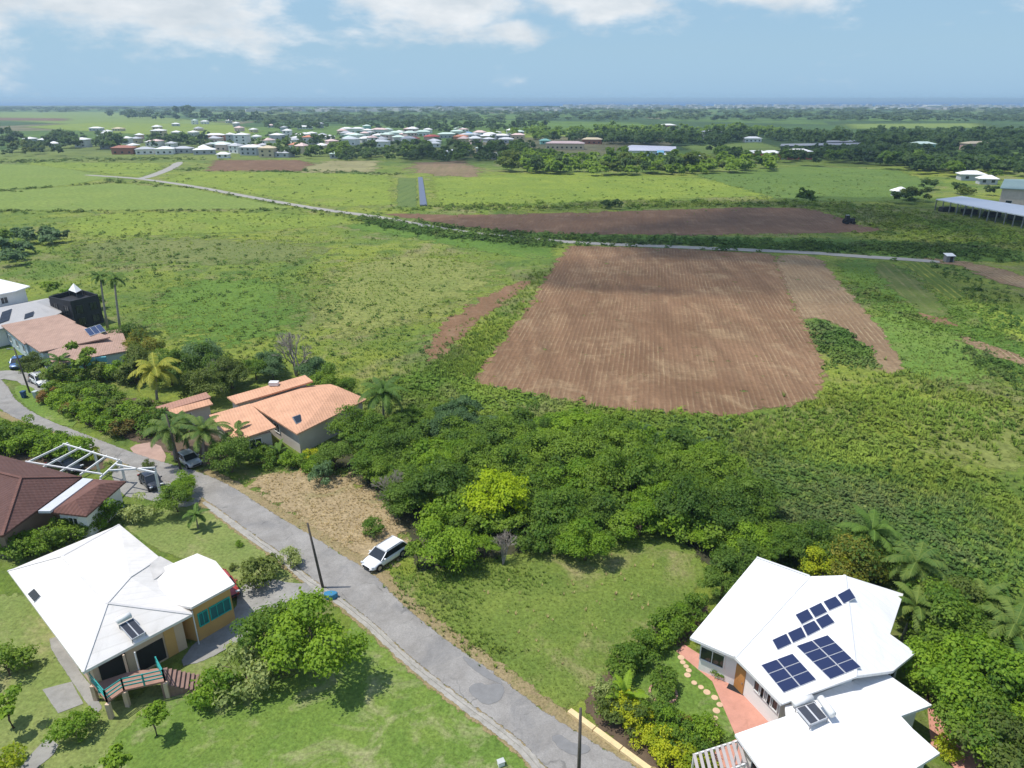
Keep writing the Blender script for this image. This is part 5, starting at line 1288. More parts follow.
# ------------------------------------------------------------------ garden and roadside plants (individually placed)
def at(u, v): return G(u, v)
garden = [ # key,u,v,scale,material,label,category
 ('broad0', 318, 672, 1.12, LB, 'large bright green round tree beside the concrete driveway', 'tree'),
 ('broad1', 275, 655, .9, LG, 'darker green tree between the driveway and the large bright tree', 'tree'),
 ('bush0', 247, 688, 1.9, LP, 'pale cream-green shrub at the left foot of the large bright tree', 'shrub'),
 ('bush1', 219, 697, 1.5, LB, 'green shrub by the end of the bungalow driveway', 'shrub'),
 ('young0', 157, 736, .85, LB, 'small yellow-green tree with a round shadow on the lawn below the deck', 'tree'),
 ('bush2', 74, 736, 1.15, LB, 'rounded green bush below the pink terrace of the bungalow', 'shrub'),
 ('bush3', 10, 676, 1.4, LG, 'green bush at the left edge beside the bungalow lawn', 'shrub'),
 ('young1', 14, 728, 1.0, LB, 'small leafy tree at the lower left edge', 'tree'),
 ('young2', 122, 790, 1.0, LB, 'small green tree at the bottom edge below the deck', 'tree'),
 ('bush0', 4, 778, 1.4, LY, 'yellow-flowering shrub in the bottom left corner', 'shrub'),
 ('bush1', 75, 795, 1.0, LG, 'green shrub at the bottom edge near the garden path', 'shrub'),
 ('bush2', 264, 582, 1.55, LO, 'loose olive shrub on the lawn beside the ochre wing', 'shrub'),
 ('bush3', 290, 565, .95, LP, 'small pale variegated shrub at the roadside lawn corner', 'shrub'),
 ('bush0', 234, 569, .35, LO, 'tiny bush on the lawn nearest the bungalow wing', 'shrub'),
 ('bush1', 239, 546, .35, LB, 'tiny bush in the middle of the bungalow lawn', 'shrub'),
 ('bush3', 142, 519, 1.35, LP, 'pale leafy shrub at the edge of the parking court', 'shrub'),
 ('broad2', 178, 512, .62, LG, 'dense green tree between the parking court and the road', 'tree'),
 ('broad3', 186, 496, .5, LB, 'smaller bright tree behind the dense one by the parking court', 'tree'),
 ('bush2', 92, 461, 1.0, LY, 'yellow shrub beside the white pergola', 'shrub'),
 ('bush0', 112, 470, .7, LP, 'low pale shrub at the end of the white pergola', 'shrub'),
 ('bush1', 148, 468, .6, LO, 'low olive shrub on the parking court island', 'shrub'),
 ('broad4', 232, 472, .85, LD, 'dark dense tree beside the silver hatchback', 'tree'),
 ('palm_a', 205, 465, .95, LPO, 'feathery olive palm between the pole and the dark dense tree', 'palm tree'),
 ('palm_b', 176, 462, .85, LPO, 'feathery palm left of the wooden pole', 'palm tree'),
 ('palm_a', 190, 452, .8, LPM, 'green palm behind the silver hatchback', 'palm tree'),
 ('palm_small', 238, 452, 1.6, LPO, 'rusty-green palm in front of the salmon roof', 'palm tree'),
 ('broad1', 336, 470, .7, LD, 'dark bush-like tree at the corner of the orange villa', 'tree'),
 ('bush2', 313, 461, 1.0, LY, 'small yellow shrub in front of the orange villa', 'shrub'),
 ('banana', 280, 460, 1.0, LPM, 'banana plant before the orange villa wall', 'banana plant'),
 ('bush0', 264, 467, 1.3, LG, 'green shrub in the villa garden beside the banana plant', 'shrub'),
 ('bush1', 292, 466, 1.1, LB, 'bright green shrub in the villa garden', 'shrub'),
 ('bush3', 325, 482, 1.3, LGY, 'grey-green shrub on the dry slope below the villa', 'shrub'),
 ('bush2', 374, 533, 1.05, LG, 'lone green shrub on the dry grass above the parked white car', 'shrub'),
 ('palm_b', 158, 408, 1.05, LPY, 'yellow-green coconut palm above the small garage', 'palm tree'),
 ('palm_b', 384, 428, .98, LPM, 'dark coconut palm right of the orange villa', 'palm tree'),
 ('palm_small', 65, 378, 1.7, LPM, 'small palm in front of the pink roof', 'palm tree'),
 ('palm_tall', 108, 330, .95, LPM, 'left of the two tall slender palms behind the pink roof', 'palm tree'),
 ('palm_tall', 121, 334, .98, LPM, 'right of the two tall slender palms behind the pink roof', 'palm tree'),
 ('broad2', 36, 378, .75, LO, 'olive green tree in front of the left end of the pink roof', 'tree'),
 ('broad0', 145, 362, .95, LFL, 'dark tree with orange blossom right of the pink roof', 'tree'),
 ('broad3', 128, 352, .9, LD, 'dark tree right behind the pink roof corner', 'tree'),
 ('broad1', 172, 385, 1.0, LD, 'dark green tree behind the yellow coconut palm', 'tree'),
 ('broad4', 205, 372, 1.0, LGY, 'grey-green tree near the bare grey tree', 'tree'),
 ('bare0', 222, 392, 1.15, None, 'smaller bare grey tree left of the villa', 'bare tree'),
 ('bare1', 296, 376, 1.7, None, 'wide bare grey tree behind the orange villa', 'bare tree'),
 ('bare0', 503, 565, .75, None, 'leafless grey sapling at the edge of the thicket and vacant lot', 'bare tree'),
 ('bare1', 392, 505, .9, None, 'leafless grey tree inside the thicket edge by the dry slope', 'bare tree'),
 ('broad3', 205, 403, .95, LO, 'olive bushy tree left of the garage', 'tree'),
 ('broad2', 500, 520, 1.05, LL, 'lime green tree standing out in the thicket', 'tree'),
 ('broad1', 448, 566, .85, LB, 'bright-topped tree at the thicket edge near the parked white car', 'tree'),
 ('young0', 418, 566, .9, LG, 'small leafy tree right beside the parked white car', 'tree'),
 ('broad0', 585, 560, .72, LB, 'bright feathery tree at the thicket edge above the vacant lot', 'tree'),
 ('bush2', 663, 690, 1.0, LG, 'rounded shrub inside the ring of bricks', 'shrub'),
 ('palm_small', 198, 528, 1.0, LPM, 'young palm on the bungalow lawn near the road', 'palm tree'),
 ('banana', 624, 706, 1.0, LB, 'banana plant behind the yellow shrubs at the corner garden', 'banana plant'),
 ('bush3', 602, 694, .75, LP, 'pale shrub at the corner of the clipped hedge', 'shrub'),
 ('broad3', 850, 590, .95, LFL, 'tree with yellow-orange blossom behind the solar house', 'tree'),
 ('broad4', 822, 580, .7, LY, 'yellow-flowering tree behind the ridge of the solar house', 'tree'),
 ('palm_b', 912, 605, .8, LPO, 'large coconut palm right behind the solar house', 'palm tree'),
 ('palm_a', 868, 572, .9, LPM, 'coconut palm behind the flowering trees', 'palm tree'),
 ('palm_a', 968, 635, .75, LPO, 'coconut palm between the solar house and the right edge', 'palm tree'),
 ('palm_b', 1004, 665, .75, LPO, 'drooping palm near the right edge', 'palm tree'),
 ('palm_a', 1010, 700, .8, LPM, 'palm at the right edge above the dense tree', 'palm tree'),
 ('palm_a', 902, 640, .75, LPO, 'palm touching the right corner of the solar roof', 'palm tree'),
 ('broad0', 935, 650, 1.05, LG, 'green tree right of the solar house roof corner', 'tree'),
 ('broad2', 975, 720, 1.2, LB, 'broad dense tree right of the solar house wing', 'tree'),
 ('broad1', 1020, 725, 1.2, LG, 'dense tree at the right edge below the palms', 'tree'),
 ('broad3', 935, 690, .8, LB, 'bright green tree close to the solar house wall', 'tree'),
 ('broad4', 1010, 790, 1.0, LO, 'olive tree in the bottom right corner', 'tree'),
 ('bush1', 945, 752, .8, LY, 'small yellow shrub on the pink terrace edge', 'shrub'),
 ('broad0', 905, 610, .6, LO, 'olive tree tucked between the palms behind the solar house', 'tree'),
 ('bush0', 716, 664, .8, LP, 'pale shrub under the solar house window', 'shrub'),
 ('bush2', 722, 676, .6, LG, 'small green shrub beside the wooden door', 'shrub'),
 ('young2', 604, 140, 3.4, LD, 'lone tree in the far cane field', 'tree'),
]
garden = [g for g in garden if g[1] != 604]
for k, u, v, s, m_, lab, cat in garden:
    p = at(u, v)
    if PROTO[k][2] is None:
        o = plant(k, p, s, None, lab, cat, None, parts=False, name='bare_tree')
    else:
        o = plant(k, p, s, None, lab, cat, m_, name={'shrub': 'shrub', 'banana plant': 'banana_plant', 'palm tree': 'palm_tree'}.get(cat, 'tree'))
# rows and hedges
def row(keys, pts, n, smin, smax, mats, labels, cat, group, jit=.4, name=None):
    P = [G(*p) for p in pts]; L = [0]
    for a, b in zip(P[:-1], P[1:]): L.append(L[-1] + (b - a).length)
    for i in range(n):
        s = (i + .5) / n * L[-1]; k = max(j for j in range(len(P) - 1) if L[j] <= s); p = P[k].lerp(P[k + 1], (s - L[k]) / (L[k + 1] - L[k]))
        p = p + Vector((random.uniform(-jit, jit), random.uniform(-jit, jit), 0))
        mi = random.randrange(len(mats))
        plant(random.choice(keys), p, random.uniform(smin, smax), None, labels[mi % len(labels)], cat, mats[mi], group, name)
BU = ['bush0', 'bush1', 'bush2', 'bush3']
row(BU, [(618, 680), (640, 658), (662, 638), (684, 625), (700, 612)], 10, 1.0, 1.2, [LG, LG, LB], ['rounded dense green bush in the clipped hedge beside the vacant lot'], 'hedge bush', 'hedge between vacant lot and solar house', .15, 'hedge_bush')
row(BU, [(606, 712), (640, 735), (678, 760), (714, 786)], 10, .85, 1.15, [LY, LY, LO, LY], ['yellow-leaved shrub in the border behind the yellow kerb', 'yellow-leaved shrub in the border behind the yellow kerb', 'olive shrub in the border behind the yellow kerb', 'yellow-leaved shrub in the border behind the yellow kerb'], 'shrub', 'shrub border along the yellow kerb', .3, 'shrub')
row(BU, [(622, 708), (652, 724), (682, 745), (704, 758)], 9, .85, 1.15, [LG, LY, LY, LB], ['green shrub in the inner border of the corner garden', 'yellow shrub in the inner border of the corner garden', 'yellow shrub in the inner border of the corner garden', 'bright green shrub in the inner border of the corner garden'], 'shrub', 'shrubs of the corner garden', .5, 'shrub')
row(BU, [(598, 700), (640, 712), (672, 730), (712, 738)], 8, .7, 1.0, [LG, LP, LR_, LB], ['low green shrub on the edge of the small curved lawn', 'low pale shrub on the edge of the small curved lawn', 'low reddish shrub on the edge of the small curved lawn', 'low bright shrub on the edge of the small curved lawn'], 'shrub', 'low shrubs edging the curved lawn', .4, 'shrub')
row(BU, [(700, 640), (712, 662), (724, 670)], 4, .4, .6, [LP], ['low pale flowering shrub at the white wall under the window'], 'shrub', 'low shrubs at the solar house wall', .2, 'shrub')
row(BU, [(12, 556), (45, 552), (80, 535), (112, 520)], 12, 1.1, 1.5, [LG, LB], ['green bush in the hedge between the brown house and white bungalow', 'bright bush in the hedge between the brown house and white bungalow'], 'hedge bush', 'hedge between brown house and bungalow', .4, 'hedge_bush')
row(BU, [(-15, 448), (20, 452), (50, 455), (85, 462)], 14, 1.3, 1.9, [LG, LB], ['green bush in the roadside hedge left of the pergola', 'bright bush in the roadside hedge left of the pergola'], 'hedge bush', 'roadside hedge left of the pergola', .8, 'hedge_bush')
row(BU, [(-15, 436), (30, 440), (60, 446)], 10, 1.2, 1.7, [LG, LD], ['green bush in the back row of the roadside hedge', 'dark bush in the back row of the roadside hedge'], 'hedge bush', 'back row of the roadside hedge', .6, 'hedge_bush')
row(BU, [(48, 398), (70, 412), (100, 424), (128, 436)], 13, 1.1, 1.6, [LG, LB, LR_], ['green bush in the hedge above the road bend', 'bright bush in the hedge above the road bend', 'reddish bush in the hedge above the road bend'], 'hedge bush', 'hedge above the road bend', .5, 'hedge_bush')
row(BU + ['young0'], [(60, 398), (100, 410), (150, 420), (160, 436)], 16, 1.3, 2.0, [LG, LB, LO], ['green garden bush between hedge and garage', 'bright garden bush between hedge and garage', 'olive garden bush between hedge and garage'], 'garden bush', 'garden bushes between hedge and garage', 1.6, 'garden_bush')
row(BU + ['young1'], [(56, 385), (90, 382), (120, 380), (145, 385)], 12, 1.3, 1.9, [LG, LO, LB], ['green bush along the front of the pink-roofed house', 'olive bush along the front of the pink-roofed house', 'bright bush along the front of the pink-roofed house'], 'garden bush', 'bushes fronting the pink-roofed house', 1.0, 'garden_bush')
row(['broad0', 'broad1', 'broad3', 'umbrella0'], [(140, 372), (175, 376), (215, 385), (232, 398)], 8, .6, .95, [LD, LG, LO], ['dark tree in the belt between pink and orange roofs', 'green tree in the belt between pink and orange roofs', 'olive tree in the belt between pink and orange roofs'], 'tree', 'tree belt between pink and orange roofs', 2.0, 'tree')
row(['broad0', 'broad2', 'broad4'], [(235, 385), (265, 375), (320, 385), (345, 405)], 7, .55, .85, [LG, LGY], ['green tree behind the orange villa', 'grey-green tree behind the orange villa'], 'tree', 'trees behind the orange villa', 1.5, 'tree')
row(BU, [(245, 455), (270, 462), (310, 468), (330, 476)], 7, .8, 1.2, [LG, LB], ['green bush at the foot of the orange villa', 'bright bush at the foot of the orange villa'], 'garden bush', 'bushes at the foot of the orange villa', .8, 'garden_bush')
row(['broad0', 'broad1', 'broad2', 'umbrella1'], [(712, 600), (740, 575), (790, 562), (850, 572), (890, 590)], 9, .55, .8, [LG, LD], ['green tree behind the solar house roof', 'dark tree behind the solar house roof'], 'tree', 'trees behind the solar house', 1.0, 'tree')
row(['broad0', 'broad1', 'broad4', 'umbrella2'], [(920, 620), (950, 660), (1000, 640), (1030, 660)], 8, .6, .9, [LG, LO, LD], ['green tree among the palms at the right edge', 'olive tree among the palms at the right edge', 'dark tree among the palms at the right edge'], 'tree', 'trees among the palms at the right edge', 1.5, 'tree')
row(['broad2', 'broad1', 'umbrella2'], [(955, 745), (990, 760), (1030, 770)], 4, .7, .95, [LG, LB], ['green tree right of the white wing near the corner', 'bright tree right of the white wing near the corner'], 'tree', 'trees at the lower right corner', 1.0, 'tree')

# ------------------------------------------------------------------ the thicket: each tree its own
def inpoly(x, y, P):
    c = False; n = len(P); j = n - 1
    for i in range(n):
        if (P[i][1] > y) != (P[j][1] > y) and x < (P[j][0] - P[i][0]) * (y - P[i][1]) / (P[j][1] - P[i][1]) + P[i][0]: c = not c
        j = i
    return c
def scatter(px, dmin, tries, z=0.0, taken=None):
    P = [G(u, v, z) for u, v in px]; P = [(p.x, p.y) for p in P]; out = taken if taken is not None else []; new = []
    x0, x1 = min(p[0] for p in P), max(p[0] for p in P); y0, y1 = min(p[1] for p in P), max(p[1] for p in P)
    for _ in range(tries):
        x, y = random.uniform(x0, x1), random.uniform(y0, y1)
        if inpoly(x, y, P) and all((x - a) ** 2 + (y - b) ** 2 > dmin * dmin for a, b in out): out.append((x, y)); new.append((x, y))
    return new
random.seed(31)
thick = [(352, 448), (400, 428), (480, 428), (560, 432), (640, 442), (700, 470), (738, 510), (765, 545), (745, 572), (710, 560), (668, 528), (620, 540), (560, 552), (500, 560), (455, 570), (425, 562), (414, 520), (380, 486)]
pts = scatter(thick, 2.55, 6000)
for (x, y) in pts:
    zone = 'left' if x < -9 else ('right' if x > 9 else 'middle')
    back = y > 78; r = random.random()
    if abs(x + 1.2) < 2.6 and 56 < y < 66 or math.hypot(x + 9.5, y - 58) < 4.0: continue
    if back and r < .25: m_, cn = LGY, 'grey-green'
    elif r < .50: m_, cn = LG, 'mid green'
    elif r < .68: m_, cn = LD, 'dark green'
    else: m_, cn = LB, 'bright green'
    where = {'left': 'beside the dry slope', 'middle': 'around the lime green tree', 'right': 'towards the solar house'}[zone]
    k = random.choice(['broad0', 'broad1', 'broad2', 'broad3', 'broad4', 'umbrella0', 'umbrella1', 'umbrella2'])
    plant(k, (x, y), random.choice((.45, .6, .75, .9, 1.0)) * random.uniform(.9, 1.1) * (.8 if back else 1), None, '%s tree in the %s half of the thicket %s' % (cn, 'upper' if back else 'lower', where), 'tree', m_, '%s thicket trees %s %s' % (cn, 'upper' if back else 'lower', zone), 'thicket_tree', sz=random.uniform(.65, 1.2))
for (x, y) in scatter(thick, 1.5, 2600):
    if random.random() < .62: plant(random.choice(BU), (x, y), random.uniform(.8, 2.2), None, 'low bush between the trees of the thicket', 'bush', random.choice([LG, LD, LB]), 'bushes under the thicket trees', 'thicket_bush', parts=False)

def wood(name, label, px, n, smin, smax, mat, seed, zf=1.0):
    rg = np.random.default_rng(seed); us = [p[0] for p in px]; vs_ = [p[1] for p in px]; T = []
    for i in range(4):
        V, Q, v, _, _ = crown(300 + i, 4, 3, 3.2, 9, 150, 2.2); T.append((V, v))
    Vs = []; vv = []; c = 0
    while c < n:
        u = rg.uniform(min(us), max(us)); w = rg.uniform(min(vs_), max(vs_))
        if not inpoly(u, w, px): continue
        p = G(u, w); V, v = T[rg.integers(0, 4)]; a = rg.uniform(0, 6.28); s = rg.uniform(smin, smax)
        M = np.array([[math.cos(a), -math.sin(a), 0], [math.sin(a), math.cos(a), 0], [0, 0, rg.uniform(.75, 1.05) * zf]]) * s
        Vs.append(V @ M.T + np.array([p.x, p.y, 0])); vv.append(np.clip(v * .6 + rg.uniform(0, .4), 0, 1)); c += 1
    V = np.concatenate(Vs); me = np_mesh(name, V, np.arange(len(V)).reshape(-1, 4), np.concatenate(vv), (mat,))
    o = bpy.data.objects.new(name, me); link(o); o['kind'] = 'stuff'; o['label'] = label; o['category'] = 'woodland'
# ------------------------------------------------------------------ scrub, weeds and grass that nobody could count
def tmpl_tuft(k, rg):
    V = []
    for i in range(k):
        a = rg.uniform(0, 6.283); l = rg.uniform(.15, .6); h = rg.uniform(.55, 1.0); w = .09
        d = np.array([math.cos(a), math.sin(a), 0]); s = np.array([-d[1], d[0], 0]) * w
        b = d * .08 * rg.uniform(0, 1); m_ = b + d * l * .35 + np.array([0, 0, h * .65]); e = b + d * l + np.array([0, 0, h])
        V += [b - s, b + s, e + s * .3, e - s * .3]
    return np.array(V, float)
def tmpl_leafy(k, rg, flat=.7):
    d = rg.normal(size=(k, 3)); d /= np.linalg.norm(d, axis=1)[:, None]; d[:, 2] = abs(d[:, 2])
    C = d * np.array([.5, .5, flat]) * rg.uniform(.6, 1, k)[:, None]; nn = d + rg.normal(size=(k, 3)) * .5 + [0, 0, .3]; nn /= np.linalg.norm(nn, axis=1)[:, None]
    V, Q = leaf_quads(C, nn, .42, rg); return V
FARV = 0
def stuff(name, label, px, n, tmpl, smin, smax, mat, seed, far=1.0, clump=None, avoid=None, soft=1.3):
    rg = np.random.default_rng(seed); us = [p[0] for p in px]; vs_ = [p[1] for p in px]; pos = []
    while len(pos) < n:
        u = rg.uniform(min(us), max(us), 4000); v = rg.uniform(min(vs_), max(vs_), 4000)
        for a, b in zip(u, v):
            if inpoly(a, b, px) and not (avoid and any(inpoly(a, b, q) for q in avoid)):
                p = G(a, b)
                if clump and math.sin(p.x * clump + 1.3 * math.sin(p.y * clump * .7)) * math.cos(p.y * clump * .8 + p.x * clump * .3) < rg.uniform(-.5, .3): continue
                pos.append((p.x, p.y))
                if len(pos) >= n: break
    P = np.array(pos); D = np.hypot(P[:, 0], P[:, 1]); P = P + rg.normal(size=P.shape) * (soft * D / 70)[:, None]; 
    ok = np.ones(len(P), bool)
    for nm_, poly in KEEP:
        pa = np.array(poly); b0, b1 = pa.min(0), pa.max(0); cand = np.where((P[:, 0] > b0[0]) & (P[:, 0] < b1[0]) & (P[:, 1] > b0[1]) & (P[:, 1] < b1[1]) & ok)[0]
        for j in cand:
            if inpoly(P[j, 0], P[j, 1], poly) and rg.random() < (.6 if nm_ == 'bare_track' else .985): ok[j] = False
    P = P[ok]; D = D[ok]; n = len(P)
    T = [tmpl(np.random.default_rng(seed + i)) for i in range(5)]
    k = len(T[0]); ti = rg.integers(0, 5, n); base = np.stack(T)[ti]
    a = rg.uniform(0, 6.283, n); s = rg.uniform(smin, smax, n) * (1 + far * np.maximum(0, D - 60) / 120); ca, sa_ = np.cos(a) * s, np.sin(a) * s
    X = base[:, :, 0] * ca[:, None] - base[:, :, 1] * sa_[:, None] + P[:, :1]; Y = base[:, :, 0] * sa_[:, None] + base[:, :, 1] * ca[:, None] + P[:, 1:2]
    Z = base[:, :, 2] * (s * (1 / (1 + .35 * far * np.maximum(0, D - 60) / 120)))[:, None]
    V = np.stack([X, Y, Z], 2).reshape(-1, 3); Q = np.arange(len(V)).reshape(-1, 4)
    tv = .5 + .5 * np.sin(P[:, 0] * .21 + 2 * np.sin(P[:, 1] * .13)) * np.cos(P[:, 1] * .17)
    v = np.clip(np.repeat(.45 * tv + .35 * rg.uniform(0, 1, n), k // 4) + .2 * rg.uniform(0, 1, n * k // 4), 0, 1)
    me = np_mesh(name, V, Q, v, (mat,)); o = bpy.data.objects.new(name, me); link(o); o['kind'] = 'stuff'; o['label'] = label; o['category'] = 'vegetation'
    return o
TU = lambda rg: tmpl_tuft(9, rg)
LF_ = lambda rg: tmpl_leafy(14, rg)
def scrubmat(name, gain, tint=None, tf=0.0, trans=.3):
    """weeds that share the colour patches of the ground they grow on"""
    m, nt = nodes(name); P = wpos(nt); col = wildcolour(nt, P)
    if tint: col = mixc(nt, tf, col, tint)
    a = N(nt, 'ShaderNodeAttribute'); a.attribute_name = 'v'
    k = mrange(nt, a.outputs['Fac'], 0, 1, gain * .62, gain * 1.4)
    mul = N(nt, 'ShaderNodeVectorMath', operation='SCALE'); nt.links.new(col, mul.inputs[0]); nt.links.new(k, mul.inputs['Scale'])
    gn = N(nt, 'ShaderNodeNewGeometry'); ad = N(nt, 'ShaderNodeVectorMath', operation='ADD'); nt.links.new(gn.outputs['Normal'], ad.inputs[0]); ad.inputs[1].default_value = (0, 0, 1.1)
    nm = N(nt, 'ShaderNodeVectorMath', operation='NORMALIZE'); nt.links.new(ad.outputs[0], nm.inputs[0])
    p = N(nt, 'ShaderNodeBsdfDiffuse'); nt.links.new(mul.outputs[0], p.inputs[0]); nt.links.new(nm.outputs[0], p.inputs['Normal'])
    t = N(nt, 'ShaderNodeBsdfTranslucent'); nt.links.new(mul.outputs[0], t.inputs[0])
    mx = N(nt, 'ShaderNodeMixShader'); mx.inputs[0].default_value = trans; nt.links.new(p.outputs[0], mx.inputs[1]); nt.links.new(t.outputs[0], mx.inputs[2])
    nt.links.new(mx.outputs[0], N(nt, 'ShaderNodeOutputMaterial').inputs[0]); return m
SG = scrubmat('scrub_green', 1.3, (0.09, 0.18, 0.035), .3)
SY = scrubmat('scrub_yellowish', 1.45, (0.115, 0.20, 0.038), .35)
SD = scrubmat('scrub_dark', 1.15, (0.055, 0.125, 0.035), .65)
SL = scrubmat('lawn_green', 1.35, (0.12, 0.19, 0.035), .6)
SB = scrubmat('straw_grass', 1.9, (0.30, 0.225, 0.12), .88)
field_scrub = [(660, 445), (700, 425), (760, 420), (830, 402), (860, 380), (930, 378), (1030, 400), (1030, 590), (960, 580), (900, 575), (860, 555), (800, 560), (770, 545), (740, 495), (700, 460)]
stuff('tall_weeds', 'tall mixed weeds covering the slope below the ploughed field', field_scrub, 8000, TU, .2, .7, SY, 1, clump=.13, soft=2.5)
stuff('leafy_scrub', 'leafy green scrub among the weeds below the ploughed field', field_scrub, 2000, LF_, .25, 1.0, SG, 2, clump=.16, soft=2)
stuff('dark_scrub', 'dark leafy creeper patches behind the solar house', [(700, 470), (800, 460), (900, 500), (1030, 500), (1030, 600), (950, 590), (860, 565), (780, 560)], 4500, LF_, .5, 1.0, SD, 3, clump=.1, soft=2.5)
mid_scrub = [(480, 388), (560, 404), (640, 416), (740, 422), (700, 428), (660, 450), (600, 440), (500, 430), (400, 430), (380, 400), (420, 380)]
stuff('leafy_scrub', 'bright leafy scrub between the thicket and ploughed field', mid_scrub, 3500, LF_, .5, 1.2, SG, 4, soft=2)
stuff('field_weeds', 'light weeds between the thicket and ploughed field', mid_scrub, 4000, TU, .4, .9, SY, 44, soft=2)
stuff('grey_scrub', 'grey-green creeper clumps along the top of the thicket', [(470, 410), (520, 405), (640, 420), (700, 440), (650, 440), (560, 425), (480, 425)], 1500, LF_, .4, .9, LGY, 5, clump=.3, soft=2.5)
leftf = [(0, 240), (60, 235), (200, 238), (330, 226), (480, 250), (550, 262), (520, 280), (430, 340), (420, 395), (370, 400), (330, 380), (200, 360), (150, 340), (130, 315), (60, 290), (0, 275)]
stuff('field_weeds', 'rough weeds over the wide green field on the left', leftf, 6000, TU, .15, .32, SY, 6, clump=.11, soft=2.5)
stuff('field_scrub', 'leafy scrub patches over the wide green field on the left', leftf, 500, LF_, .3, .7, SG, 7, clump=.07, soft=2.5)
stuff('dark_scrub', 'darker scrub patches across the left field', leftf, 550, LF_, .3, .8, SD, 8, clump=.045, soft=2.5)
stuff('field_weeds', 'rough weeds along the track beside the ploughed field', [(560, 262), (490, 345), (478, 385), (430, 380), (440, 355), (500, 320), (540, 275)], 2500, TU, .25, .5, SG, 9)
stuff('field_weeds', 'rough grass among the crop rows right of the ploughed field', [(830, 262), (900, 275), (1030, 300), (1030, 400), (930, 378), (900, 350), (870, 310), (840, 280)], 3500, TU, .15, .32, SY, 10)
stuff('dark_scrub', 'dark scrub bands among the crop rows', [(835, 262), (870, 290), (960, 300), (1030, 330), (1030, 380), (960, 345), (900, 320), (850, 300)], 600, LF_, .3, .8, SG, 11, clump=.09)
stuff('dark_scrub', 'patch of leafy bushes in the stubble beside the ploughed field', [(806, 322), (832, 328), (862, 345), (872, 362), (850, 366), (825, 350), (812, 335)], 420, LF_, .5, 1.1, SD, 12)
stuff('hedgerow_scrub', 'hedge along the near side of the lane', [(366, 217), (400, 223), (460, 233), (545, 241), (560, 244), (540, 246), (450, 237), (395, 228), (360, 221)], 700, LF_, .5, 1.1, SD, 46, soft=.5)
for hp in ([(922, 256), (935, 256), (990, 292), (1040, 335), (1040, 350), (985, 308), (955, 285)], [(960, 345), (990, 350), (1040, 385), (1040, 400), (990, 375)]):
    stuff('hedgerow_scrub', 'leafy strip between the crop rows on the right', hp, 190, LF_, .35, .8, SD, 60 + int(hp[0][0]) % 9, soft=.8)
stuff('hedgerow_scrub', 'leafy hedgerow between the lane and upper ploughed field', [(372, 217), (450, 230), (560, 238), (830, 246), (1000, 248), (1000, 256), (830, 251), (560, 242), (450, 235), (372, 220)], 1700, LF_, .5, 1.2, SD, 13)
wood('woodland', 'dense thicket of trees between the far village and the cane fields', [(500, 163), (560, 158), (620, 160), (700, 160), (780, 162), (780, 172), (640, 177), (500, 174)], 150, .8, 1.3, LG, 7)
wood('woodland', 'dark wood between the far right houses', [(780, 154), (900, 152), (1030, 156), (1030, 176), (940, 174), (860, 164), (780, 162)], 230, .9, 1.4, LF, 8)
SF = scrubmat('cane_tufts_green', 1.25, (0.15, 0.24, 0.04), .35)
SFD = scrubmat('far_scrub_dark', 1.0, (0.06, 0.12, 0.035), .6)
farf = [(-20, 158), (200, 158), (330, 160), (500, 172), (770, 172), (930, 175), (900, 205), (640, 208), (380, 214), (330, 226), (100, 240), (-20, 240)]
stuff('cane_growth', 'uneven crop growth over the far cane fields', farf, 3000, LF_, .12, .3, SF, 21, clump=.03, soft=2)
stuff('cane_growth', 'darker rough strips between the far fields', farf, 1100, LF_, .15, .5, SFD, 22, clump=.018, soft=3)
for hp in ([(-20, 193), (60, 187), (112, 183), (112, 184.5), (60, 188.5), (-20, 194.5)], [(-20, 210), (180, 209), (290, 208), (290, 210), (180, 211.5), (-20, 212)], [(110, 180), (200, 189), (290, 205), (360, 216), (360, 218), (290, 208), (200, 192), (110, 182)],
           [(172, 168), (320, 170), (400, 174), (400, 176), (320, 172), (172, 170)], [(0, 160), (200, 157), (205, 160), (0, 163)], [(430, 205), (560, 207), (780, 203), (780, 205), (560, 209), (430, 208)]):
    stuff('field_hedge', 'scrubby hedge line between two far fields', hp, 170, LF_, .35, .8, SFD, 30 + int(hp[0][1]) % 50, soft=.6)
stuff('hedgerow_scrub', 'bushy strip along the far side of the lane', [(395, 208), (640, 202), (830, 202), (950, 215), (1030, 235), (1030, 250), (900, 240), (850, 224), (800, 206), (640, 207), (400, 212)], 1500, LF_, .4, 1.0, SG, 14)
stuff('field_weeds', 'rough grass beyond the lane', [(395, 208), (640, 202), (830, 202), (950, 215), (1030, 235), (1030, 256), (900, 250), (830, 244), (560, 238), (400, 222)], 2500, TU, .15, .35, SY, 45)
stuff('verge_grass', 'straw-coloured grass on the dry slope beside the road', [(248, 480), (300, 468), (350, 478), (385, 502), (402, 530), (400, 545), (372, 545), (345, 550), (285, 512)], 2200, TU, .08, .28, SB, 15, soft=.8)
lot = [(405, 580), (480, 562), (560, 548), (620, 522), (690, 542), (706, 575), (690, 600), (650, 640), (610, 680), (585, 700), (560, 715), (520, 688), (450, 636), (415, 600)]
stuff('lot_grass', 'uneven grass on the vacant lot', lot, 5000, TU, .05, .16, SL, 16, 0, soft=.8)
stuff('lot_weeds', 'taller weeds along the roadside edge of the vacant lot', [(400, 560), (440, 560), (560, 560), (560, 590), (470, 610), (520, 660), (560, 700), (540, 700), (440, 625), (402, 595)], 1500, TU, .12, .4, SY, 17, 0, clump=.5, soft=1.2)
stuff('lot_weeds', 'dry brown weed clumps scattered on the vacant lot', [(480, 600), (640, 560), (660, 610), (590, 660), (520, 650)], 45, TU, .2, .4, SB, 18, 0)
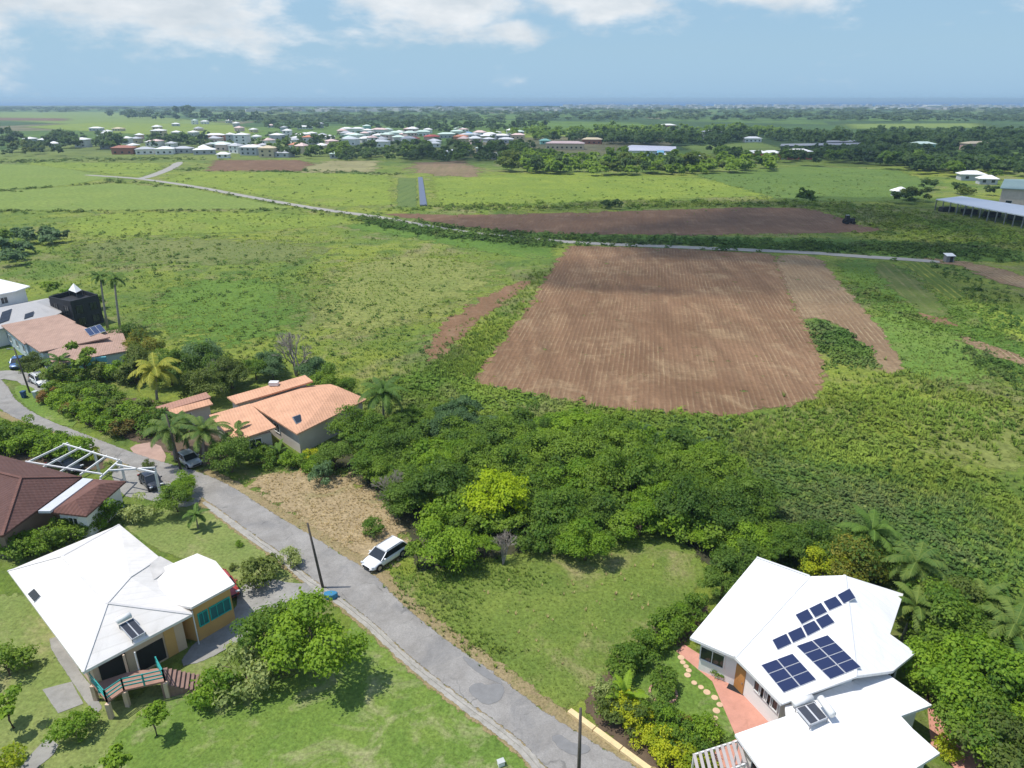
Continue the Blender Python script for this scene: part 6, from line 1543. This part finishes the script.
stuff('lawn_tufts', 'short tufts on the lush lawn below the road', [(200, 700), (340, 640), (352, 620), (400, 665), (450, 705), (500, 745), (520, 768), (180, 768)], 1200, TU, .05, .12, SL, 19, 0, clump=.4)

# ------------------------------------------------------------------ mid-distance and far trees
random.seed(41)
fx = ['far0', 'far1', 'far2', 'far3']
def belt(px, n, smin, smax, mats, label, group, name='tree', z=0):
    us = [p[0] for p in px]; vs_ = [p[1] for p in px]; c = 0
    while c < n:
        u, v = random.uniform(min(us), max(us)), random.uniform(min(vs_), max(vs_))
        if not inpoly(u, v, px): continue
        p = G(u, v); c += 1
        plant(random.choice(fx), p, random.uniform(smin, smax), None, label, 'tree', random.choice(mats), group, name, parts=False, sz=random.uniform(.75, 1.1))
belt([(0, 150), (20, 146), (55, 148), (60, 156), (20, 158), (0, 160)], 14, .8, 1.3, [LF, LO], 'bushy tree at the left end of the far village', 'trees at the left end of the village')
belt([(44, 142), (75, 140), (78, 152), (50, 152)], 10, 1.3, 1.9, [LF], 'dark tree left of the white two-storey village house', 'trees left of the white village house')
belt([(92, 142), (122, 140), (122, 150), (96, 150)], 12, 1.3, 1.9, [LF, LD], 'dark tree right of the white two-storey village house', 'trees right of the white village house')
belt([(148, 140), (205, 140), (206, 146), (150, 147)], 18, 1.1, 1.6, [LF, LD], 'dark tree in the middle of the far village', 'trees in the middle of the village')
belt([(0, 138), (18, 138), (20, 145), (0, 146)], 6, 1.3, 1.8, [LF], 'dark tree at the left picture edge by the village', 'dark trees by the village at the left edge')
belt([(258, 145), (295, 140), (345, 140), (352, 160), (300, 158), (270, 156)], 24, .9, 1.5, [LF, LD, LG], 'dark tree between the orange-roofed and the terrace houses', 'trees between the village halves')
belt([(345, 152), (400, 148), (510, 148), (540, 152), (540, 162), (480, 164), (400, 160), (345, 160)], 48, .9, 1.5, [LF, LD], 'dark tree in the belt in front of the terrace houses', 'tree belt before the terrace houses')
belt([(500, 165), (560, 160), (640, 165), (700, 165), (760, 160), (780, 168), (700, 174), (600, 176), (520, 176), (500, 172)], 30, 1.0, 1.6, [LG, LF, LO], 'green tree in the wood edge above the bright cane field', 'wood edge above the cane field')
belt([(700, 150), (760, 160), (860, 160), (940, 165), (1030, 170), (1030, 182), (940, 178), (860, 166), (780, 166), (700, 162)], 30, 1.0, 1.7, [LF, LD], 'dark tree in the belt beyond the green field on the right', 'dark belt on the right')
belt([(890, 190), (940, 185), (990, 185), (1000, 195), (935, 205), (890, 205)], 10, .6, 1.1, [LF, LO], 'tree beside the long open shed', 'trees beside the long shed')
belt([(590, 205), (620, 206), (620, 210), (590, 210)], 2, .5, .7, [LF], 'small tree on the edge of the upper ploughed field', 'trees at the upper field edge')
belt([(800, 203), (808, 203), (808, 206), (800, 206)], 1, .9, 1.0, [LD], 'lone dark tree in the green field above the ploughed strip', 'lone tree in the green field')
belt([(20, 240), (60, 236), (66, 244), (30, 248)], 7, .55, .85, [LGY, LF], 'greyish tree in the clump at the far left field', 'tree clump in the left field')
belt([(0, 245), (20, 242), (24, 262), (0, 270)], 6, .5, .8, [LGY, LG], 'bushy tree at the left edge behind the white house', 'trees behind the white left house')
belt([(12, 292), (50, 285), (60, 292), (120, 320), (110, 330), (60, 300), (14, 302)], 8, .3, .55, [LG, LD, LB], 'small tree behind the black and pink-roofed houses', 'trees behind the black house')
for u, v, s, lab in ((110, 118, 1.6, 'a'), (130, 117, 1.8, 'b'), (180, 117, 2.4, 'c'), (190, 117, 2.6, 'd'), (205, 118, 2.0, 'e'), (150, 117.5, 1.9, 'f')):
    plant(random.choice(fx), G(u, v), s * 1.6, None, 'large tree on the skyline above the far village', 'tree', LF, 'skyline trees above the village', 'tree', parts=False)
wood('woodland', 'wood on the rise above the far village', [(112, 116), (240, 117), (262, 122), (235, 124), (190, 121), (112, 119)], 46, 1.6, 2.6, LF, 9)
wood('woodland', 'mixed trees among the far village houses', [(0, 140), (60, 134), (130, 134), (250, 136), (345, 132), (500, 140), (540, 150), (500, 160), (345, 160), (290, 158), (250, 148), (120, 148), (0, 152)], 210, .5, 1.1, LF, 10)
wood('woodland', 'bushes along the near edge of the far village', [(340, 155), (545, 152), (545, 163), (400, 161), (340, 161)], 90, .6, 1.1, LF, 11)
# woods beyond, too many to count
wood('woodland', 'dark woodland belt across the middle distance on the right', [(545, 142), (620, 136), (780, 136), (1030, 134), (1030, 152), (900, 150), (880, 155), (860, 150), (760, 140), (700, 146), (640, 146), (560, 142)], 560, 1.0, 1.8, LF, 1)
wood('woodland', 'green woodland in the middle distance behind the school roofs', [(480, 136), (560, 130), (640, 130), (780, 131), (780, 138), (640, 140), (520, 140)], 170, 1.0, 1.8, LG, 2)
wood('woodland', 'grey-green woods fading toward the coast', [(240, 116), (560, 112), (760, 116), (1030, 117), (1030, 122), (760, 121), (560, 121), (260, 125)], 480, 1.8, 3.4, LFH, 3, .5)
wood('woodland', 'hedges and copses of the distant plain', [(-40, 110.5), (300, 110.5), (600, 109.5), (1060, 108.5), (1060, 118), (600, 113), (300, 114), (-40, 112)], 420, 2.4, 5.0, LFH, 4, .35)
wood('woodland', 'hazy treeline on the horizon', [(-40, 107.8), (500, 107.8), (560, 107), (560, 109), (300, 110), (-40, 110)], 300, 4, 7, LFH, 5, .2)
wood('woodland', 'scattered copses among the far houses', [(262, 125), (500, 124), (560, 128), (480, 134), (350, 129), (270, 132)], 120, 1.1, 1.8, LF, 6)

# ------------------------------------------------------------------ far village, every house its own
def small_house(u, v, w, d, h, roofc, wallc, label, rz=0.0, rt=1.6, flat=False, group=None, name='village_house'):
    w, d, h = w * (1.15 if u > 340 else .92), d * 1.1, h * 1.1
    p = G(u, v); t = thing(name, p, label, 'house', group)
    M = Matrix.Rotation(rz, 3, 'Z'); L = lambda x, y, z: p + M @ Vector((x, y, z))
    wm_, rm = paint('wall_' + '_'.join('%02d' % int(c * 100) for c in wallc), wallc, .85, .08), paint('roof_' + '_'.join('%02d' % int(c * 100) for c in roofc), roofc, .6, .06)
    MB().add([L(x * w / 2, y * d / 2, z) for x in (-1, 1) for y in (-1, 1) for z in (0, h)], [(0, 1, 3, 2), (4, 6, 7, 5), (0, 4, 5, 1), (2, 3, 7, 6), (0, 2, 6, 4), (1, 5, 7, 3)]).build('wall', wm_, t)
    o = .6
    c = [L(-w / 2 - o, -d / 2 - o, h), L(w / 2 + o, -d / 2 - o, h), L(w / 2 + o, d / 2 + o, h), L(-w / 2 - o, d / 2 + o, h)]
    if flat: MB().shell([q + Vector((0, 0, .3)) for q in c], [(0, 1, 2, 3)], .35).build('roof', rm, t)
    else:
        r0, r1 = L(-w / 2 + min(w, d) * .45, 0, h + rt), L(w / 2 - min(w, d) * .45, 0, h + rt)
        MB().shell(c + [r0, r1], [(0, 1, 5, 4), (1, 2, 5), (2, 3, 4, 5), (3, 0, 4)], .3).build('roof', rm, t)
    for fl in range(max(1, int(h / 2.8))):
        k = max(1, int(w / 4))
        for i in range(k):
            q = L(-w / 2 + (i + .5) * w / k, -d / 2 - .04, fl * 2.8 + 1.6)
            MB().box(q, (1.5, .1, 1.3), rz).build('window', DARKGL, t)
    return t
Wt, Cr, Pk, Gy, Or, Te, Rd, Ye, Bl, Br = (.78, .77, .75), (.6, .5, .33), (.65, .42, .36), (.45, .46, .48), (.60, .25, .14), (.25, .5, .42), (.48, .10, .08), (.70, .52, .06), (.20, .35, .55), (.34, .14, .09)
LGn, LPk = (.55, .66, .58), (.70, .52, .48)
VH = [(84, 147, 11, 9, 6, Wt, Wt, 'white two-storey village house with hipped roof among dark trees'), (31, 142, 10, 8, 3, Wt, Gy, 'low pale-roofed house left of the white two-storey village house'), (45, 143, 9, 8, 3, Wt, Gy, 'bright white-roofed low house near the left of the village'),
 (97, 131, 17, 9, 3.5, Wt, Gy, 'pale long-roofed house on the rise behind the village'), (119, 131, 14, 9, 3, Cr, Cr, 'cream house on the rise behind the village'),
 (160, 139, 14, 11, 8, Wt, Cr, 'tall tan and blue house with white roof in the village'), (177, 136, 10, 8, 4, Wt, Gy, 'white roof left among the central village trees'), (194, 136, 10, 8, 4, Wt, Gy, 'white roof right among the central village trees'),
 (216, 141, 20, 10, 5.5, Wt, Or, 'orange-red flat-fronted building with pale roof'), (231, 141, 8, 8, 6, Wt, Gy, 'white-roofed building beside the orange-red one'), (243, 145, 13, 11, 8.5, Wt, Wt, 'tall white round-roofed building in the village'),
 (125, 154, 17, 9, 4.5, Br, Br, 'brick-red house at the front of the village'), (146, 154, 14, 10, 3.6, Gy, Wt, 'grey-roofed white house next to the brick-red one'), (166, 154, 14, 10, 3.8, Wt, Wt, 'white front-row house with white roof'), (184, 153, 14, 9, 3.4, Gy, Gy, 'grey house in the front row of the village'),
 (205, 154, 17, 9, 3.2, Wt, Gy, 'long white-roofed house in the front row'), (222, 148, 16, 9, 3.5, LGn, Gy, 'grey-green roofed house below the orange-red building'), (224, 158, 9, 5, 2.5, Wt, Wt, 'small white shed at the ploughed field edge'),
 (128, 144, 8, 8, 5, Wt, Wt, 'narrow white house near the palms left of the village'), (137, 143, 9, 8, 4, Gy, Cr, 'small grey-roofed house behind the brick-red one'), (134, 149, 7, 7, 3, Wt, Ye, 'little yellow-walled house behind the brick-red one'),
 (252, 155, 15, 9, 5.5, Wt, Gy, 'pale two-storey house at the right end of the front row'), (269, 157, 12, 9, 6, Cr, Cr, 'cream two-storey house at the right end of the front row'), (285, 157, 12, 9, 3, Gy, Gy, 'grey-roofed low house in front of the village trees'),
 (278, 143, 12, 9, 7, Wt, Gy, 'modern white and dark two-storey house'), (288, 139, 9, 10, 8, Wt, Wt, 'tall white block beside the modern house'), (305, 129, 22, 8, 3, Wt, Wt, 'long white-roofed building behind the modern house'),
 (311, 144, 15, 11, 6, Or, Wt, 'white house with orange hipped roof in the village'), (299, 140, 8, 8, 5, Wt, Wt, 'small white house left of the orange-roofed one'), (296, 149, 10, 8, 3.5, Or, Wt, 'small orange-roofed house below the larger one'), (341, 158, 12, 8, 3, LGn, Gy, 'greyish round-roofed house at the front trees'),
 (55, 147, 8, 7, 3, Wt, Gy, 'small pale house at the foot of the left village trees'), (66, 143, 8, 7, 3.4, Gy, Wt, 'small house tucked left of the white two-storey one'), (108, 134, 9, 7, 3, Wt, Wt, 'small white house between the two rise houses'),
 (140, 139, 8, 7, 4, Wt, Pk, 'pink-walled house left of the tall tan one'), (152, 146, 9, 7, 3.4, Wt, Wt, 'white house behind the white front row'), (172, 147, 8, 7, 3, Gy, Wt, 'grey-roofed house behind the front row'), (236, 150, 10, 8, 3.6, Wt, Gy, 'white-roofed house in front of the tall round-roofed one'), (212, 148, 9, 7, 3, Gy, Cr, 'cream house below the orange-red building'),
 (262, 147, 9, 8, 4, Wt, Pk, 'pinkish house left of the modern two-storey one'), (257, 140, 8, 7, 3.4, Wt, Wt, 'white house right of the tall round-roofed one'), (322, 149, 9, 7, 3, Wt, Cr, 'cream house just right below the orange hipped roof'), (330, 142, 8, 7, 3.4, Wt, Wt, 'white house between orange hipped roof and terraces'),
 (176, 126, 12, 8, 3, Wt, Gy, 'pale roof in the wood above the village'), (205, 124, 12, 8, 4, Wt, Wt, 'white house in the wood above the village'), (229, 123, 9, 8, 4, Wt, Wt, 'small white house at the right of the upper wood'),
 (347, 133, 12, 9, 5, Wt, Wt, ''), (358, 133, 13, 9, 5, Wt, Wt, ''), (352, 139, 13, 9, 4.5, Wt, Te, 'white house with teal walls in the terrace rows'), (351, 145, 12, 9, 5, Wt, Wt, ''), (367, 130, 9, 8, 5, LGn, Te, 'pale green-roofed house at the back left of the terraces'), (365, 137, 8, 8, 4, LPk, Wt, 'pink-roofed small house at the left terraces'),
 (380, 134, 16, 9, 5, LPk, Wt, 'wide pale pink roof in the back terrace row'), (381, 140, 14, 9, 4.5, Wt, Te, 'white roof over teal walls at the terrace centre'), (381, 147, 13, 9, 4.5, Wt, Wt, ''), (396, 137, 13, 9, 4.5, LGn, Wt, ''), (399, 142, 10, 8, 4.5, LGn, Gy, ''),
 (409, 134, 10, 9, 5.5, LPk, Pk, 'pink house in the back terrace row'), (411, 143, 13, 9, 4, Rd, Pk, 'red-roofed pink house in the front terrace row'), (406, 138, 12, 8, 4, LPk, LPk, ''), (423, 136, 14, 9, 4.5, LGn, Wt, ''), (432, 142, 13, 9, 5, Rd, Pk, 'red-roofed house right of the terrace centre'), (434, 147, 9, 8, 3, Wt, Wt, ''),
 (428, 133, 9, 8, 4, Wt, Wt, ''), (447, 138, 16, 9, 4, LGn, Gy, 'wide pale green roof at the right terraces'), (457, 135, 12, 8, 4, LGn, Wt, ''), (461, 142, 12, 9, 5, Or, Or, 'orange-red house at the right terraces'), (468, 138, 10, 8, 4.5, Bl, Wt, 'blue-roofed house at the right terraces'), (474, 144, 8, 8, 5, Ye, Ye, 'bright yellow house at the right terraces'),
 (487, 140, 12, 9, 4, Wt, Cr, ''), (500, 139, 16, 9, 3.5, Wt, Gy, ''), (506, 143, 12, 9, 3.5, Wt, Gy, ''), (512, 138, 9, 8, 4, Gy, Gy, ''), (452, 156, 8, 6, 3, Wt, Wt, 'small white shed in the trees below the terraces'), (464, 153, 9, 7, 3, Wt, Wt, 'second white shed in the trees below the terraces'), (497, 159, 12, 5, 2.6, Wt, Wt, 'long low white shed at the edge of the trees'), (484, 152, 11, 6, 3, LGn, Gy, 'pale green shed roof in the trees'),
 (565, 149, 28, 10, 4.5, LPk, Cr, 'long pink-roofed hall on the far plain'), (545, 144, 8, 6, 3, Te, Te, 'tiny teal hut left of the pink-roofed hall'), (592, 144, 16, 8, 4, Cr, Br, 'brown-walled house right of the pink-roofed hall'), (518, 139, 12, 8, 4, LPk, Cr, 'cream house at the right end of the terraces'),
 (667, 130, 18, 12, 6, Wt, Br, 'white and brown building in the distant wood'), (711, 139, 16, 12, 7, Gy, Gy, 'grey-roofed tall house in the distant wood'), (752, 142, 14, 9, 3.4, Wt, Wt, 'low white house right of the grey-roofed tall one'), (671, 159, 9, 7, 3, Wt, Wt, 'small white roof in the trees above the cane field'), (697, 163, 10, 7, 3, Wt, Wt, 'small pale roof at the wood edge above the cane field'),
 (755, 158, 13, 8, 3.5, Wt, Rd, 'white-roofed red house left of the red pair'), (770, 159, 11, 8, 4, Wt, Rd, 'red house with white hipped roof'), (797, 159, 15, 10, 5, Wt, Rd, 'larger red house with white hipped roof'), (785, 159, 7, 6, 3, Wt, Wt, 'small white house between the red ones'), (865, 158, 6, 5, 3, Wt, Wt, 'tiny white roof in the trees on the right'), (882, 159, 5, 5, 3, Wt, Wt, 'second tiny white roof in the trees on the right'),
 (921, 152, 15, 10, 6, LGn, Te, 'teal house with pale roof on the right'), (923, 156, 10, 6, 3, Wt, Wt, 'white outbuilding in front of the teal house'), (974, 150, 18, 9, 5, Cr, Pk, 'cream and pink house in the trees far right'), (970, 180, 10, 7, 3, Wt, Gy, 'pale grey-roofed house left of the cream apartment building'), (986, 184, 7, 5, 2.6, Wt, Gy, 'small pale roof beside the apartment building'), (899, 196, 4.5, 4, 2.2, Wt, Gy, 'small white roof left of the long shed'),
 (932, 108.5, 60, 30, 12, Wt, Wt, 'large white warehouse on the distant plain'), (905, 110, 40, 25, 8, Gy, Wt, 'grey warehouse beside the large white one')]
i = 0
for h_ in VH:
    u, v, w, d, h, rc, wc, lab = h_; i += 1
    if lab == '':
        cn = 'white' if rc == Wt else ('pale green' if rc == LGn else ('pink' if rc == LPk else 'grey'))
        row_ = 'back' if v < 135 else ('middle' if v < 141 else 'front'); sd = 'left' if u < 400 else ('right' if u > 450 else 'central')
        lab = 'small %s-roofed house in the %s row of the %s terraces' % (cn, row_, sd)
        small_house(u, v, w, d, h, rc, wc, lab, random.uniform(-.3, .3), group='%s terrace houses %s %s' % (cn, row_, sd))
    else: small_house(u, v, w, d, h, rc, wc, lab, random.uniform(-.35, .35))
random.seed(77)
for zn, (u0, u1, v0, v1), nn in (('right terraces', (400, 520, 131, 146), 20), ('left terraces', (342, 400, 129, 147), 12), ('left half of the village', (100, 335, 138, 154), 24), ('rise above the village', (140, 330, 124, 134), 10)):
    for _ in range(nn):
        u, v = random.uniform(u0, u1), random.uniform(v0, v1); rc, cn = random.choice(((Wt, 'white'), (Wt, 'white'), (LGn, 'pale green'), (LPk, 'pink'), (Gy, 'grey')))
        small_house(u, v, random.uniform(7, 11), random.uniform(7, 9), random.uniform(2.8, 6), rc, random.choice((Wt, Wt, Cr, LPk, Gy)), 'one of the scattered small %s-roofed houses in the %s' % (cn, zn), random.uniform(-.7, .7), random.uniform(1.2, 2.2), group='scattered %s-roofed houses, %s' % (cn, zn))
# filler houses on the plain: specks toward the coast
rg = np.random.default_rng(5)
m = MB(); 
for _ in range(900):
    u = rg.uniform(560, 1060) if rg.random() < .8 else rg.uniform(250, 560); v = rg.uniform(105.2, 109.5) if u > 560 else rg.uniform(108.5, 112)
    p = G(u, v); s = rg.uniform(14, 34); m.box((p.x, p.y, s * .12), (s, s * .6, s * .3), rg.uniform(-.6, .6))
o = m.build('distant_town', paint('distant_town_walls', (.62, .60, .58), .9, .5, .002)); tag(o, 'pale roofs of the far coastal town', 'town', kind='stuff')

# school roofs, long dark sheds, open shed, apartment building
def slab_building(name, label, pts, h, roofm, wallm, ridge=0.0, cat='building', inset=.8):
    q = [G(u, v, h) for u, v in pts]; c = sum(q, Vector()) / len(q); t = thing(name, (c.x, c.y, 0), label, cat)
    if ridge:
        a, b = q[0].lerp(q[3], .5), q[1].lerp(q[2], .5); a.z = b.z = h + ridge
        MB().shell(q + [a, b], [(0, 1, 5, 4), (1, 2, 5), (2, 3, 4, 5), (3, 0, 4)], .3).build('roof', roofm, t)
    else: MB().shell(q, [(0, 1, 2, 3)], .3).build('roof', roofm, t)
    w = poly_inset([(p.x, p.y) for p in q], inset); MB().prism(w, 0, h - .3).build('wall', wallm, t)
    for i in range(4):
        a, b = w[i], w[(i + 1) % 4]; L = (b - a).length
        for j in range(min(14, int(L / 5))): k = min(14, int(L / 5)); window(t, a, b, (j + .5) / k, 2.2, 1.0, 1.3, mull=0)
    return t
slab_building('school', 'long low school building with pale lilac roof', [(625, 150.5), (676, 151), (676, 146.5), (632, 145)], 4, paint('lilac_roof', (.52, .52, .60), .6), WHWALL, 1.5)
slab_building('school_block', 'small bright blue block at the end of the school', [(657, 153), (664, 153), (664, 149), (657, 149)], 4.2, paint('sky_blue_wall', (.2, .45, .62), .7), MATS['sky_blue_wall'])
slab_building('farm_shed', 'long dark-roofed farm shed, the lower of the pair', [(780, 146), (862, 144.5), (864, 142.5), (782, 143.8)], 4, paint('grey_blue_shed_roof', (.30, .31, .33), .6), paint('shed_dark', (.08, .08, .08), .9), .8)
slab_building('farm_shed', 'long dark-roofed farm shed, the upper of the pair', [(826, 142.2), (858, 141.5), (858, 140.2), (828, 140.7)], 5, MATS['grey_blue_shed_roof'], MATS['shed_dark'], .8)
# long open shed at the right edge
h = 4.2
q = [G(936, 199, h), G(1080, 226, h), G(1080, 214, h), G(962, 196, h)]
cc = G(1000, 215); t = thing('open_shed', cc, 'long open-sided shed with pale metal roof at the right edge', 'shed')
MB().shell(q, [(0, 1, 2, 3)], .35).build('roof', paint('pale_shed_roof', (.70, .72, .74), .5, .05), t)
MB().prism([(p.x, p.y) for p in poly_inset([(a.x, a.y) for a in q], 1.5)], 0.05, 0.4).build('plinth', MATS['old_concrete'] if 'old_concrete' in MATS else GREYM, t)
for j in range(17):
    for a, b in ((q[0], q[1]), (q[3], q[2])):
        p = a.lerp(b, .01 + j * .06); MB().bar((p.x, p.y, 0), (p.x, p.y, h - .2), .3).build('post', GREYM, t)
for j in range(5):
    p = q[0].lerp(q[2], .1 + j * .17); MB().box((p.x, p.y, .9), (5, 2.5, 1.7), random.uniform(-.3, .3)).build('stored_machinery', DARK, t)
t = slab_building('apartment_building', 'cream two-storey building with green-grey roof at the right edge', [(1000, 188), (1044, 190), (1044, 180), (1006, 180)], 7, paint('green_grey_roof', (.26, .36, .34), .6), paint('cream_pink_render', (.62, .50, .42), .8), 2.0)

# farm machine on the upper field's end
p = G(849, 224); t = thing('tractor', p, 'dark tractor standing at the right end of the upper ploughed field', 'tractor')
MB().box(p + Vector((0, 0, 1.5)), (3.4, 1.1, .9)).build('bonnet', BLACKP, t, bevel=.1)
MB().box(p + Vector((-.9, 0, 2.4)), (1.3, 1.3, 1.3)).build('cab', DARKGL, t, bevel=.1)
for x, r in ((-1.2, .85), (1.2, .55)):
    for s in (-1, 1): MB().tube([p + Vector((x, s * .7, r)), p + Vector((x, s * 1.15, r))], r, 16).build('wheel', TYRE, t)
# white sheet / hut by the lane
p = G(797, 243); 
p = G(948, 262); t = thing('field_hut', p, 'small grey hut beside the lane at the crop rows', 'hut')
MB().box(p + Vector((0, 0, .9)), (2.0, 1.5, 1.8)).build('wall', paint('hut_grey', (.22, .22, .21), .8, .2), t)
MB().shell([p + Vector((-1.2, -1, 1.8)), p + Vector((1.2, -1, 1.8)), p + Vector((1.2, 1, 2.2)), p + Vector((-1.2, 1, 2.2))], [(0, 1, 2, 3)], .1).build('roof', FRAMEW, t)
MB().box(p + Vector((.3, -.77, .8)), (.8, .06, 1.5)).build('door', DARK, t)
for u, v, lab in ((890, 190, 'left'), (985, 172, 'right')):
    pass

# ------------------------------------------------------------------ clouds overhead (outside the picture) that shade parts of the fields
def cloud(name, cx_, cy_, rx, ry, zc, seed, label, dens=.5):
    m, nt = MATS.get('cloud_vapour'), None
    if m is None:
        m, nt = nodes('cloud_vapour'); P = wpos(nt)
        tr = N(nt, 'ShaderNodeBsdfTransparent'); df = N(nt, 'ShaderNodeBsdfDiffuse'); df.inputs[0].default_value = (.85, .86, .88, 1)
        mx = N(nt, 'ShaderNodeMixShader'); f = mrange(nt, noise(nt, P, .014, 6, .6), .35, .6, 0.0, .40)
        nt.links.new(f, mx.inputs[0]); nt.links.new(tr.outputs[0], mx.inputs[1]); nt.links.new(df.outputs[0], mx.inputs[2])
        nt.links.new(mx.outputs[0], N(nt, 'ShaderNodeOutputMaterial').inputs[0])
    import bmesh
    bm = bmesh.new(); bmesh.ops.create_icosphere(bm, subdivisions=5, radius=1)
    rd = random.Random(seed); ph = [rd.uniform(0, 6) for _ in range(6)]
    for v in bm.verts:
        c = v.co.normalized(); k = 1 + .22 * math.sin(3 * c.x + ph[0]) * math.cos(4 * c.y + ph[1]) + .13 * math.sin(8 * c.x + ph[2]) * math.sin(7 * c.y + ph[3] + 5 * c.z) + .07 * math.sin(15 * c.x + ph[4]) * math.cos(17 * c.y)
        zz = c.z * (30 if c.z < 0 else 110)
        v.co = Vector((c.x * rx * k, c.y * ry * k, zz * k))
    me = bpy.data.meshes.new(name); bm.to_mesh(me); bm.free(); me.materials.append(m)
    me.polygons.foreach_set('use_smooth', [True] * len(me.polygons))
    o = bpy.data.objects.new(name, me); link(o); o.location = (cx_, cy_, zc); o['kind'] = 'structure'; o['label'] = label
ZC = 620
def shade(u, v, rx, ry, seed, label):
    p = G(u, v); s = SUN_DIR * (ZC / SUN_DIR.z); cloud('cloud', p.x + s.x, p.y + s.y, rx, ry, ZC, seed, label)
shade(800, 262, 62, 38, 1, 'cloud shading the right side of the ploughed field')
shade(810, 222, 120, 50, 2, 'cloud shading the upper ploughed field')
shade(960, 235, 90, 80, 3, 'cloud shading the right fields')
shade(820, 150, 400, 170, 4, 'cloud shading the wood on the right')

# ------------------------------------------------------------------ haze
m, nt = nodes('haze_air'); vp = N(nt, 'ShaderNodeVolumePrincipled'); vp.inputs['Color'].default_value = (.58, .80, .96, 1); vp.inputs['Density'].default_value = 1.75e-4
vp.inputs['Anisotropy'].default_value = 0.2
nt.links.new(vp.outputs[0], N(nt, 'ShaderNodeOutputMaterial').inputs['Volume'])
o = MB().add([(x, y, z) for x in (-17000, 17000) for y in (-600, 22000) for z in (-2, 46)], [(0, 1, 3, 2), (4, 6, 7, 5), (0, 4, 5, 1), (2, 3, 7, 6), (0, 2, 6, 4), (1, 5, 7, 3)]).build('haze', m)
o['kind'] = 'stuff'; o['label'] = 'faint blue haze over the land'
